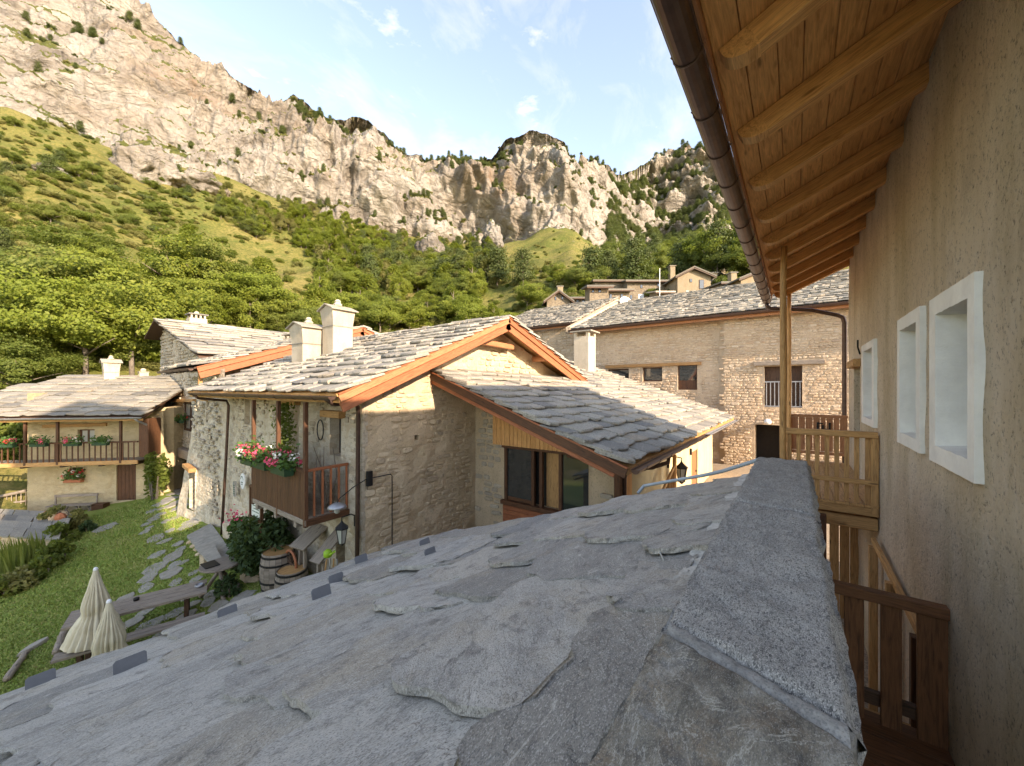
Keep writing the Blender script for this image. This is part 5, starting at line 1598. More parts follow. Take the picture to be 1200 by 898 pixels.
it = slates((V0 - .05, VT - .08, VZ0 - .02), (0, 1, 0), gV, VT1 - VT, lenV, 0.5, (0.5, 0.95), 0.06, seed=72)
place_pieces('slate', it, h2, M['slate'], M['slate_attr'], 130, 'slates')
gV2 = Vector((-1, 0, 0.36)).normalized()
it = slates((16.2, VT - .08, zv(16.2)), (0, 1, 0), gV2, VT1 - VT, (16.2 - VR) * 1.06, 0.5, (0.5, 0.95), 0.06, seed=73)
place_pieces('slate', it, h2, M['slate'], M['slate_attr'], 0, 'rear_slates')
mb = MB(); mb.prism([(V0, VT + .02, VZ0 - .07), (VR, VT + .02, VZR - .07), (16.2, VT + .02, zv(16.2) - .07), (16.2, VT + .02, zv(16.2) - .01), (VR, VT + .02, VZR - .01), (V0, VT + .02, VZ0 - .01)], (0, VT1 - VT - .1, 0)); mb.build('roof_deck', M['dark_wood'], h2)
verge(h2, (V0 + .05, 0, VZ0), (VR, 0, VZR), VT, ('red_wood', 'red_wood'), .26)
verge(h2, (16.2, 0, zv(16.2)), (VR, 0, VZR), VT, ('red_wood', 'red_wood'), .2)
mb = MB(); mb.beam((7.2, VT + .1, zv(7.2) - .5), (7.2, VT + .9, zv(7.2) - .5), .26, .26); mb.build('purlin', M['red_wood'], h2)
gutter(h2, (V0 - .08, VT1 - .1, VZ0 - .06), (V0 - .08, VT + .1, VZ0 - .06), .075, M['gutter'], 1.0)
mb = MB(); mb.beam((V0 + .25, VT + .35, -0.05), (V0 + .25, VT + .35, VZ0 - .1), .12, .12, (1, 0, 0)); mb.build('eave_post', M['old_wood'], h2)
for k in range(9):
    t = VT + .5 + k * .5; mb = MB(); mb.beam((V0 + .1, t, VZ0 - .1), (HS + .4, t, zv(HS + .4) - .15), .1, .12); mb.build('rafter', M['dark_wood'], h2)
mb = MB(); mb.beam((HS - .36, 20.55, -3.2), (HS - .4, 19.45, -3.28), .24, .16); mb.build('lintel', M['old_wood'], h2)
mb = MB(); mb.box(HS + .1, HS + .14, 19.7, 20.4, -5.2, -3.35); mb.build('door', M['grey_wood'], h2)
mb = MB(); mb.beam((HS - .12, 19.15, -0.42), (HS - .12, 18.6, -0.42), .2, .12); mb.build('lintel', M['old_wood'], h2)

# ------------------------------------------------------------------ tower-like house at the passage
tow = thing('tower_house', (7, 27, -5.6), 'tall rubble house with sunlit slate roof and arched passage beside the lawn', 'house')
TS = 6.2
A_T, A_Z, A_S = 31.0, 4.2, 5.5
zt_ = lambda t: A_Z - 0.305 * (A_T - t)
def tow_px(px, py):
    q = ray(px, py); return q * (TS / q.x)
TL2 = 33.0
def thole(x0, x1, y0, y1, d=.35):
    a, b = tow_px(x0, y0), tow_px(x1, y1); return (TL2 - a.y, TL2 - b.y, min(a.z, b.z), max(a.z, b.z), d)
thl = [thole(214.5, 229.5, 471, 507.5), thole(207, 224, 527, 580, 1.6)]
wall_face('front_wall', M['tower_plaster'], tow, (TS, TL2, 0), (0, -1, 0), TL2 - 20.0, -7.2, 4.0, thl, n=(-1, 0, 0), cell=0.2, amp=0.06, top=lambda w: zt_(TL2 - w) - .12 if TL2 - w < A_T else A_Z - .1)
wall_face('rear_wall', M['tower_plaster'], tow, (TS, TL2, 0), (1, 0, 0), 14, -7.2, 4.05, n=(0, 1, 0), cell=0.6, amp=0.04)
mb = MB(); mb.box(TS + 1.8, TS + 14, 21, 32.5, -7.2, 1.0); mb.build('body', M['tower_plaster'], tow)
it = rubble((TS - 0.02, TL2, 0), (0, -1, 0), (0, 0, 1), 10.5, -6.2, 3.9, (0.12, 0.26), (0.2, 0.6), 0.06, keep=lambda x, z, a, b: not in_hole(x, z, a, b, thl, .12) and z + b < zt_(TL2 - x) - .3 and mn.noise(Vector((x, z, 6))) > -0.12, seed=81)
place_pieces('stone', it, tow, M['grey_stone'], M['grey_stone_attr'], 150, 'wall_stones')
it = slates((A_S - .05, 22.3, zt_(22.3)), (1, 0, 0), Vector((0, 1, .305)), 15.5, (A_T - 22.3) * 1.045, 0.75, (0.8, 1.4), 0.07, seed=82)
place_pieces('slate', it, tow, M['slate_pale'], M['slate_attr'], 150, 'slates')
mb = MB(); mb.prism([(A_S, 22.3, zt_(22.3) - .09), (A_S, A_T, A_Z - .09), (A_S, A_T, A_Z - .01), (A_S, 22.3, zt_(22.3) - .01)], (15.4, 0, 0)); mb.prism([(A_S, A_T, A_Z - .09), (A_S, A_T + 2.6, A_Z - 1.0), (A_S, A_T + 2.6, A_Z - .92), (A_S, A_T, A_Z - .01)], (15.4, 0, 0)); mb.build('roof_deck', M['dark_wood'], tow)
a, b = tow_px(195, 522), tow_px(229, 524)
mb = MB(); mb.beam((TS - .12, a.y + .3, a.z), (TS - .12, b.y - .6, a.z - .02), .4, .5); mb.build('lintel', M['grey_wood'], tow)
a, b = tow_px(203, 469.5), tow_px(231, 469.5)
mb = MB(); mb.beam((TS - .08, a.y, a.z), (TS - .08, b.y, b.z), .25, .16); mb.build('lintel', M['old_wood'], tow)
h_ = thl[0]; ta, tb = TL2 - h_[0], TL2 - h_[1]
mb = MB()
mb.box(TS + .04, TS + .12, tb, ta, h_[2], h_[2] + .12); mb.box(TS + .04, TS + .12, tb, ta, h_[3] - .1, h_[3]); mb.box(TS + .041, TS + .121, tb, ta, (h_[2] + h_[3]) / 2 - .05, (h_[2] + h_[3]) / 2 + .05)
for t in (tb + .07, ta - .07, (ta + tb) / 2): mb.beam((TS + .082, t, h_[2]), (TS + .082, t, h_[3]), .13, .085, (1, 0, 0))
w_ = mb.build('window', M['dark_wood'], tow)
mb = MB(); mb.box(TS + .10, TS + .115, tb, ta, h_[2], h_[3]); mb.build('pane', M['glass_pale'], w_)
fp = tow_px(219, 492)
# round buttress at the passage
bp = tow_px(200, 570)
mb = MB(); mb.lathe((TS - .1, bp.y + .1, -7.0), [(1.15, 0), (.95, 1.4), (.8, 3.0), (.72, 3.95)], 16); mb.build('buttress', M['warm_plaster'], tow, True)
chimney(tow, (11.2, 25.5), 1.1, 1.0, 0.8, 2.35, slots=True)
chimney(tow, (7.6, 31.2), 0.9, 0.8, 0.55, 4.0, slots=True)

# ------------------------------------------------------------------ cottage with the flower balcony at far left
OX, OY = -24.2, 19.0
O_ = Vector((*from_xy(OX, OY), 0))
EX = Vector((0.7245, -0.6885, 0)); EY = Vector((0.6885, 0.7245, 0))
lf = lambda p: O_ + EX * p[0] + EY * p[1] + Vector((0, 0, p[2]))
cot = thing('balcony_cottage', tuple(lf((1.5, 2, -5.8))), 'small cream cottage with grey slate roof and flower-hung balcony at left', 'house')
WL = 5.75
def cpx(px, py, y=0.0):       # local x and z on a plane of the cottage seen at a photo pixel
    d = ray(px, py); n_ = EY
    k = (O_ + EY * y).dot(n_) / d.dot(n_); p = d * k
    return (p - O_).dot(EX), p.z
def chole(x0, x1, y0, y1, d=.3):
    a, b = cpx(x0, y0), cpx(x1, y1); return (a[0], b[0], min(a[1], b[1]), max(a[1], b[1]), d)
chl = [chole(91, 111, 503.5, 519.5, .22), chole(163, 178, 497, 536, .2), chole(82, 97, 548, 557, .3), chole(136.5, 159.5, 545, 586, .25)]
wall_face('front_wall', M['cream_plaster'], cot, O_, EX, WL + .2, -7.2, -1.2, chl, n=-EY, cell=0.13, amp=0.03, mat_in=M['interior'])
wall_face('side_wall', M['cream_plaster'], cot, O_ + EY * 6, -EY, 6, -7.2, -0.2, n=-EX, cell=0.4, amp=0.03)
mb = MB(lf); mb.box(0.3, WL + .1, .5, 6, -7, -1.0); mb.build('body', M['cream_plaster'], cot)
# roof
EV_Y, EVZ, CM = -1.35, -1.36, 0.45
gC = (EY + Vector((0, 0, CM))).normalized()
X0, X1 = -3.0, WL + .15
RUNC = 4.6 * math.sqrt(1 + CM * CM)
def keepc(m_, y_):
    x = X0 + m_
    lim = RUNC if x > -1.1 else RUNC * (1 - 0.5 * (-1.1 - x))
    return y_ < lim
it = slates(lf((X0, EV_Y, EVZ)), EX, gC, X1 - X0, RUNC, 0.48, (0.55, 1.05), 0.06, keep=keepc, seed=91)
place_pieces('slate', it, cot, M['slate_grey'], M['slate_grey_attr'], 200, 'slates')
zc = lambda y: EVZ + CM * (y - EV_Y)
yl = lambda f: EV_Y + 4.6 * f
mb = MB(lf); mb.prism([(X0, EV_Y, zc(EV_Y) - .07), (X1, EV_Y, zc(EV_Y) - .07), (X1, yl(1), zc(yl(1)) - .07), (-1.1, yl(1), zc(yl(1)) - .07), (X0, yl(.05), zc(yl(.05)) - .07)], (0, 0, .06)); mb.build('roof_deck', M['dark_wood'], cot)
mb = MB(lf); mb.prism([(-1.1, yl(1), zc(yl(1)) - .07), (X1, yl(1), zc(yl(1)) - .07), (X1, yl(2), zc(yl(0)) - .07), (-1.1, yl(2), zc(yl(0)) - .07)], (0, 0, .06)); mb.build('rear_roof', M['slate_grey'], cot)
gutter(cot, lf((X0, EV_Y - .1, EVZ - .02)), lf((X1, EV_Y - .1, EVZ - .03)), 0.075, M['zinc'], 1.0)
mb = MB(lf); mb.beam((X0, EV_Y + .06, EVZ - .14), (X1, EV_Y + .06, EVZ - .14), .06, .12); mb.build('eave_board', M['old_wood'], cot)
for k in range(18):
    x = X0 + .3 + k * .5; mb = MB(lf); mb.beam((x, EV_Y + .1, EVZ - .12), (x, .3, zc(.3) - .13), .08, .1); mb.build('rafter', M['dark_wood'], cot)
chimney(cot, tuple(lf((cpx(130, 440, 3.0)[0], 3.0, 0)).xy), 0.62, 0.62, 0.75, 0.2)
chimney(cot, tuple(lf((cpx(168, 440, 3.4)[0], 3.4, 0)).xy), 0.4, 0.4, 0.3, 0.45, slots=True)
mb = MB(lf); mb.tube([(WL - .1, EV_Y - .08, EVZ - .1), (WL - .05, EV_Y + .1, EVZ - .25), (WL + .06, -.75, EVZ - .5), (WL + .06, -.6, EVZ - .8), (WL + .06, -.45, -6.4)], .05, 8); mb.build('downpipe', M['zinc'], cot, True)
# windows and doors of the cottage
def cot_window(h_, frame, pane, name='window', y=0.12):
    mb = MB(lf); x0, x1, z0, z1 = h_[:4]
    mb.box(x0, x1, y, y + .05, z0, z0 + .07); mb.box(x0, x1, y, y + .05, z1 - .07, z1)
    for x in (x0 + .04, (x0 + x1) / 2, x1 - .04): mb.beam((x, y + .026, z0), (x, y + .026, z1), .08, .055, (0, 1, 0))
    o = mb.build(name, frame, cot)
    mb = MB(lf); mb.box(x0, x1, y + .03, y + .04, z0, z1); mb.build('pane', pane, o)
cot_window(chl[0], M['brown_wood'], M['glass_pale'])
h_ = chl[1]
mb = MB(lf); mb.box(h_[0] + .04, h_[1] - .04, .1, .15, h_[2], h_[3]); dd = mb.build('balcony_door', M['old_wood'], cot)
mb = MB(lf); xm = (h_[0] + h_[1]) / 2
for a, b in ((h_[0] + .1, xm - .03), (xm + .03, h_[1] - .1)):
    for k in range(3):
        z0 = h_[3] - .15 - (k + 1) * .3; mb.box(a, b, .085, .1, z0, z0 + .26)
mb.build('pane', M['glass_pale'], dd)
cot_window(chl[2], M['dark_wood'], M['glass'])
h_ = chl[3]
n_ = 5
for k in range(n_):
    x0 = h_[0] + (h_[1] - h_[0]) * k / n_; x1 = h_[0] + (h_[1] - h_[0]) * (k + 1) / n_ - .012
    mb = MB(lf); mb.beam(((x0 + x1) / 2, .08, h_[2] - .3), ((x0 + x1) / 2, .08, h_[3]), x1 - x0, .04, (0, 1, 0)); mb.build('door_board', M['brown_wood'], cot)
a = cpx(52, 499); b = cpx(126, 497)
mb = MB(lf); mb.beam((a[0], -.05, a[1] - .03), (b[0], -.05, b[1] - .02), .14, .16); mb.build('lintel', M['old_wood'], cot)
mb = MB(lf); mb.box(WL - .32, WL + .12, -.9, -.02, BZ - .55, -1.5); mb.build('side_boarding', M['brown_wood'], cot)
# balcony
cb = thing('flower_balcony', tuple(lf((-1, -1, -3.5))), 'long dark-slatted balcony with flower boxes across the cream cottage', 'balcony')
_, FZ = cpx(100, 541.5, -1.0); _, RZ = cpx(100, 519, -1.0)
BX0, BX1 = -3.0, WL - .25
for k in range(5):
    mb = MB(lf); mb.box(BX0, BX1, -1.0 + k * .2, -.81 + k * .2, FZ - .03, FZ + .02); mb.build('floor_board', M['grey_wood'], cb)
mb = MB(lf); mb.box(BX0, BX1, -1.06, -.99, FZ - .16, FZ + .03); mb.build('edge_beam', M['old_wood'], cb)
mb = MB(lf); mb.box(BX0, BX1, -1.07, -.98, RZ - .03, RZ + .04); mb.build('hand_rail', M['brown_wood'], cb)
k = 0
x = BX0 + .1
while x < BX1:
    mb = MB(lf); mb.beam((x, -1.025, FZ), (x, -1.025, RZ - .02), .05, .03, (0, 1, 0)); mb.build('baluster', M['brown_wood'], cb); x += .235
for px_ in (30, 68, 142):
    x = cpx(px_, 500, -1.0)[0]; mb = MB(lf); mb.beam((x, -1.02, FZ - .1), (x, -1.02, EVZ - .12), .1, .1, (0, 1, 0)); mb.build('post', M['brown_wood'], cb)
for x in (BX0 + .3, -1.2, .6, 2.2, 3.8, 5.2):
    mb = MB(lf); mb.box(x, x + .14, -1.0, .2, FZ - .24, FZ - .1); mb.build('joist', M['dark_wood'], cb)
for x in (-2.8, -1.5):
    mb = MB(lf); mb.beam((x, -.1, -7), (x, -.1, FZ - .1), .16, .16, (0, 1, 0)); mb.build('support_post', M['grey_wood'], cb)

# ------------------------------------------------------------------ hamlet on the slope behind the barns
def hamlet_house(x0, x1, ytop, yeave, ybase, Y, label, mat='stone', gable=True, wins=(), depth=6.0, turn=0.0, roofm='hamlet_slate', chim=None, peak=None):
    pl, pr_ = at(x0, yeave, Y), at(x1, yeave, Y)
    ex = (pr_ - pl); ex.z = 0; W = ex.length; ex.normalize(); ey = Vector((-ex.y, ex.x, 0))
    ze = pl.z; zt = at(x0, ytop, Y).z; z0 = at(x0, ybase, Y).z - 6
    f = lambda p: pl + ex * p[0] + ey * p[1] + Vector((0, 0, p[2] - pl.z))
    o = thing('hamlet_house', tuple(f((W / 2, 2, z0))), label, 'house', 'hamlet houses on the slope')
    mb = MB(f)
    pk = W * (0.5 if peak is None else peak)
    if gable:
        mb.prism([(0, 0, z0), (W, 0, z0), (W, 0, ze), (pk, 0, zt - .1), (0, 0, ze)], (0, depth, 0))
    else:
        mb.prism([(0, 0, z0), (0, 0, ze), (0, depth, zt), (0, depth, z0)], (W, 0, 0))
    mb.build('wall', M[mat], o)
    if gable:
        for (a, b) in (((-.5, ze - .5 * (zt - ze) / pk), (pk, zt)), ((W + .5, ze - .5 * (zt - ze) / (W - pk)), (pk, zt))):
            mb = MB(f); mb.prism([(a[0], -.6, a[1] + .02), (b[0], -.6, b[1] + .02), (b[0], -.6, b[1] + .2), (a[0], -.6, a[1] + .2)], (0, depth + 1, 0)); mb.build('roof', M[roofm], o)
            mb = MB(f); mb.beam((a[0], -.5, a[1] - .08), (b[0], -.5, b[1] - .08), .1, .18); mb.build('barge_board', M['dark_wood'], o)
    else:
        sl = (zt - ze) / depth
        mb = MB(f); mb.prism([(-.4, -.6, ze - .6 * sl + .03), (W + .4, -.6, ze - .6 * sl + .03), (W + .4, depth + .3, zt + .03), (-.4, depth + .3, zt + .03)], (0, 0, .18)); mb.build('roof', M[roofm], o)
        mb = MB(f); mb.beam((-.4, -.55, ze - .6 * sl - .05), (W + .4, -.55, ze - .6 * sl - .05), .1, .16); mb.build('fascia', M['dark_wood'], o)
    for (wx0, wx1, wy0, wy1, white) in wins:
        a, b = at(wx0, wy0, Y), at(wx1, wy1, Y)
        xa, xb = (a - pl).dot(ex), (b - pl).dot(ex)
        mb = MB(f); mb.box(xa, xb, -.05, .12, b.z, a.z); w_ = mb.build('window', M['white_paint'] if white else M['dark_wood'], o)
        m_ = (xb - xa) * (.22 if white else .12)
        mb = MB(f); mb.box(xa + m_, xb - m_, -.075, -.04, b.z + m_, a.z - m_); mb.build('pane', M['glass'], w_)
    if chim:
        a = at(chim[0], chim[1], Y + 2); xa = (a - pl).dot(ex)
        mb = MB(f); mb.box(xa - .4, xa + .4, 1.6, 2.4, a.z - 2.5, a.z); c_ = mb.build('chimney', M['hamlet_ochre'], o)
        mb = MB(f); mb.box(xa - .5, xa + .5, 1.5, 2.5, a.z + .003, a.z + .1); mb.build('chimney_cap', M['slate_grey'], c_)
    return o
hamlet_house(641, 668, 342, 352, 364, 52, 'small cream gabled house at the left end of the hamlet', 'hamlet_wall', wins=((650, 652, 348, 352, 0), (658, 660, 347, 351, 0)), chim=(656, 337), roofm='hamlet_slate')
hamlet_house(664, 690, 342, 350, 362, 54, 'low hamlet house with open dark loft beneath its slate roof', 'hamlet_wall', False, wins=((667, 671, 350, 355, 0), (675, 678, 350, 354, 0), (682, 685, 351, 355, 0)), roofm='hamlet_slate')
hamlet_house(691, 713, 332, 337, 356, 40, 'squat pale dovecote block with slate lid in front of the hamlet', 'hamlet_wall', False, depth=2.6, wins=((693.5, 696, 338, 343, 0), (701, 704, 338, 343, 0)))
hamlet_house(697, 737, 323, 330, 360, 58, 'grey-ochre plastered hamlet house with long sloping roof', 'hamlet_wall', False, depth=7, wins=((716, 719, 336, 341, 0), (726, 730, 345, 351, 0), (700, 703, 336, 340, 0)), chim=(741, 320), roofm='hamlet_slate')
hamlet_house(735, 790, 319, 330, 362, 56, 'wide ochre hamlet house with one white-framed window', 'hamlet_wall', False, wins=((748, 754, 345, 353, 1), (750, 753, 334, 338, 0), (770, 773, 332, 336, 0), (778, 782, 346, 352, 0), (738, 741, 346, 351, 0)), depth=7, chim=(787, 313), roofm='hamlet_slate')
hamlet_house(769, 786, 338, 343, 358, 50, 'small white-roofed lean-to among the hamlet houses', 'hamlet_ochre', False, wins=((772, 774.5, 345, 349, 0),), depth=2.5, roofm='white_plaster')
hamlet_house(794, 833, 315, 324, 352, 52, 'stone gabled hamlet house with dark brown roof edge', 'hamlet_ochre', True, wins=((819, 825, 328, 339, 0), (804, 807, 341, 347, 1), (808, 811, 327, 331, 0)), peak=.45, chim=(836, 321))
hamlet_house(846, 866, 330, 333, 350, 47, 'ruined low stone shed overgrown beside the hamlet', 'hamlet_wall', False, depth=4, chim=(858, 321))
hamlet_house(868, 912, 318, 327, 350, 44, 'cream hamlet house with porch beside the gallery gutter', 'hamlet_ochre', True, wins=((885, 892, 326, 338, 0),), peak=.5)
p = at(773, 352, 49)
mb = MB(); mb.tube([p, p + Vector((0, 0, 4.1))], .045, 6); tag(mb.build('mast_pole', M['white'], None), 'thin white pole rising above the hamlet lean-to', 'pole')

hamlet_house(836, 850, 322, 328, 350, 62, 'narrow grey stone hamlet house behind the gabled one', 'hamlet_wall', True, wins=((841, 844, 331, 336, 0),), roofm='hamlet_slate', chim=(846, 318))
hamlet_house(708, 738, 336, 341, 362, 48, 'low grey stone hamlet annex with small windows', 'hamlet_wall', False, wins=((714, 717, 345, 350, 0), (727, 730, 345, 350, 0)), depth=4, roofm='hamlet_slate')
hamlet_house(850, 872, 318, 325, 345, 66, 'upper stone hamlet house under the bright trees', 'hamlet_wall', True, wins=((856, 859, 329, 334, 0), (864, 867, 329, 334, 0)), roofm='hamlet_slate')
# ------------------------------------------------------------------ garden things
def gpt(px, py, dz=0.0):
    """where the ray through a photo pixel meets the sloping lawn"""
    q = ray(px, py); Y = 3.0
    for _ in range(3000):
        p = q * Y
        if p.z < G(p.x, p.y) + dz: return Vector((p.x, p.y, G(p.x, p.y) + dz))
        Y += 0.01
    return q * Y
npr = np.random.default_rng(11)
# flagstones of the path, each a piece of its own
path = tag(link('path', np_mesh('path', np.array([(*gpt(x, y).xy, 0) for x, y in ((196, 580), (222, 578), (262, 640), (300, 690), (250, 720), (150, 720), (165, 660))]) + [0, 0, 0], np.array([[0, 1, 2], [0, 2, 6], [6, 2, 3], [6, 3, 4], [6, 4, 5]]), M['lawn'], False)), kind='structure')
for v in path.data.vertices: v.co.z = G(v.co.x, v.co.y) + 0.005
def flagstone(c, rx, ry, an, seed, th=0.03, parent=path, mat='flag', name='paving_stone'):
    q = random.Random(seed); n = q.choice((6, 7, 8, 9)); out = []
    for i in range(n):
        a = 2 * math.pi * (i + q.uniform(-.25, .25)) / n; k = q.uniform(.82, 1.12)
        x, y = math.cos(a) * rx * k, math.sin(a) * ry * k
        out.append((c.x + x * math.cos(an) - y * math.sin(an), c.y + x * math.sin(an) + y * math.cos(an)))
    dz = [q.uniform(-.008, .012) for _ in range(2)]
    Z = lambda x, y: G(x, y) + dz[0] + (x - c.x) * dz[1]
    cx, cy = c.x, c.y
    vs = [(x, y, Z(x, y) - .05) for x, y in out] + [(x, y, Z(x, y) + th * .7) for x, y in out] + [(cx + (x - cx) * .93, cy + (y - cy) * .93, Z(x, y) + th) for x, y in out]
    fs = []
    for k in (0, 1): fs += [(k * n + i, k * n + (i + 1) % n, (k + 1) * n + (i + 1) % n, (k + 1) * n + i) for i in range(n)]
    fs.append(tuple(range(2 * n, 3 * n)))
    mb = MB(); mb.add(vs, fs); return mb.build(name, M[mat], parent)
STN = [(585, 228, 60, 40), (650, 298, 65, 30), (585, 340, 78, 36), (560, 377, 62, 34), (640, 362, 74, 36), (550, 413, 46, 44), (660, 395, 40, 50), (590, 290, 60, 22), (470, 460, 62, 34), (570, 455, 92, 46), (620, 240, 52, 12), (655, 330, 40, 24), (670, 250, 36, 16), (575, 157, 44, 15), (548, 176, 34, 12), (570, 126, 45, 14), (610, 97, 60, 14), (640, 78, 60, 12), (655, 60, 50, 10), (600, 140, 40, 12), (545, 205, 34, 14), (690, 318, 40, 14), (735, 385, 44, 22), (740, 405, 44, 18), (725, 360, 34, 16), (700, 185, 70, 16), (720, 165, 70, 15), (750, 158, 60, 14), (730, 140, 55, 14), (690, 130, 50, 13), (660, 118, 46, 12), (690, 104, 50, 11), (640, 108, 40, 10), (610, 115, 40, 10), (665, 92, 50, 10), (690, 82, 40, 9), (690, 60, 40, 9), (680, 44, 46, 9), (700, 34, 30, 7), (395, 188, 80, 24), (680, 270, 36, 16), (640, 200, 30, 12), (560, 190, 26, 9), (625, 165, 36, 12), (660, 150, 40, 12), (660, 425, 44, 26), (620, 440, 50, 24), (800, 440, 62, 34), (825, 488, 70, 50), (780, 470, 50, 34), (905, 455, 84, 40), (870, 492, 60, 26), (960, 470, 60, 24), (930, 440, 60, 22), (985, 440, 70, 22), (560, 555, 90, 40), (650, 515, 80, 30), (500, 545, 60, 30), (610, 590, 70, 24), (720, 480, 60, 22), (700, 520, 60, 26), (300, 580, 62, 46), (295, 620, 70, 34), (700, 452, 44, 22), (540, 510, 60, 22)]
for i, (zx, zy, w, hh) in enumerate(STN):
    px, py = zx / 3.206, 560 + zy / 3.206
    c = gpt(px, py)
    d = math.hypot(*to_xy(c.x, c.y)); Y = to_xy(c.x, c.y)[1]
    rx = w / 3.206 / F * Y * 0.5
    pa, pb = gpt(px, py - hh / 6.4), gpt(px, py + hh / 6.4)
    ry = (pa - pb).length * 0.5
    fw = (pa - pb); an = math.atan2(fw.y, fw.x) - math.pi / 2
    flagstone(c, rx, min(ry, rx * 1.9), an, 900 + i)
# logs and edging stones on the lawn
for i, ((a, b), r_, lab) in enumerate(((((8, 796), (31, 764)), .085, 'weathered short log lying on the lawn near the bottom edge'), (((66, 764), (75, 738)), .10, 'upright-looking split log edging the lawn by the table'))):
    p, q_ = gpt(*a, .09), gpt(*b, .09)
    log(p, q_, r_ * .75, r_ * .6, 40 + i).build('log', M['grey_wood'], None, True)
    tag(bpy.data.objects['log' if i == 0 else 'log.001'], lab, 'log')
p = gpt(39, 760); st_ = flagstone(p, .28, .12, .5, 77, .08, None, 'flag', 'edging_stone'); tag(st_, 'pale flat stone set in the lawn beside the short log', 'stone')

# picnic table and benches
pa, pb = gpt(90, 778), gpt(232, 716)
pa.z = pb.z = 0
d_ = (pb - pa).normalized(); L_ = 2.25
side = Vector((-d_.y, d_.x, 0))
mid = (pa + pb) / 2
def plankset(name, label, cat, c, w, n, hh, th, leg_in, legw=.09):
    zt = G(c.x, c.y) + hh
    o = thing(name, (c.x, c.y, G(c.x, c.y)), label, cat)
    for k in range(n):
        x = (k - (n - 1) / 2) * w / n
        mb = MB(); a = c + side * x; a.z = zt; mb.beam(a - d_ * L_ / 2, a + d_ * (L_ / 2 + rnd.uniform(-.03, .03)), w / n - .012, th, (0, 0, 1)); mb.build('plank', M['grey_wood'], o)
    for s_ in (-1, 1):
        b = c + d_ * s_ * (L_ / 2 - .35)
        for y in ((-1, 1) if w > .4 else (0,)):
            e = b + side * y * w * .32; g0 = G(e.x, e.y)
            mb = MB(); mb.beam((e.x, e.y, g0 - .1), (b.x + side.x * y * w * .25, b.y + side.y * y * w * .25, zt - th / 2), legw, legw, d_); mb.build('leg', M['dark_wood'], o)
        mb = MB(); a = b.copy(); a.z = zt - th / 2 - .045; mb.beam(a - side * w * .42, a + side * w * .42, .07, .08); mb.build('cross_bar', M['dark_wood'], o)
    return zt
zt_tab = plankset('picnic_table', 'long weathered plank table on the lawn beside the cream parasols', 'table', mid, .78, 4, .74, .055, .3)
plankset('bench', 'low plank bench between the weathered table and the slab roof', 'bench', mid - side * .85, .30, 2, .44, .05, .3)
a = mid + d_ * 1.0; a.z = zt_tab + .03
tag(MB().lathe(a, [(.07, 0), (.09, .02), (.085, .06), (.07, .065), (.06, .02)], 14).build('ashtray', M['zinc'], None, True), 'round metal ashtray on the far end of the weathered table', 'ashtray')
a = mid - d_ * .1 + side * .12; a.z = zt_tab + .03
tag(MB().lathe(a, [(.05, 0), (.055, .05), (.045, .06)], 10).build('candle_cup', M['iron'], None, True), 'small dark cup in the middle of the weathered table', 'cup')

# two closed parasols
def parasol(px, py, Y, label):
    top = at(px, py, Y)
    g0 = G(top.x, top.y)
    o = thing('parasol', (top.x, top.y, g0), label, 'parasol', 'closed cream parasols')
    mb = MB(); mb.tube([(top.x, top.y, g0 - .1), (top.x, top.y, top.z - .02)], .024, 8); mb.build('pole', M['grey_wood'], o)
    mb = MB(); vs = []; NR, NA = 26, 96
    ht = 1.36
    for j in range(NR + 1):
        f = j / NR
        r0 = .035 + .40 * f ** 1.1 + (.02 if f > .95 else 0)
        for k in range(NA):
            an = 2 * math.pi * k / NA
            fold = abs(math.sin(an * 8 + 2.6 * mn.noise(Vector((math.cos(an) * 1.3, math.sin(an) * 1.3, px))) + f * 1.1 + .5 * mn.noise(Vector((f * 3, an, px))))) ** .8
            r = r0 * (1 - .38 * min(1, f * 3) * (1 - fold)) * (1 - .22 * math.exp(-((f - .62) / .08) ** 2)) + .05 * f * mn.fractal(Vector((math.cos(an) * 1.6, math.sin(an) * 1.6, f * 3 + px)), .9, 2, 3)
            drop = .12 * f * abs(math.sin(an * 4)) if j == NR else 0
            vs.append((top.x + math.cos(an) * r, top.y + math.sin(an) * r, top.z - f * ht - (.10 * (1 - fold) if f > .97 else 0)))
    fs = [(j * NA + k, (j + 1) * NA + k, (j + 1) * NA + (k + 1) % NA, j * NA + (k + 1) % NA) for j in range(NR) for k in range(NA)]
    mb.add(vs, fs); mb.build('canopy', M['cloth'], o, True)
    mb = MB(); mb.lathe(top - Vector((0, 0, .02)), [(.035, 0), (.04, .03), (.03, .06), (.012, .075)], 10); mb.build('finial', M['white'], o)
    mb = MB(); mb.box(top.x - .3, top.x + .3, top.y - .3, top.y + .3, g0 - .03, g0 + .06); mb.build('base', M['flag'], o)
parasol(112, 668, 7.7, 'closed cream parasol farther from the slab roof, partly behind the other')
parasol(127.5, 706, 6.9, 'closed cream parasol nearer the slab roof in front of the other')

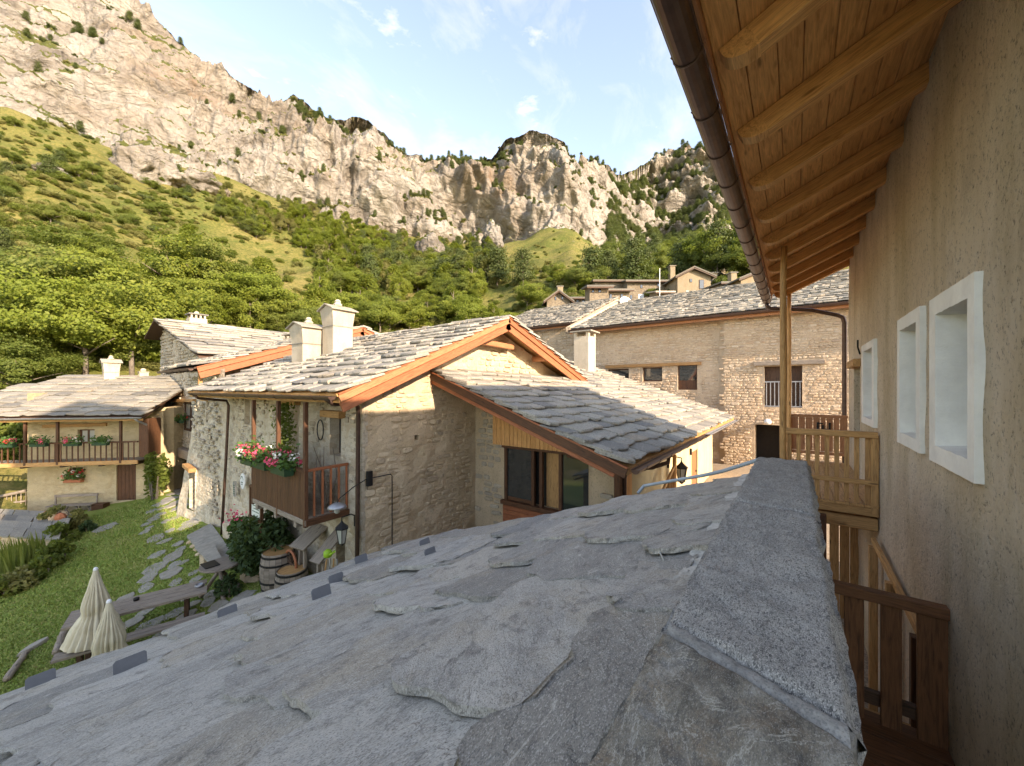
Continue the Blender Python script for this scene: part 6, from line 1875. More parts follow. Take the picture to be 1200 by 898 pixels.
# two cask tables, wall tools, small tripod table, slab platform
def barrel(px, py, r, hh, label):
    c = gpt(px, py); c.z = G(c.x, c.y)
    o = thing('barrel', tuple(c), label, 'barrel', 'old wine casks')
    n = 18
    for k in range(n):
        a0, a1 = 2 * math.pi * k / n, 2 * math.pi * (k + .96) / n
        vs = []
        for j in range(7):
            f = j / 6; rr = r * (.86 + .14 * math.sin(math.pi * f))
            for an in (a0, a1):
                vs.append((c.x + math.cos(an) * rr, c.y + math.sin(an) * rr, c.z + hh * f)); 
        fs = [(2 * j, 2 * j + 1, 2 * j + 3, 2 * j + 2) for j in range(6)]
        mb = MB(); gs = [(v[2], math.cos(a0) * r, math.sin(a0) * r) for v in vs]; mb.add(vs, fs, gs); mb.build('stave', M['grey_wood'], o)
    for f in (.08, .28, .72, .92):
        rr = r * (.86 + .14 * math.sin(math.pi * f)) + .008
        mb = MB(); mb.lathe((c.x, c.y, c.z + hh * f - .025), [(rr, 0), (rr, .05)], 24); mb.build('hoop', M['iron'], o)
    mb = MB(); mb.lathe((c.x, c.y, c.z + hh - .05), [(r * .84, 0), (r * .84, .025)], 20); mb.build('lid', M['old_wood'], o)
    return c
barrel(326, 689, .40, .95, 'taller old wooden cask beside the ivy bush')
barrel(342, 701, .36, .70, 'shorter wooden cask in front of the taller cask')
c = gpt(258, 697)
tt = thing('tripod_table', tuple(c), 'small round rustic table on splayed branch legs beside the stone slab', 'table')
mb = MB(); mb.lathe(c + Vector((0, 0, .74)), [(.42, 0), (.44, .02), (.43, .05)], 15); mb.build('top', M['grey_wood'], tt)
for k in range(3):
    an = k * 2.1 + .4; d2 = Vector((math.cos(an), math.sin(an), 0))
    log(c + d2 * .42, c + d2 * -.05 + Vector((0, 0, .75)), .05, .04, k + 5).build('leg', M['grey_wood'], tt, True)
mb = MB(); q_ = c + Vector((-.08, .1, .795)); mb.box(q_.x - .25, q_.x + .05, q_.y - .2, q_.y + .22, q_.z, q_.z + .02); tag(mb.build('tray', M['iron'], None), 'dark tray on the small rustic table', 'tray')
# slab platform by the front wall
pl_ = [gpt(*p_) for p_ in ((219, 632), (247, 617), (272, 652), (262, 668), (240, 656))]
mb = MB(); mb.prism([Vector((p_.x, p_.y, p_.z + .04)) for p_ in pl_], (0, 0, .09)); o = mb.build('stone_platform', M['flag']); tag(o, 'large flat stone slab terrace at the foot of the house wall', 'terrace')
for k, ((x0, y0), (x1, y1)) in enumerate((((222, 634), (243, 657)), ((244, 658), (262, 670)))):
    a, b = gpt(x0, y0), gpt(x1, y1)
    for j in range(5):
        p_ = a.lerp(b, (j + .5) / 5); s_ = flagstone(p_, .16, .11, j, 300 + j + k * 7, .07, o, 'stone', 'edge_stone')
pl_ = [gpt(*p_) for p_ in ((228, 654), (249, 648), (262, 672), (246, 675))]
mb = MB(); mb.prism([Vector((p_.x, p_.y, p_.z + .30)) for p_ in pl_], (0, 0, .06)); o = mb.build('stone_slab', M['flag']); tag(o, 'grey stone slab on a plinth beside the tripod table', 'slab')
mb = MB(); c_ = sum(pl_, Vector()) / 4; mb.box(c_.x - .2, c_.x + .2, c_.y - .2, c_.y + .2, c_.z - .1, c_.z + .30); mb.build('plinth', M['stone'], o)
mb = MB(); a, b = Vector((HS - .55, 14.6, -4.5)), Vector((HS - .45, 12.6, -4.3)); mb.beam(a, b, .5, .5); tag(mb.build('stone_ledge', M['front_plaster']), 'low plastered ledge along the foot of the house front', 'ledge')
# things at the foot of the house corner: sloping cellar lids, ladder, tools, wheel
cl = thing('cellar_hatch', (4.5, 9.2, -4.6), 'sloping timber cellar hatch boards against the house foot', 'hatch')
for (t, w, z0, z1) in ((9.75, .55, -3.5, -3.85), (8.85, .35, -3.45, -3.95)):
    mb = MB(); mb.beam((HS - .1, t, z0), (HS - .75, t - .1, z1), w, .05, (0, 0, 1)); mb.build('lid', M['grey_wood'], cl)
    for dx in (-.2, .2):
        mb = MB(); mb.beam((HS - .6, t - .1 + dx * .6, -4.9), (HS - .6, t - .1 + dx * .6, z1), .07, .07, (1, 0, 0)); mb.build('post', M['grey_wood'], cl)
wl = thing('cart_wheel', (4.3, 10.0, -4.5), 'small dark cart wheel leaning by the casks', 'wheel')
mb = MB(); pts = [Vector((HS - .75, 9.95 + .3 * math.cos(k * math.pi / 10), -4.28 + .3 * math.sin(k * math.pi / 10))) for k in range(21)]; mb.tube(pts, .03, 6); mb.build('rim', M['red_wood'], wl)
for k in range(5):
    an = k * math.pi / 5; d2 = Vector((0, math.cos(an), math.sin(an))) * .29; mb = MB(); c0 = Vector((HS - .75, 9.95, -4.28)); mb.tube([c0 - d2, c0 + d2], .014, 5); mb.build('spoke', M['dark_wood'], wl)
bl = thing('watering_can', (4.2, 10.3, -3.9), 'bright lime-green can hanging above the wheel', 'watering can')
c = at(384, 649, 8.35)
mb = MB(); mb.lathe(c, [(.06, -.08), (.09, -.05), (.085, .05), (.04, .09)], 12); mb.build('body', M['lime'], bl, True)
mb = MB(); mb.tube([c + Vector((0, -.1, 0)), c + Vector((0, -.2, .06)), c + Vector((0, -.28, .12))], [.03, .02, .03], 8); mb.build('spout', M['lime'], bl)
for k in range(4):
    a = at(378 + k * 6, 690, 8.5); b = at(383 + k * 4, 655, 8.6)
    mb = MB(); mb.tube([a, b], .018, 6); mb.box(a.x - .06, a.x + .06, a.y - .05, a.y + .05, a.z, a.z + .12); tag(mb.build('garden_tool', M['zinc'] if k % 2 else M['old_wood'], None), 'long-handled garden tool leaning on the house foot', 'tool', 'leaning garden tools')
# boards on the wall: round plaque, small plaque, notice frame
c = at(303, 562, 12.4)
def on_front(px, py, off=.2):
    q = ray(px, py); return q * ((HS - off) / q.x)
c = on_front(285, 564)
mb = MB()
mb.lathe((0, 0, 0), [(.20, 0), (.20, .03), (.17, .035)], 20); pl = None
vs = [(c.x - v.z, c.y + v.x, c.z + v.y * 1.3) for v in mb.v]; fs = list(mb.f); mb = MB(); mb.add(vs, fs); pq = mb.build('round_plaque', M['white']); tag(pq, 'round white enamel plaque on the pebbly house front', 'plaque')
mb = MB()
for k in range(9):
    an = math.pi * (.15 + .7 * k / 8); mb.box(c.x - .045, c.x - .04, c.y + .12 * math.cos(an) - .012, c.y + .12 * math.cos(an) + .012, c.z + .16 * math.sin(an) - .015, c.z + .16 * math.sin(an) + .015)
mb.box(c.x - .045, c.x - .04, c.y - .08, c.y + .08, c.z - .05, c.z - .02); mb.box(c.x - .045, c.x - .04, c.y - .06, c.y + .06, c.z - .11, c.z - .085); mb.build('lettering', M['ink'], pq)
c = on_front(275, 572)
mb = MB(); mb.box(c.x - .02, c.x + .02, c.y - .11, c.y + .11, c.z - .28, c.z + .22); pq = mb.build('small_plaque', M['zinc']); tag(pq, 'narrow grey metal plaque left of the round white one', 'plaque')
mb = MB()
for k in range(5): mb.box(c.x - .026, c.x - .022, c.y - .07, c.y + .07, c.z - .2 + k * .07, c.z - .17 + k * .07)
mb.build('lettering', M['ink'], pq)
c = on_front(300, 590, .9)
nb = thing('notice_board', (c.x, c.y, -4.7), 'framed green-lined notice board on posts behind the ivy bush', 'notice board')
for t in (-.36, .36):
    mb = MB(); mb.beam((c.x, c.y + t, -4.8), (c.x, c.y + t, c.z + .45), .07, .07, (1, 0, 0)); mb.build('post', M['brown_wood'], nb)
for z in (-.42, .42):
    mb = MB(); mb.box(c.x - .03, c.x + .03, c.y - .36, c.y + .36, c.z + z - .03, c.z + z + .03); mb.build('frame_rail', M['brown_wood'], nb)
mb = MB(); mb.box(c.x - .01, c.x + .01, c.y - .28, c.y + .28, c.z - .36, c.z + .36); mb.build('sheet', M['paper'], nb)
mb = MB()
for k in range(7): mb.box(c.x - .016, c.x - .012, c.y - .22, c.y + .22 - .05 * (k % 3), c.z + .24 - k * .08, c.z + .262 - k * .08)
mb.build('lettering', M['ink'], nb)
# wire, lamp and conduit at the house corner
lp = at(395, 594, 7.9)
wl_ = thing('street_lamp', tuple(lp), 'metal dish lamp hung from a wire in front of the balcony', 'lamp')
mb = MB(); mb.lathe(lp, [(.02, .09), (.06, .08), (.17, .02), (.19, -.02), (.17, -.02), (.05, .05)], 18); mb.build('shade', M['zinc'], wl_, True)
mb = MB(); mb.lathe(lp + Vector((0, 0, -.14)), [(.03, 0), (.06, .03), (.06, .09), (.03, .13)], 10); mb.build('bulb', M['glass_pale'], wl_, True)
wb = Vector((HS + .05, HT - .05, -2.05))
mb = MB(); mb.tube([lp + Vector((0, 0, .08)), lp + Vector((.02, -.05, .17)), lp.lerp(wb, .5) + Vector((0, 0, .1)), wb], .012, 5); mb.build('arm_wire', M['iron'], wl_)
mb = MB(); mb.box(wb.x - .05, wb.x + .08, wb.y - .06, wb.y + .02, wb.z - .18, wb.z + .16); mb.build('bracket', M['iron'], wl_)
mb = MB(); mb.tube([wb + Vector((0.05, -.06, 0)), wb + Vector((.55, -.06, 0)), wb + Vector((.6, -.06, -.05)), wb + Vector((.6, -.06, -2.6))], .014, 5); mb.build('cable', M['iron'], wl_)

# ------------------------------------------------------------------ plants near the houses
def bush(name, c, rad, n, size, mat, label, cat, seed=1, lumps=14, group=None, stem=True, up=.3, flat=1.0):
    g = np.random.default_rng(seed); c = Vector(c)
    o = thing(name, (c.x, c.y, c.z - rad[2]), label, cat, group)
    pts = []
    for k in range(lumps):
        d = g.normal(size=3); d /= np.linalg.norm(d); rr = g.uniform(.45, .8)
        cc = d * rr * np.array(rad); cr = np.array(rad) * g.uniform(.28, .48)
        m = n // lumps; u = g.normal(size=(m, 3)); u /= np.linalg.norm(u, axis=1)[:, None]
        pts.append(cc + u * cr * g.uniform(.75, 1.05, size=(m, 1)))
    pts = np.concatenate(pts); pts = pts[pts[:, 2] > -rad[2] * .95]
    v, f = foliage(pts, size, g, up)
    me = np_mesh('foliage', v, f, mat, False); link('foliage', me, None, o, Matrix.Translation(c))
    if stem:
        b = Vector((c.x, c.y, c.z - rad[2])); mb = MB()
        for k in range(5):
            an = k * 1.3; mb.tube([b + Vector((math.cos(an) * .1, math.sin(an) * .1, -.15)), c + Vector((math.cos(an) * rad[0] * .4, math.sin(an) * rad[1] * .4, -rad[2] * .1))], .02 * (1 + rad[0]), 5)
        mb.build('stem', M['bark'], o)
    return o
def geranium(c, w, axis, label, cols=('pink', 'white_petal', 'pink'), seed=1, pot='green_pot', hh=.38, group='geranium boxes', name='flower_box', dens=1.0):
    g = np.random.default_rng(seed); c = Vector(c); ax = Vector(axis).normalized(); ay = Vector((-ax.y, ax.x, 0))
    o = thing(name, tuple(c), label, 'flower box', group)
    mb = MB(); mb.beam(c - ax * w / 2 + Vector((0, 0, .02)), c + ax * w / 2 + Vector((0, 0, .02)), .2, .18); mb.build('pot', M[pot], o)
    m = int(330 * w * dens + 90)
    P = np.stack([g.uniform(-.55, .55, m) * w, g.normal(0, .13, m), .06 + np.abs(g.normal(.12, .12, m)) * hh / .3], 1)
    W_ = np.outer(P[:, 0], np.array(ax)) + np.outer(P[:, 1], np.array(ay)); W_[:, 2] += P[:, 2]
    v, f = foliage(W_, .085, g, .6, 1.2); link('leaves', np_mesh('leaves', v, f, M['leaf_geranium'], False), None, o, Matrix.Translation(c))
    for ci_, cn in enumerate(cols):
        pts = []
        for k in range(max(3, int(7 * w * dens))):
            q0 = np.array(ax) * g.uniform(-.5, .5) * w + np.array(ay) * g.normal(0, .12); q0[2] += g.uniform(.16, .42) * hh / .38
            u = g.normal(size=(26, 3)); u /= np.linalg.norm(u, axis=1)[:, None]; pts.append(q0 + u * .075)
        v, f = foliage(np.concatenate(pts), .055, g, .2, 1.0); link('blossoms', np_mesh('blossoms', v, f, M[cn], False), None, o, Matrix.Translation(c))
    return o
for i, (t, lab, cols) in enumerate(((11.15, 'pink geranium pot at the far end of the brown balcony rail', ('pink', 'white_petal', 'pink')), (10.35, 'pink and white geranium box between the balcony posts', ('pink', 'white_petal', 'pink')), (9.3, 'geranium pot hanging nearest the balcony corner post', ('pink', 'white_petal', 'pink', 'pink')))):
    geranium((BS - .16, t, -1.86), .7, (0, 1, 0), lab, cols, 5 + i)
fx = [(cpx(9, 520, -1.15)[0], ('pink', 'red'), 'salmon geranium box at the left end of the cottage balcony'), (cpx(47, 520, -1.15)[0], ('pink',), 'sparse geranium box left of the cottage window'), (cpx(86, 520, -1.15)[0], ('red', 'white_petal', 'pink'), 'red and white geranium box below the cottage window'), (cpx(119, 520, -1.15)[0], ('white_petal',), 'mostly green flower box right of the cottage window')]
for i, (x, cols, lab) in enumerate(fx):
    geranium(lf((x, -1.2, RZ - .05)), .62, EX, lab, cols, 25 + i, hh=.28, dens=.8)
h_ = chl[2]
geranium(lf(((h_[0] + h_[1]) / 2, -.15, h_[2] - .25)), .75, EX, 'red geranium box under the small lower cottage window', ('red', 'red', 'white_petal'), 41, 'terracotta', .5)
geranium((TS - .25, tow_px(218, 493).y, tow_px(218, 494).z), .5, (0, 1, 0), 'small red flower pot in the tower window', ('red', 'red'), 42, 'green_pot', .3)
# ivy bush by the house front
ib = on_front(309, 640, 1.0)
c = gpt(312, 690); c = Vector((HS - .75, 11.75, -4.15))
bush('ivy_bush', c, (.75, 1.15, .85), 5200, .085, M['leaf_ivy'], 'dense dark ivy bush at the foot of the house balcony', 'bush', 3, 26)
mb = MB(); mb.lathe((HS - .7, 11.8, -5.1), [(.5, 0), (.42, .6), (.35, .9)], 9); tag(mb.build('stone_stump', M['stone'], None), 'stone stump under the ivy bush', 'stump')
bush('red_flowering_plant', Vector((HS - .9, 13.0, -4.0)), (.25, .3, .3), 300, .09, M['leaf_geranium'], 'small pink-flowered plant left of the ivy bush', 'plant', 4, 5)
v, f = foliage(np.array([(HS - 1.0, 13.0, -3.7)]) + npr.normal(0, .14, size=(60, 3)), .07, npr, .2, 1.0)
tag(link('pink_blossoms', np_mesh('pink_blossoms', v, f, M['pink'], False)), 'pink blossoms above the small plant by the notice board', 'flowers')
c = gpt(272, 697); bush('low_plant', c + Vector((0, 0, .25)), (.35, .4, .3), 420, .08, M['leaf_ivy'], 'low green plant between the tripod table and the casks', 'plant', 6, 6)
# climbing vine on the balcony post
pts = []
for k in range(900):
    z = npr.uniform(-1.7, -.35); pts.append((BS + .25 + npr.normal(0, .09), 10.15 + npr.normal(0, .10 + .09 * (-.35 - z)), z))
v, f = foliage(np.array(pts), .065, npr, .2, 1.2); tag(link('climbing_vine', np_mesh('climbing_vine', v, f, M['leaf_mid'], False)), 'thin green vine climbing behind the middle balcony post', 'vine')
pts = []
br = MB()
for k in range(7):
    b = Vector((4.6, 9.0, BZ)); e = b + Vector((npr.normal(0, .3), npr.normal(0, .35), npr.uniform(.9, 1.5))); m_ = b.lerp(e, .5) + Vector((npr.normal(0, .1), npr.normal(0, .1), 0)); br.tube([b, m_, e], [.03, .02, .008], 5)
tag(br.build('bare_branches', M['grey_wood']), 'bare twisted branches standing on the brown balcony', 'branches')
# plants by the cottage: climber at the right corner, pots
for i, (px, py, r_, lab) in enumerate(((181, 553, .75, 'leafy rose bush climbing at the right corner of the cottage'),)):
    p = cpx(px, py, -.6); c = lf((p[0], -.6, p[1] - .1)); bush('rose_bush', c, (.55, .55, 1.25), 1500, .12, M['leaf_mid'], lab, 'bush', 7, 16)
# cottage bench
bx0 = cpx(58, 588, -.55)[0]; bx1 = cpx(110, 588, -.55)[0]; gz = G(*lf(((bx0 + bx1) / 2, -.5, 0)).xy)
bo = thing('cottage_bench', tuple(lf(((bx0 + bx1) / 2, -.5, gz))), 'pale wooden bench with crossed legs against the cream cottage wall', 'bench')
for k in range(3):
    mb = MB(lf); mb.box(bx0, bx1, -.75 + k * .14, -.63 + k * .14, gz + .42, gz + .46); mb.build('seat_slat', M['grey_wood'], bo)
mb = MB(lf); mb.box(bx0, bx1, -.33, -.29, gz + .78, gz + .9); mb.build('backrest', M['grey_wood'], bo)
for k in range(4):
    x = bx0 + .15 + (bx1 - bx0 - .3) * k / 3
    for sg in (-1, 1):
        mb = MB(lf); mb.beam((x - .13 * sg, -.55, gz), (x + .13 * sg, -.55, gz + .42), .06, .06, (0, 1, 0)); mb.build('leg', M['grey_wood'], bo)
for x in (bx0 + .05, bx1 - .05):
    mb = MB(lf); mb.beam((x, -.31, gz), (x, -.31, gz + .9), .06, .06, (0, 1, 0)); mb.build('back_post', M['grey_wood'], bo)
x = cpx(118, 588, -.4)[0]
mb = MB(lf); mb.box(x - .25, x + .25, -.6, -.2, gz, gz + .42); tag(mb.build('wooden_crate', M['brown_wood']), 'dark wooden crate between the cottage bench and door', 'crate')
# fence at the far left under the balcony
fp0, fp1 = gpt(-20, 602), gpt(30, 596)
fe = thing('log_fence', tuple(fp0), 'low rustic log fence left of the cottage wall', 'fence')
fd = (fp1 - fp0)
for k in range(10):
    p = fp0 + fd * k / 9; p.z = G(p.x, p.y); mb = MB(); mb.beam(p, p + Vector((0, 0, .9)), .05, .03, (1, 0, 0)); mb.build('picket', M['grey_wood'], fe)
log(fp0 + Vector((0, 0, .7)), fp1 + Vector((0, 0, .95)), .09, .08, 6).build('top_log', M['grey_wood'], fe, True)
log(fp0 + Vector((0, 0, .35)), fp1 + Vector((0, 0, .4)), .05, .05, 7).build('lower_log', M['grey_wood'], fe, True)

# slate-topped stone garden box at the left edge
ov = thing('stone_oven', tuple(gpt(20, 660)), 'low stone garden oven with ragged slate lid at the left edge', 'oven')
ztop = -5.8
def on_z(px, py, z):
    q = ray(px, py); return q * (z / q.z)
k0, k1, k2 = on_z(67, 631, ztop), on_z(-70, 622, ztop), on_z(82, 611, ztop)
bz = G(k0.x, k0.y)
ua = (k1 - k0); ua.z = 0; wid_ = ua.length; ua.normalize(); ub = (k2 - k0); ub.z = 0; dep_ = ub.length; ub.normalize()
f_ov = lambda p: Vector((k0.x, k0.y, 0)) + ua * p[0] + ub * p[1] + Vector((0, 0, p[2]))
mb = MB(f_ov); mb.box(0.12, wid_, .12, dep_ + .4, bz - .6, ztop - .02); mb.build('core', M['warm_plaster'], ov)
nf = Vector((ua.y, -ua.x, 0)); nf = nf if nf.dot(ub) < 0 else -nf
it = rubble(f_ov((.1, .1, 0)), ua, (0, 0, 1), wid_, bz - .1, ztop - .05, (.14, .28), (.25, .7), .06, seed=101)
# rubble() faces along e x up; flip when that points inwards
if ua.cross(Vector((0, 0, 1))).dot(nf) < 0:
    it = rubble(f_ov((wid_, .1, 0)), -ua, (0, 0, 1), wid_, bz - .1, ztop - .05, (.14, .28), (.25, .7), .06, seed=101)
place_pieces('stone', it, ov, M['barn_stone'], M['barn_stone_attr'], 90)
q = random.Random(8)
for r_ in range(4):
    x = -.1
    while x < wid_:
        w = q.uniform(.5, 1.1)
        c = (x + w / 2, -.05 + r_ * dep_ / 3.4 + .25, ztop + .03 + r_ * .05)
        mb = MB(f_ov)
        out = [(c[0] + a * w / 2 * q.uniform(.88, 1.08), c[1] + b * .40 * q.uniform(.85, 1.1), c[2] + b * .07) for a, b in ((-1, -1), (-.3, -1.08), (.4, -.95), (1, -1), (1.03, 0), (1, 1), (0, 1), (-1, 1), (-1.02, 0))]
        mb.prism(out, (0, 0, .06)); mb.build('slate', M['slate_grey'], ov); x += w + .02
for k in range(9):
    c = f_ov((.25 + q.uniform(0, 1.3), dep_ * .75 + q.uniform(0, .6), ztop + .32)); mb = MB(); mb.lathe(c, [(.16, -.14), (.2, -.02), (.13, .1), (.04, .16)], 7); mb.build('boulder', M['terracotta'] if k % 3 == 0 else M['stone'], ov)
c = f_ov((.7, dep_ * .8, ztop + .5)); bush('alpine_plant', c, (.42, .4, .28), 500, .09, M['leaf_olive'], 'small yellowish plant growing on the slate lid of the oven', 'plant', 12, 8)
# border of shrubs round it
for i, (px, py, rx, rz, mt, lab) in enumerate(((76, 636, .5, .5, 'leaf_mid', 'rounded border shrub at the upper corner of the oven'), (92, 618, .4, .45, 'leaf_olive', 'small yellowing shrub on the lawn beside the oven'), (66, 660, .5, .45, 'leaf_mid', 'border shrub against the oven corner'), (45, 678, .5, .4, 'leaf_mid', 'low border shrub in front of the oven'), (22, 690, .5, .38, 'leaf_olive', 'olive border shrub near the left edge of the lawn'), (0, 700, .5, .4, 'leaf_mid', 'border shrub at the very left edge of the lawn'), (104, 622, .28, .25, 'leaf_ivy', 'dark tuft at the tip of the shrub border'))):
    c = gpt(px, py); bush('border_shrub', c + Vector((0, 0, rz * .7)), (rx, rx * 1.2, rz), 900, .09, M[mt], lab, 'shrub', 60 + i, 10, 'border shrubs')
pts = []
for (px, py) in ((8, 665), (22, 668), (0, 672), (14, 678), (36, 660)):
    c = gpt(px, py)
    for k in range(120): pts.append((c, npr.normal(0, .22, 2), npr.uniform(.5, 1.15), npr.normal(0, .12, 2)))
vs, fs = [], []
for (c, o2, h2_, ln) in pts:
    b = len(vs); x, y = c.x + o2[0], c.y + o2[1]; z = G(x, y)
    vs += [(x - .02, y + .015, z), (x + .02, y - .015, z), (x + ln[0] * .5 + .012, y + ln[1] * .5, z + h2_ * .6), (x + ln[0], y + ln[1], z + h2_)]; fs.append((b, b + 1, b + 2, b + 3))
o = link('tall_grass', np_mesh('tall_grass', vs, fs, M['leaf_mid'], False)); tag(o, 'clump of tall upright grass before the stone oven', 'grass', kind='stuff')
lg = thing('sleeper_log', tuple(gpt(10, 692)), 'short dark timber edging in the border at the left edge', 'log')
log(gpt(-12, 694, .12), gpt(22, 682, .14), .12, .1, 9).build('trunk_piece', M['grey_wood'], lg, True)

# ------------------------------------------------------------------ lawn sheet with standing blades
ls, lt = np.arange(-7, 5.9, .3), np.arange(4.0, 28.6, .3)
SS, TT = np.meshgrid(ls, lt, indexing='ij')
ZZ = np.array([G(a, b) for a, b in zip(SS.ravel(), TT.ravel())])
o = link('lawn', np_mesh('lawn', np.stack([SS.ravel(), TT.ravel(), ZZ + .03 * 0 + 0.0], 1), grid_faces(len(ls), len(lt)), M['lawn'])); tag(o, kind='structure')
k = 90000
# blades thin out with distance; none on the flagged path
Pq = []
while len(Pq) < k:
    px, py = rnd.uniform(-30, 330), rnd.uniform(570, 850)
    q = ray(px, py); 
    # closed form on the sloping plane
    den = q.z + 0.045 * q.y - 0.2 * q.x
    if den > -1e-3: continue
    Y = (-4.75 + .36 - 1.0) / den
    s_, t_ = q.x * Y, q.y * Y
    if s_ < -3 or s_ > 4.6 or t_ > 27 or t_ < 7 or Y > 26: continue
    Pq.append((s_, t_, Y, px, py))
A_ = np.array(Pq)
zz = -4.75 - .045 * (A_[:, 1] - 8) + .2 * (A_[:, 0] - 5)
hb_ = npr.uniform(.025, .075, k) * np.clip(A_[:, 2] / 14, .7, 1.2); wv = .008 + .0009 * A_[:, 2]
an = npr.uniform(0, 6.28, k); ln = npr.normal(0, .03, (k, 2))
b0 = np.stack([A_[:, 0] - np.cos(an) * wv, A_[:, 1] - np.sin(an) * wv, zz], 1); b1 = np.stack([A_[:, 0] + np.cos(an) * wv, A_[:, 1] + np.sin(an) * wv, zz], 1)
tp = np.stack([A_[:, 0] + ln[:, 0], A_[:, 1] + ln[:, 1], zz + hb_], 1)
o = link('grass', np_mesh('grass', np.stack([b0, b1, tp], 1).reshape(-1, 3), np.arange(3 * k).reshape(-1, 3), M['blades'], False)); tag(o, 'short green lawn grass in front of the houses', 'grass', kind='stuff')
# ------------------------------------------------------------------ hillside, cliffs
TAB = [(-500, 60, 130, -60, 150, -280, 190), (-150, 120, 140, 20, 155, -170, 190), (0, 138, 150, 20, 165, -75, 185), (60, 150, 158, 60, 172, -45, 195),
 (120, 172, 165, 80, 180, -8, 205), (170, 190, 172, 90, 188, 8, 215), (200, 196, 176, 108, 192, 38, 218), (220, 200, 180, 120, 196, 57, 220), (262, 208, 188, 140, 205, 83, 225),
 (309, 228, 196, 165, 212, 117, 235), (327, 236, 200, 175, 216, 120, 240), (343, 240, 205, 170, 225, 109, 255), (369, 250, 212, 185, 232, 123, 262), (388, 256, 217, 192, 236, 136, 266),
 (405, 262, 222, 200, 240, 141, 270), (431, 270, 230, 205, 248, 137, 275), (450, 276, 236, 212, 252, 150, 280), (468, 278, 240, 215, 256, 176, 290), (500, 280, 248, 216, 262, 187, 310),
 (540, 286, 258, 214, 272, 190, 330), (575, 292, 265, 210, 280, 189, 320), (592, 294, 262, 225, 276, 168, 292), (612, 298, 258, 225, 272, 157, 286), (640, 296, 256, 225, 270, 157, 284),
 (662, 290, 258, 225, 272, 165, 288), (672, 288, 262, 230, 280, 190, 300), (690, 296, 268, 240, 300, 196, 340), (712, 300, 275, 245, 320, 194, 360), (728, 305, 290, 250, 360, 204, 400),
 (745, 306, 330, 255, 400, 200, 460), (770, 305, 360, 262, 430, 184, 520), (800, 300, 370, 252, 430, 186, 540), (830, 296, 380, 245, 420, 190, 540), (860, 292, 390, 240, 440, 200, 560),
 (900, 285, 400, 240, 450, 205, 560), (1000, 270, 400, 230, 450, 190, 560), (1200, 230, 380, 180, 430, 120, 540), (1700, 150, 330, 80, 380, 0, 460)]
TA = np.array(TAB, float)
px2th = lambda px: np.arctan((np.asarray(px, float) - CX) / F)
TH = px2th(TA[:, 0])
def prof(th):
    px = CX + F * np.tan(np.clip(th, TH[0], TH[-1]))
    v = [np.interp(px, TA[:, 0], TA[:, i]) for i in range(1, 7)]
    c = np.cos(np.clip(th, TH[0], TH[-1]))
    rb, rm, rt = v[1] / c, v[3] / c, v[5] / c
    zb_, zm, zt = (CY - v[0]) / F * v[1], (CY - v[2]) / F * v[3], (CY - v[4]) / F * v[5]
    return rb, zb_, rm, zm, rt, zt
def blend(th):
    return clamp((R(108) - abs(th)) / R(36), 0, 1)
R0 = 33.0
def hill_z(X, Y):
    r = math.hypot(X, Y); th = math.atan2(X, Y)
    rb, zb_, *_ = prof(th)
    if r < R0:
        s, t = from_xy(X, Y); return G(s, t)
    s, t = from_xy(X / r * R0, Y / r * R0); g0 = G(s, t)
    B = blend(th)
    w = min(1.3, (r - R0) / (rb - R0))
    px = CX + F * math.tan(clamp(th, TH[0], TH[-1]))
    p = 0.98 if px < 500 else 0.98 - 0.16 * min(1, (px - 500) / 120)
    z = g0 + (zb_ - g0) * B * w ** p
    q = Vector((X * 0.02, Y * 0.02, 0))
    k = min(1, (r - R0) / 40)
    z += k * (5.0 * mn.fractal(q, 0.9, 2.1, 4) + 1.6 * mn.fractal(q * 5, 0.9, 2.1, 3)) * (0.4 + 0.6 * B) * min(1, abs(1.12 - w) * 4)
    if 560 < px < 720: z += 12 * math.exp(-((px - 640) / 50) ** 2) * math.exp(-((w - .78) / .16) ** 2)
    return z - (1 - B) * 0.08 * (r - R0)
ths = np.concatenate([np.arange(-180, -75, 5), np.arange(-75, 75, 0.55), np.arange(75, 180.1, 5)]) * math.pi / 180
ws = np.concatenate([np.linspace(0, .97, 9) * 0, np.linspace(0, 1.06, 96)])[8:]
vs = []
rr_in = np.concatenate([np.linspace(0.5, R0, 26)[:-1]])
rows = []
for th in ths:
    rb = float(prof(th)[0])
    rs = np.concatenate([rr_in, R0 + (rb - R0) * np.linspace(0, 1.05, 92) ** 1.15])
    for r in rs:
        X, Y = r * math.sin(th), r * math.cos(th)
        s, t = from_xy(X, Y)
        z = hill_z(X, Y)
        if r < R0: z -= 0.06
        vs.append((s, t, z))
NRW = len(rr_in) + 92
o = link('hillside', np_mesh('hillside', vs, grid_faces(len(ths), NRW), M['hill'])); tag(o, kind='structure')
# flip if the sheet faces down
if o.data.polygons[len(o.data.polygons) // 2].normal.z < 0: o.data.flip_normals()
mb = MB(); mb.lathe((0, 0, -60), [(5000, 0), (5000, .5)], 48); o = mb.build('ground', M['hill']); tag(o, kind='structure')
# gravel court between the houses
cs = np.arange(4.6, 30, .8); ct = np.arange(-10, 7.8, .8)
SS, TT = np.meshgrid(cs, ct, indexing='ij')
o = link('gravel_court', np_mesh('gravel_court', np.stack([SS.ravel(), TT.ravel(), np.array([G(a, b) for a, b in zip(SS.ravel(), TT.ravel())]) + .012], 1), grid_faces(len(cs), len(ct)), M['gravel'])); tag(o, kind='structure')

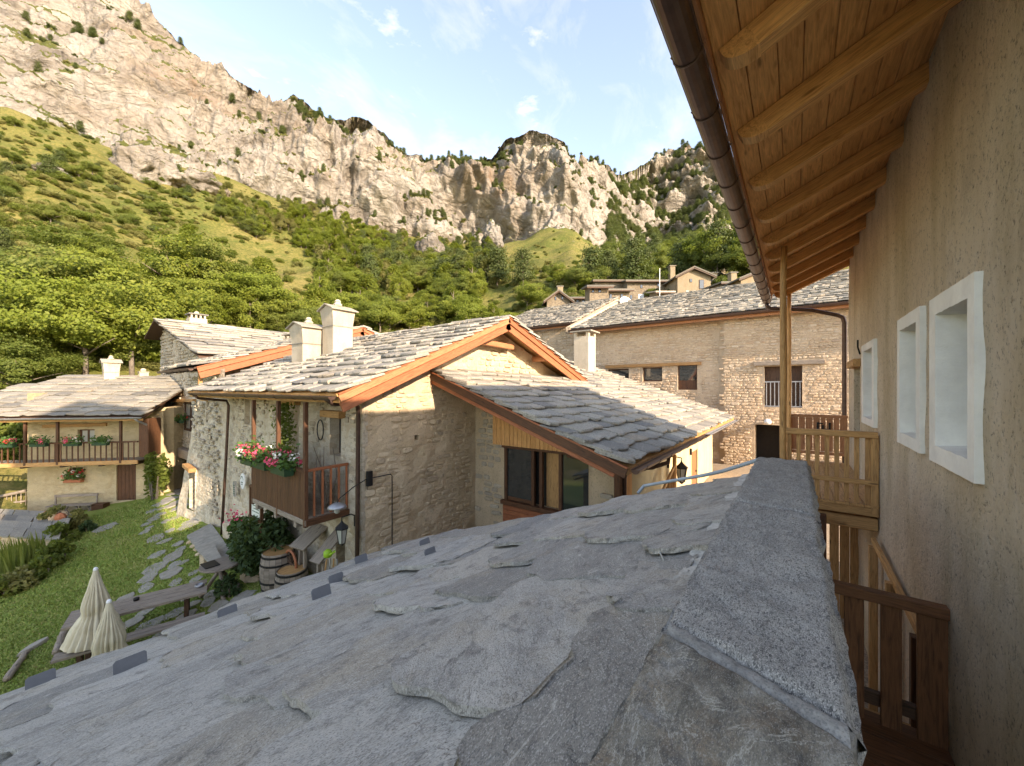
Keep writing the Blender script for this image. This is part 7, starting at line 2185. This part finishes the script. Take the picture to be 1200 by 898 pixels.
# cliffs: base -> middle -> rim -> plateau, with crevices, ledges and buttresses
pxs = np.concatenate([np.arange(-480, -60, 6), np.arange(-60, 960, 1.35), np.arange(960, 1650, 8)])
thc = px2th(pxs)
NV1, NV2, NV3 = 62, 66, 12
def smooth(x): return x * x * (3 - 2 * x)
cv = []
ledge_pts = []
for ci, th in enumerate(thc):
    rb, zb_, rm, zm, rt, zt = [float(x) for x in prof(th)]
    st_, ct_ = math.sin(th), math.cos(th)
    px = pxs[ci]
    jag = 5.0 * mn.fractal(Vector((px * 0.03, 1.5, 0)), 0.8, 2.1, 4) * rt / 300
    for j in range(NV1 + NV2 + NV3):
        if j < NV1:
            f = j / NV1; r = rb + (rm - rb) * f; z = zb_ - 8 + (zm - zb_ + 8) * f; kk = f * .5
        elif j < NV1 + NV2:
            f = (j - NV1) / (NV2 - 1); r = rm + (rt - rm) * f; z = zm + (zt + jag - zm) * f; kk = .5 + f * .5
        else:
            f = (j - NV1 - NV2 + 1) / NV3; r = rt + 160 * f ** 1.5; z = zt + jag - 12 * f ** 1.3; kk = 1.0
        x, y = r * st_, r * ct_
        arc = px * 0.36 * (r / F) ** 0 if False else th * 230.0
        P = Vector((arc, 0.0, z))
        sc_ = r / 230.0
        fade = min(1, j / 6) * (1 if kk < 1 else max(0, 1 - f * 1.2))
        # leaning strata on the left slab, upright crevices further on
        lean = clamp((420 - px) / 200, 0, 1)
        a1 = mn.fractal(Vector((arc * .018 + 3, z * .011, 1.0)), 0.9, 2.0, 4)
        pr_ = Vector((arc * .036 - z * .030 * lean, z * (.020 + .03 * lean) + arc * .02 * lean, 2.0))
        a2 = mn.ridged_multi_fractal(pr_, 1.0, 2.1, 5, 1.0, 1.6) - 1.0
        a3 = mn.fractal(Vector((arc * .30 - z * .12 * lean, z * .14 + arc * .1 * lean, 5.0)), 0.75, 2.1, 4)
        d = 24 * a1 * (1 - .5 * lean) + (8.0 - 5.2 * lean) * a2 + (2.0 - 1.2 * lean) * a3
        ter = z / (26 + 10 * mn.noise(Vector((arc * .01, 0, 8)))) + .8 * mn.fractal(Vector((arc * .02, 4, z * .02)), .9, 2, 3)
        fr = ter - math.floor(ter)
        ledge = (smooth(clamp(fr / .25, 0, 1)) - fr) * (9.0 - 5 * lean)
        r2 = r - (d - ledge) * sc_ * fade
        z2 = z + (1.4 * a3 + 1.2 * a1) * sc_ * fade
        s, t = from_xy(r2 * st_, r2 * ct_)
        cv.append((s, t, z2))
NRC = NV1 + NV2 + NV3
cv = np.array(cv, dtype=np.float32)
cl_o = link('cliff', np_mesh('cliff', cv, grid_faces(len(thc), NRC), M['rock'])); tag(cl_o, kind='structure')
if cl_o.data.polygons[NRC * 400 + 30].normal.dot(Vector((-.8, -.6, 0))) < 0: cl_o.data.flip_normals()

# rock outcrops standing out of the wooded slope
def hit(px, py, Y0=26.0):
    q = ray(px, py); Y = Y0; last = None
    a = (px - CX) / F
    while Y < 420:
        zt_h = hill_z(a * Y, Y)
        if q.z * Y < zt_h:
            return Vector((q.x * Y, q.y * Y, zt_h)), Y
        Y += 1.2
    return None, None
import bmesh
def outcrop(px, py, w, hh, label, seed, Ydef=None):
    p, Y = hit(px, py)
    if p is None: Y = Ydef or 230; p = at(px, py, Y)
    W, H = w / F * Y / 2, hh / F * Y
    bm = bmesh.new(); bmesh.ops.create_icosphere(bm, subdivisions=5, radius=1.0)
    for v in bm.verts:
        c = v.co.copy(); n = c.normalized()
        k = 1 + .32 * mn.fractal(c * 1.6 + Vector((seed, 0, 0)), .9, 2.1, 5) + .14 * (mn.ridged_multi_fractal(c * Vector((2.6, 2.6, 1.0)).x + Vector((seed, 3, 0)), .9, 2.1, 4, 1, 2) - 1)
        c = n * k; top = clamp((1.1 - c.z * .35), .55, 1.2)
        v.co = Vector((c.x * W * top, c.y * W * top, c.z * H * .62 + H * .35))
    me = bpy.data.meshes.new('rock_outcrop'); bm.to_mesh(me); bm.free()
    me.polygons.foreach_set('use_smooth', [True] * len(me.polygons)); me.materials.append(M['rock'])
    tag(link('rock_outcrop', me, None, None, Matrix.Translation(p)), label, 'rock', 'rock outcrops on the slope')
outcrop(168, 208, 46, 54, 'large pale rock outcrop under the big cliff', 1)
outcrop(236, 224, 40, 22, 'low rock outcrop right of the large pale one', 2)
outcrop(505, 308, 30, 34, 'pale rock tooth below the cave cliff', 3)
outcrop(577, 290, 20, 30, 'narrow rock tooth at the left edge of the golden meadow', 4)
outcrop(300, 222, 36, 22, 'slanting rock rib at the cliff foot', 5)
outcrop(60, 205, 24, 10, 'small grey rock in the upper slope', 6)

# ------------------------------------------------------------------ trees: a few crowns per kind, copied as individuals
def crown_points(kind, g, n):
    pts = []
    if kind == 'broad':
        L_ = 60
        ax_ = g.normal(size=(5, 3)) * np.array([.16, .16, .10])
        for k in range(L_):
            d = g.normal(size=3); d /= np.linalg.norm(d)
            c = ax_[k % 5] + d * g.uniform(.25, .80) * np.array([.40, .40, .36]) + np.array([0, 0, .57])
            u = g.normal(size=(n // L_, 3)); u /= np.linalg.norm(u, axis=1)[:, None]
            pts.append(c + u * np.array([1.25, 1.25, .7]) * g.uniform(.05, .125) * g.uniform(.45, 1.2, size=(n // L_, 1)))
    elif kind == 'slim':
        L_ = 20
        for k in range(L_):
            h_ = g.uniform(.18, .96); wd_ = .20 * math.sin(math.pi * min(.95, h_ * .9 + .12)) + .03
            an = g.uniform(0, 6.28); c = np.array([math.cos(an) * wd_, math.sin(an) * wd_, h_])
            u = g.normal(size=(n // L_, 3)); u /= np.linalg.norm(u, axis=1)[:, None]
            pts.append(c + u * np.array([.09, .09, .11]) * g.uniform(.5, 1.1, size=(n // L_, 1)))
    elif kind == 'pine':
        L_ = 26
        for k in range(L_):
            h_ = .2 + .78 * k / L_; wd_ = .27 * (1 - h_) ** .75 + .03
            an = k * 2.4 + g.uniform(-.4, .4); c = np.array([math.cos(an) * wd_ * .7, math.sin(an) * wd_ * .7, h_])
            u = g.normal(size=(n // L_, 3)); pts.append(c + u * np.array([.075, .075, .035]))
    else:
        L_ = 12
        for k in range(L_):
            an = g.uniform(0, 6.28); rr = g.uniform(.1, .42); c = np.array([math.cos(an) * rr, math.sin(an) * rr, g.uniform(.2, .68) * (1 - rr * .6)])
            u = g.normal(size=(n // L_, 3)); u /= np.linalg.norm(u, axis=1)[:, None]
            pts.append(c + u * np.array([.2, .2, .2]) * g.uniform(.6, 1.05, size=(n // L_, 1)))
    return np.concatenate(pts)
CROWN, TRUNK = {}, {}
for kind, n, sz in (('broad', 14400, .0185), ('slim', 4800, .024), ('pine', 4200, .024), ('shrub', 2600, .050)):
    for v_ in range(3):
        g = np.random.default_rng(hash((kind, v_)) % 1000 if False else {'broad': 1, 'slim': 2, 'pine': 3, 'shrub': 4}[kind] * 10 + v_)
        p = crown_points(kind, g, n)
        ctr = np.array([0, 0, .5]) if kind != 'pine' else np.stack([np.zeros(len(p)), np.zeros(len(p)), p[:, 2] - .12], 1)
        nv_ = (p - ctr) * np.array([1, 1, 1.0]); nv_ /= np.maximum(1e-6, np.linalg.norm(nv_, axis=1))[:, None]
        vv, ff = foliage(p, sz, g, .35, 1.5, nv_)
        for mt in {'broad': ('leaf_bright', 'leaf_mid'), 'slim': ('leaf_bright', 'leaf_olive'), 'pine': ('leaf_dark',), 'shrub': ('leaf_mid', 'leaf_olive', 'leaf_dark')}[kind]:
            CROWN[kind, v_, mt] = np_mesh('crown', vv, ff, M[mt], False)
        mb = MB()
        hb = {'broad': .6, 'slim': .8, 'pine': .9, 'shrub': .4}[kind]
        mb.tube([(0, 0, -.12), (.008, .0, .25), (-.006, .008, hb)], [.022, .017, .006], 6)
        q = random.Random(v_)
        for k in range(6):
            an = k * 1.05 + q.uniform(-.3, .3); z0 = hb * q.uniform(.4, .8); ln_ = {'broad': .36, 'slim': .14, 'pine': .16, 'shrub': .3}[kind]
            mb.tube([(0, 0, z0), (math.cos(an) * ln_ * .5, math.sin(an) * ln_ * .5, z0 + .09), (math.cos(an) * ln_, math.sin(an) * ln_, z0 + .16)], [.010, .007, .002], 4)
        me = mb.mesh('trunk', True); me.materials.append(M['bark']); TRUNK[kind, v_] = me
NAME = {'broad': 'broadleaf_tree', 'slim': 'young_tree', 'pine': 'pine_tree', 'shrub': 'hillside_shrub'}
CAT = {'broad': 'tree', 'slim': 'tree', 'pine': 'pine tree', 'shrub': 'shrub'}
LAB = {('broad', 'leaf_bright'): 'bright green broadleaf tree', ('broad', 'leaf_mid'): 'deep green broadleaf tree',
       ('slim', 'leaf_bright'): 'slender yellow-green tree', ('slim', 'leaf_olive'): 'slender olive tree',
       ('pine', 'leaf_dark'): 'dark pine', ('shrub', 'leaf_mid'): 'green shrub', ('shrub', 'leaf_olive'): 'olive dry shrub', ('shrub', 'leaf_dark'): 'dark low shrub'}
tq = random.Random(99)
COUNT = {}
STUFF = []
def tree(kind, mt, p, hgt, wide=1.0, label=None, parts=True):
    v_ = tq.randrange(3)
    rz = tq.uniform(0, 6.28)
    w = hgt * wide
    COUNT[kind] = COUNT.get(kind, 0) + 1
    if COUNT[kind] > 290:
        STUFF.append((kind, v_, mt, p, hgt, wide, rz)); return
    Mx = Matrix.Translation(p) @ Matrix.Rotation(rz, 4, 'Z') @ Matrix.Diagonal((w, w, hgt, 1))
    o = bpy.data.objects.new(NAME[kind], TRUNK[kind, v_]); col.objects.link(o); o.matrix_basis = Mx
    X, Y = to_xy(p.x, p.y)
    px = CX + F * X / Y; r_ = math.hypot(X, Y)
    where = [w_ for lim, w_ in ((60, 'at the left edge of the view'), (125, 'left of the cottage chimney'), (200, 'above the cottage roof'), (270, 'behind the tower house roof'), (340, 'left of the twin chimneys'), (430, 'above the twin chimneys'), (520, 'left of the main roof ridge'), (600, 'above the main roof ridge'), (660, 'below the golden meadow'), (740, 'right of the golden meadow'), (5000, 'above the hamlet')) if px < lim][0]
    how = 'low on the slope' if r_ < 70 else 'mid-slope' if r_ < 125 else 'high on the slope' if r_ < 190 else 'near the cliff foot'
    lb = label or LAB[kind, mt] + ' ' + how + ' ' + where
    tag(o, lb, CAT[kind], ('hillside ' + NAME[kind].replace('_', ' ') + 's').replace('hillside hillside', 'hillside'))
    c = bpy.data.objects.new('crown', CROWN[kind, v_, mt]); col.objects.link(c); c.parent = o
MEADOW = [(230, 250, 26, 9), (60, 230, 40, 9), (20, 250, 30, 9), (120, 240, 26, 8), (105, 292, 72, 19), (190, 328, 70, 20), (262, 270, 20, 10), (300, 300, 62, 17), (345, 330, 30, 18), (170, 345, 40, 10), (640, 290, 62, 24), (600, 345, 40, 9), (690, 275, 30, 12), (30, 292, 30, 8), (150, 215, 16, 6), (40, 160, 40, 8)]
def in_meadow(px, py, k=1.0):
    return any(((px - a) / (c * k)) ** 2 + ((py - b) / (d * k)) ** 2 < 1 for a, b, c, d in MEADOW)
# nearest big trees first, placed one by one on the slope
BIG = [(45, 350, 6.5, 'broad', 'leaf_mid', 1.2), (15, 385, 7, 'broad', 'leaf_mid', 1.2), (85, 385, 7, 'broad', 'leaf_bright', 1.2), (130, 395, 7.5, 'broad', 'leaf_bright', 1.2), (165, 392, 7, 'broad', 'leaf_bright', 1.2), (10, 430, 7, 'broad', 'leaf_mid', 1.2), (60, 425, 7, 'broad', 'leaf_bright', 1.1), (105, 425, 6, 'broad', 'leaf_mid', 1.2), (175, 420, 7, 'broad', 'leaf_bright', 1.1),
       (285, 372, 8.5, 'broad', 'leaf_bright', 1.3), (240, 385, 7, 'broad', 'leaf_bright', 1.2), (330, 385, 7.5, 'broad', 'leaf_bright', 1.2), (215, 328, 5, 'broad', 'leaf_mid', 1.7), (110, 315, 5.5, 'broad', 'leaf_mid', 1.7), (400, 385, 7.5, 'broad', 'leaf_bright', 1.1), (445, 392, 7, 'broad', 'leaf_bright', 1.1), (480, 388, 7, 'broad', 'leaf_bright', 1.1), (520, 382, 7, 'broad', 'leaf_bright', 1.2), (555, 378, 6, 'broad', 'leaf_bright', 1.1), (375, 395, 6.5, 'broad', 'leaf_mid', 1.1),
       (618, 362, 5.5, 'broad', 'leaf_bright', 1.0), (712, 312, 11, 'broad', 'leaf_mid', .9), (735, 314, 8, 'broad', 'leaf_mid', .9), (835, 320, 10, 'broad', 'leaf_bright', 1.05), (865, 320, 10.5, 'broad', 'leaf_bright', 1.05), (880, 330, 8, 'broad', 'leaf_mid', 1.0), (803, 318, 5, 'broad', 'leaf_bright', 1.1), (850, 338, 3, 'shrub', 'leaf_mid', 1.4), (776, 340, 3, 'broad', 'leaf_bright', .9)]
for i, (px, py, hgt, kind, mt, wd_) in enumerate(BIG):
    p, Y = hit(px, py + 4)
    if p is None: continue
    tree(kind, mt, p - Vector((0, 0, .4)), hgt * tq.uniform(.78, .98), wd_)
# the rest, by what grows where in the photograph
n = 0
REG = [ # x0,x1,y0,y1,count,choices (kind, material, weight, height range, width)
 (-60, 240, 300, 440, 62, (('broad', 'leaf_bright', 5, (4.5, 7.5), 1.15), ('broad', 'leaf_mid', 4, (4.5, 7.5), 1.15), ('shrub', 'leaf_mid', 2, (2, 3.2), 1.4))),
 (200, 600, 340, 400, 100, (('broad', 'leaf_bright', 6, (4.5, 7), 1.1), ('broad', 'leaf_mid', 2, (4, 6.5), 1.1), ('slim', 'leaf_bright', 3, (5.5, 8), 1.1))),
 (340, 590, 255, 350, 420, (('slim', 'leaf_bright', 7, (5, 8), 1.25), ('slim', 'leaf_olive', 2, (4.5, 7.5), 1.25), ('broad', 'leaf_bright', 2, (4, 6.5), 1.1), ('pine', 'leaf_dark', 1, (4, 7), 1.1))),
 (220, 370, 235, 300, 150, (('slim', 'leaf_olive', 3, (4.5, 7), 1.25), ('slim', 'leaf_bright', 3, (4.5, 7), 1.25), ('broad', 'leaf_mid', 2, (3.5, 5.5), 1.2), ('pine', 'leaf_dark', 1, (4, 6.5), 1.1))),
 (-60, 340, 148, 300, 330, (('pine', 'leaf_dark', 2, (3, 5.5), 1.3), ('shrub', 'leaf_mid', 4, (1.4, 3), 1.5), ('shrub', 'leaf_olive', 4, (1.2, 2.8), 1.5), ('broad', 'leaf_mid', 3, (3, 5), 1.3), ('shrub', 'leaf_dark', 2, (1.3, 2.6), 1.5))),
 (420, 620, 285, 345, 170, (('pine', 'leaf_dark', 5, (5, 9), 1.15), ('broad', 'leaf_mid', 3, (5, 7.5), 1.1), ('slim', 'leaf_olive', 2, (5, 7.5), 1.2))),
 (600, 760, 290, 350, 80, (('broad', 'leaf_mid', 3, (4, 7), 1.1), ('broad', 'leaf_bright', 2, (3.5, 5.5), 1.1), ('shrub', 'leaf_olive', 4, (1.6, 3), 1.5), ('pine', 'leaf_dark', 2, (5, 9), 1.1))),
 (740, 960, 285, 330, 80, (('broad', 'leaf_mid', 4, (6, 9), 1.0), ('pine', 'leaf_dark', 4, (7, 11), 1.0), ('broad', 'leaf_bright', 1, (5, 8), 1.0))),
]
# garden trees right behind the cottage
for i, (px, Y, hgt, kind, mt) in enumerate(((-25, 27, 7, 'broad', 'leaf_mid'), (5, 31, 8, 'broad', 'leaf_mid'), (22, 26, 5, 'broad', 'leaf_mid'), (48, 30, 8, 'broad', 'leaf_bright'), (75, 33, 9, 'broad', 'leaf_mid'), (100, 30, 8, 'broad', 'leaf_bright'), (128, 34, 9, 'broad', 'leaf_bright'), (155, 32, 9, 'broad', 'leaf_bright'), (180, 36, 9, 'broad', 'leaf_bright'), (12, 23.5, 3.2, 'shrub', 'leaf_mid'), (-15, 22, 3.0, 'shrub', 'leaf_mid'), (30, 24.5, 3.4, 'shrub', 'leaf_mid'), (-40, 24, 4, 'broad', 'leaf_mid'), (205, 42, 9, 'broad', 'leaf_bright'), (240, 44, 9, 'broad', 'leaf_mid'))):
    X = (px - CX) / F * Y
    s_, t_ = from_xy(X, Y)
    tree(kind, mt, Vector((s_, t_, hill_z(X, Y) - .3)), hgt, 1.1)
for (x0, x1, y0, y1, cnt, ch) in REG:
    wts = [c[2] for c in ch]
    for k in range(cnt):
        px, py = tq.uniform(x0, x1), tq.uniform(y0, y1)
        if in_meadow(px, py) or in_meadow(px, py - 12) or in_meadow(px, py - 24): continue
        if mn.noise(Vector((px * .03, py * .05, 3))) < (-.18 if px < 300 else -.45): continue
        p, Y = hit(px, py)
        if p is None or math.hypot(p.x, p.y) < 36: continue
        c = tq.choices(ch, wts)[0]
        tree(c[0], c[1], p - Vector((0, 0, .3)), tq.uniform(*c[3]) * .82, c[4] * tq.uniform(.85, 1.15))
for k in range(46):
    a, b, c_, d_2 = tq.choice(MEADOW)
    px, py = a + tq.uniform(-1, 1) * c_, b + tq.uniform(-1, 1) * d_2
    p, Y = hit(px, py)
    if p is not None: tree('shrub', 'leaf_olive', p - Vector((0, 0, .2)), tq.uniform(.9, 2.2), 1.5)

# small growth scattered over ledges and gaps: one mass per kind, instanced
def scatter(name, mesh_src, pts, scales, label, tilt=.15):
    me = bpy.data.meshes.new(name); me.from_pydata([tuple(p) for p in pts], [], [])
    a = me.attributes.new('sc', 'FLOAT_VECTOR', 'POINT'); a.data.foreach_set('vector', np.asarray(scales, dtype=np.float32).ravel())
    a = me.attributes.new('rt', 'FLOAT_VECTOR', 'POINT'); rt_ = np.zeros((len(pts), 3), dtype=np.float32); rt_[:, 2] = np.random.default_rng(len(pts)).uniform(0, 6.28, len(pts)); a.data.foreach_set('vector', rt_.ravel())
    ng = bpy.data.node_groups.new(name, 'GeometryNodeTree')
    ng.interface.new_socket('Geometry', in_out='INPUT', socket_type='NodeSocketGeometry'); ng.interface.new_socket('Geometry', in_out='OUTPUT', socket_type='NodeSocketGeometry')
    gi, go = ng.nodes.new('NodeGroupInput'), ng.nodes.new('NodeGroupOutput')
    oi = ng.nodes.new('GeometryNodeObjectInfo'); oi.inputs['Object'].default_value = mesh_src; oi.inputs['As Instance'].default_value = True
    ip = ng.nodes.new('GeometryNodeInstanceOnPoints')
    ns = ng.nodes.new('GeometryNodeInputNamedAttribute'); ns.data_type = 'FLOAT_VECTOR'; ns.inputs['Name'].default_value = 'sc'
    nr2 = ng.nodes.new('GeometryNodeInputNamedAttribute'); nr2.data_type = 'FLOAT_VECTOR'; nr2.inputs['Name'].default_value = 'rt'
    er = ng.nodes.new('FunctionNodeEulerToRotation')
    ng.links.new(gi.outputs[0], ip.inputs['Points']); ng.links.new(oi.outputs['Geometry'], ip.inputs['Instance'])
    ng.links.new(ns.outputs['Attribute'], ip.inputs['Scale']); ng.links.new(nr2.outputs['Attribute'], er.inputs[0]); ng.links.new(er.outputs[0], ip.inputs['Rotation'])
    ng.links.new(ip.outputs[0], go.inputs[0])
    o = link(name, me); m = o.modifiers.new('scatter', 'NODES'); m.node_group = ng
    tag(o, label, 'vegetation', kind='stuff'); return o
def first_crown(kind, mt):
    for o in col.objects:
        if o.name.startswith('crown') and o.data == CROWN[kind, 0, mt]: return o
    o = bpy.data.objects.new('crown', CROWN[kind, 0, mt]); return o
me = cl_o.data
nn = np.zeros(len(me.vertices) * 3, dtype=np.float32); me.vertices.foreach_get('normal', nn); nn = nn.reshape(-1, 3)
rg = np.random.default_rng(5)
colx = np.repeat(pxs, NRC)
rowj = np.tile(np.arange(NRC), len(pxs))
cand = np.where((nn[:, 2] > .50) & (colx > -60) & (colx < 960))[0]
nz_ = np.array([mn.noise(Vector((float(cv[i][0]) * .03, float(cv[i][1]) * .03, float(cv[i][2]) * .03))) for i in cand])
cand = cand[nz_ > -.10]
# far right mountain and the rim are the most wooded
wgt = np.where(colx[cand] > 690, 3.0, 1.0) * np.where((colx[cand] > 460) & (colx[cand] < 590), 2.2, 1.0) * np.where(colx[cand] < 330, .10, 1)
pick = rg.choice(cand, size=min(3800, len(cand)), replace=False, p=wgt / wgt.sum())
P_ = cv[pick]
for nm, kind, mt, a, b, h0, h1, w_, lab in (('cliff_pines', 'pine', 'leaf_dark', 0, .3, 2.5, 6, 1.1, 'dark pines scattered on the cliff ledges and rim'), ('cliff_shrubs', 'shrub', 'leaf_dark', .3, .65, 1.0, 2.6, 1.5, 'dark low bushes on the cliff ledges'), ('cliff_bushes', 'shrub', 'leaf_olive', .65, 1.0, .9, 2.4, 1.6, 'olive bushes on the cliff ledges')):
    sub = P_[int(len(P_) * a):int(len(P_) * b)]
    hs = rg.uniform(h0, h1, len(sub)) * np.clip(np.linalg.norm(sub[:, :2], axis=1) / 260, .6, 1.3)
    scatter(nm, bpy.data.objects.new(nm + '_source', CROWN[kind, 1, mt]), sub - [0, 0, .3], np.stack([hs * w_, hs * w_, hs], 1), lab)
far = np.where((nn[:, 2] > .22) & (colx > 712) & (colx < 960))[0]
pick = rg.choice(far, size=min(1500, len(far)), replace=False)
hs = rg.uniform(5, 11, len(pick))
scatter('mountain_wood', bpy.data.objects.new('mountain_wood_source', CROWN['pine', 2, 'leaf_dark']), cv[pick] - [0, 0, .4], np.stack([hs * 1.4, hs * 1.4, hs], 1), 'dark wood covering the far mountain right of the peak')
# undergrowth filling the wooded slope
pts = {'leaf_mid': [], 'leaf_olive': []}
k = 0
while k < 6500:
    px, py = tq.uniform(-60, 960), tq.uniform(140, 440)
    k += 1
    if in_meadow(px, py, .92) and tq.random() > .25: continue
    p, Y = hit(px, py)
    if p is None or math.hypot(p.x, p.y) < 35: continue
    pts['leaf_mid' if tq.random() < .55 else 'leaf_olive'].append(p)
for mt, pp in pts.items():
    hs = rg.uniform(.35, 1.5, len(pp)) ** 1.2
    scatter('undergrowth', bpy.data.objects.new('undergrowth_source', CROWN['shrub', 2, mt]), np.array(pp) - [0, 0, .2], np.stack([hs * 1.6, hs * 1.6, hs], 1), 'green undergrowth between the hillside trees' if mt == 'leaf_mid' else 'olive undergrowth between the hillside trees')
by = {}
for (kind, v_, mt, p, hgt, wide, rz) in STUFF: by.setdefault((kind, mt), []).append((p, hgt, wide))
for (kind, mt), it_ in by.items():
    scatter('distant_' + NAME[kind] + 's', bpy.data.objects.new('source', CROWN[kind, 1, mt]), [a[0] for a in it_], [(a[1] * a[2], a[1] * a[2], a[1]) for a in it_], 'more growth like the ' + LAB[kind, mt] + ' on the far slope')
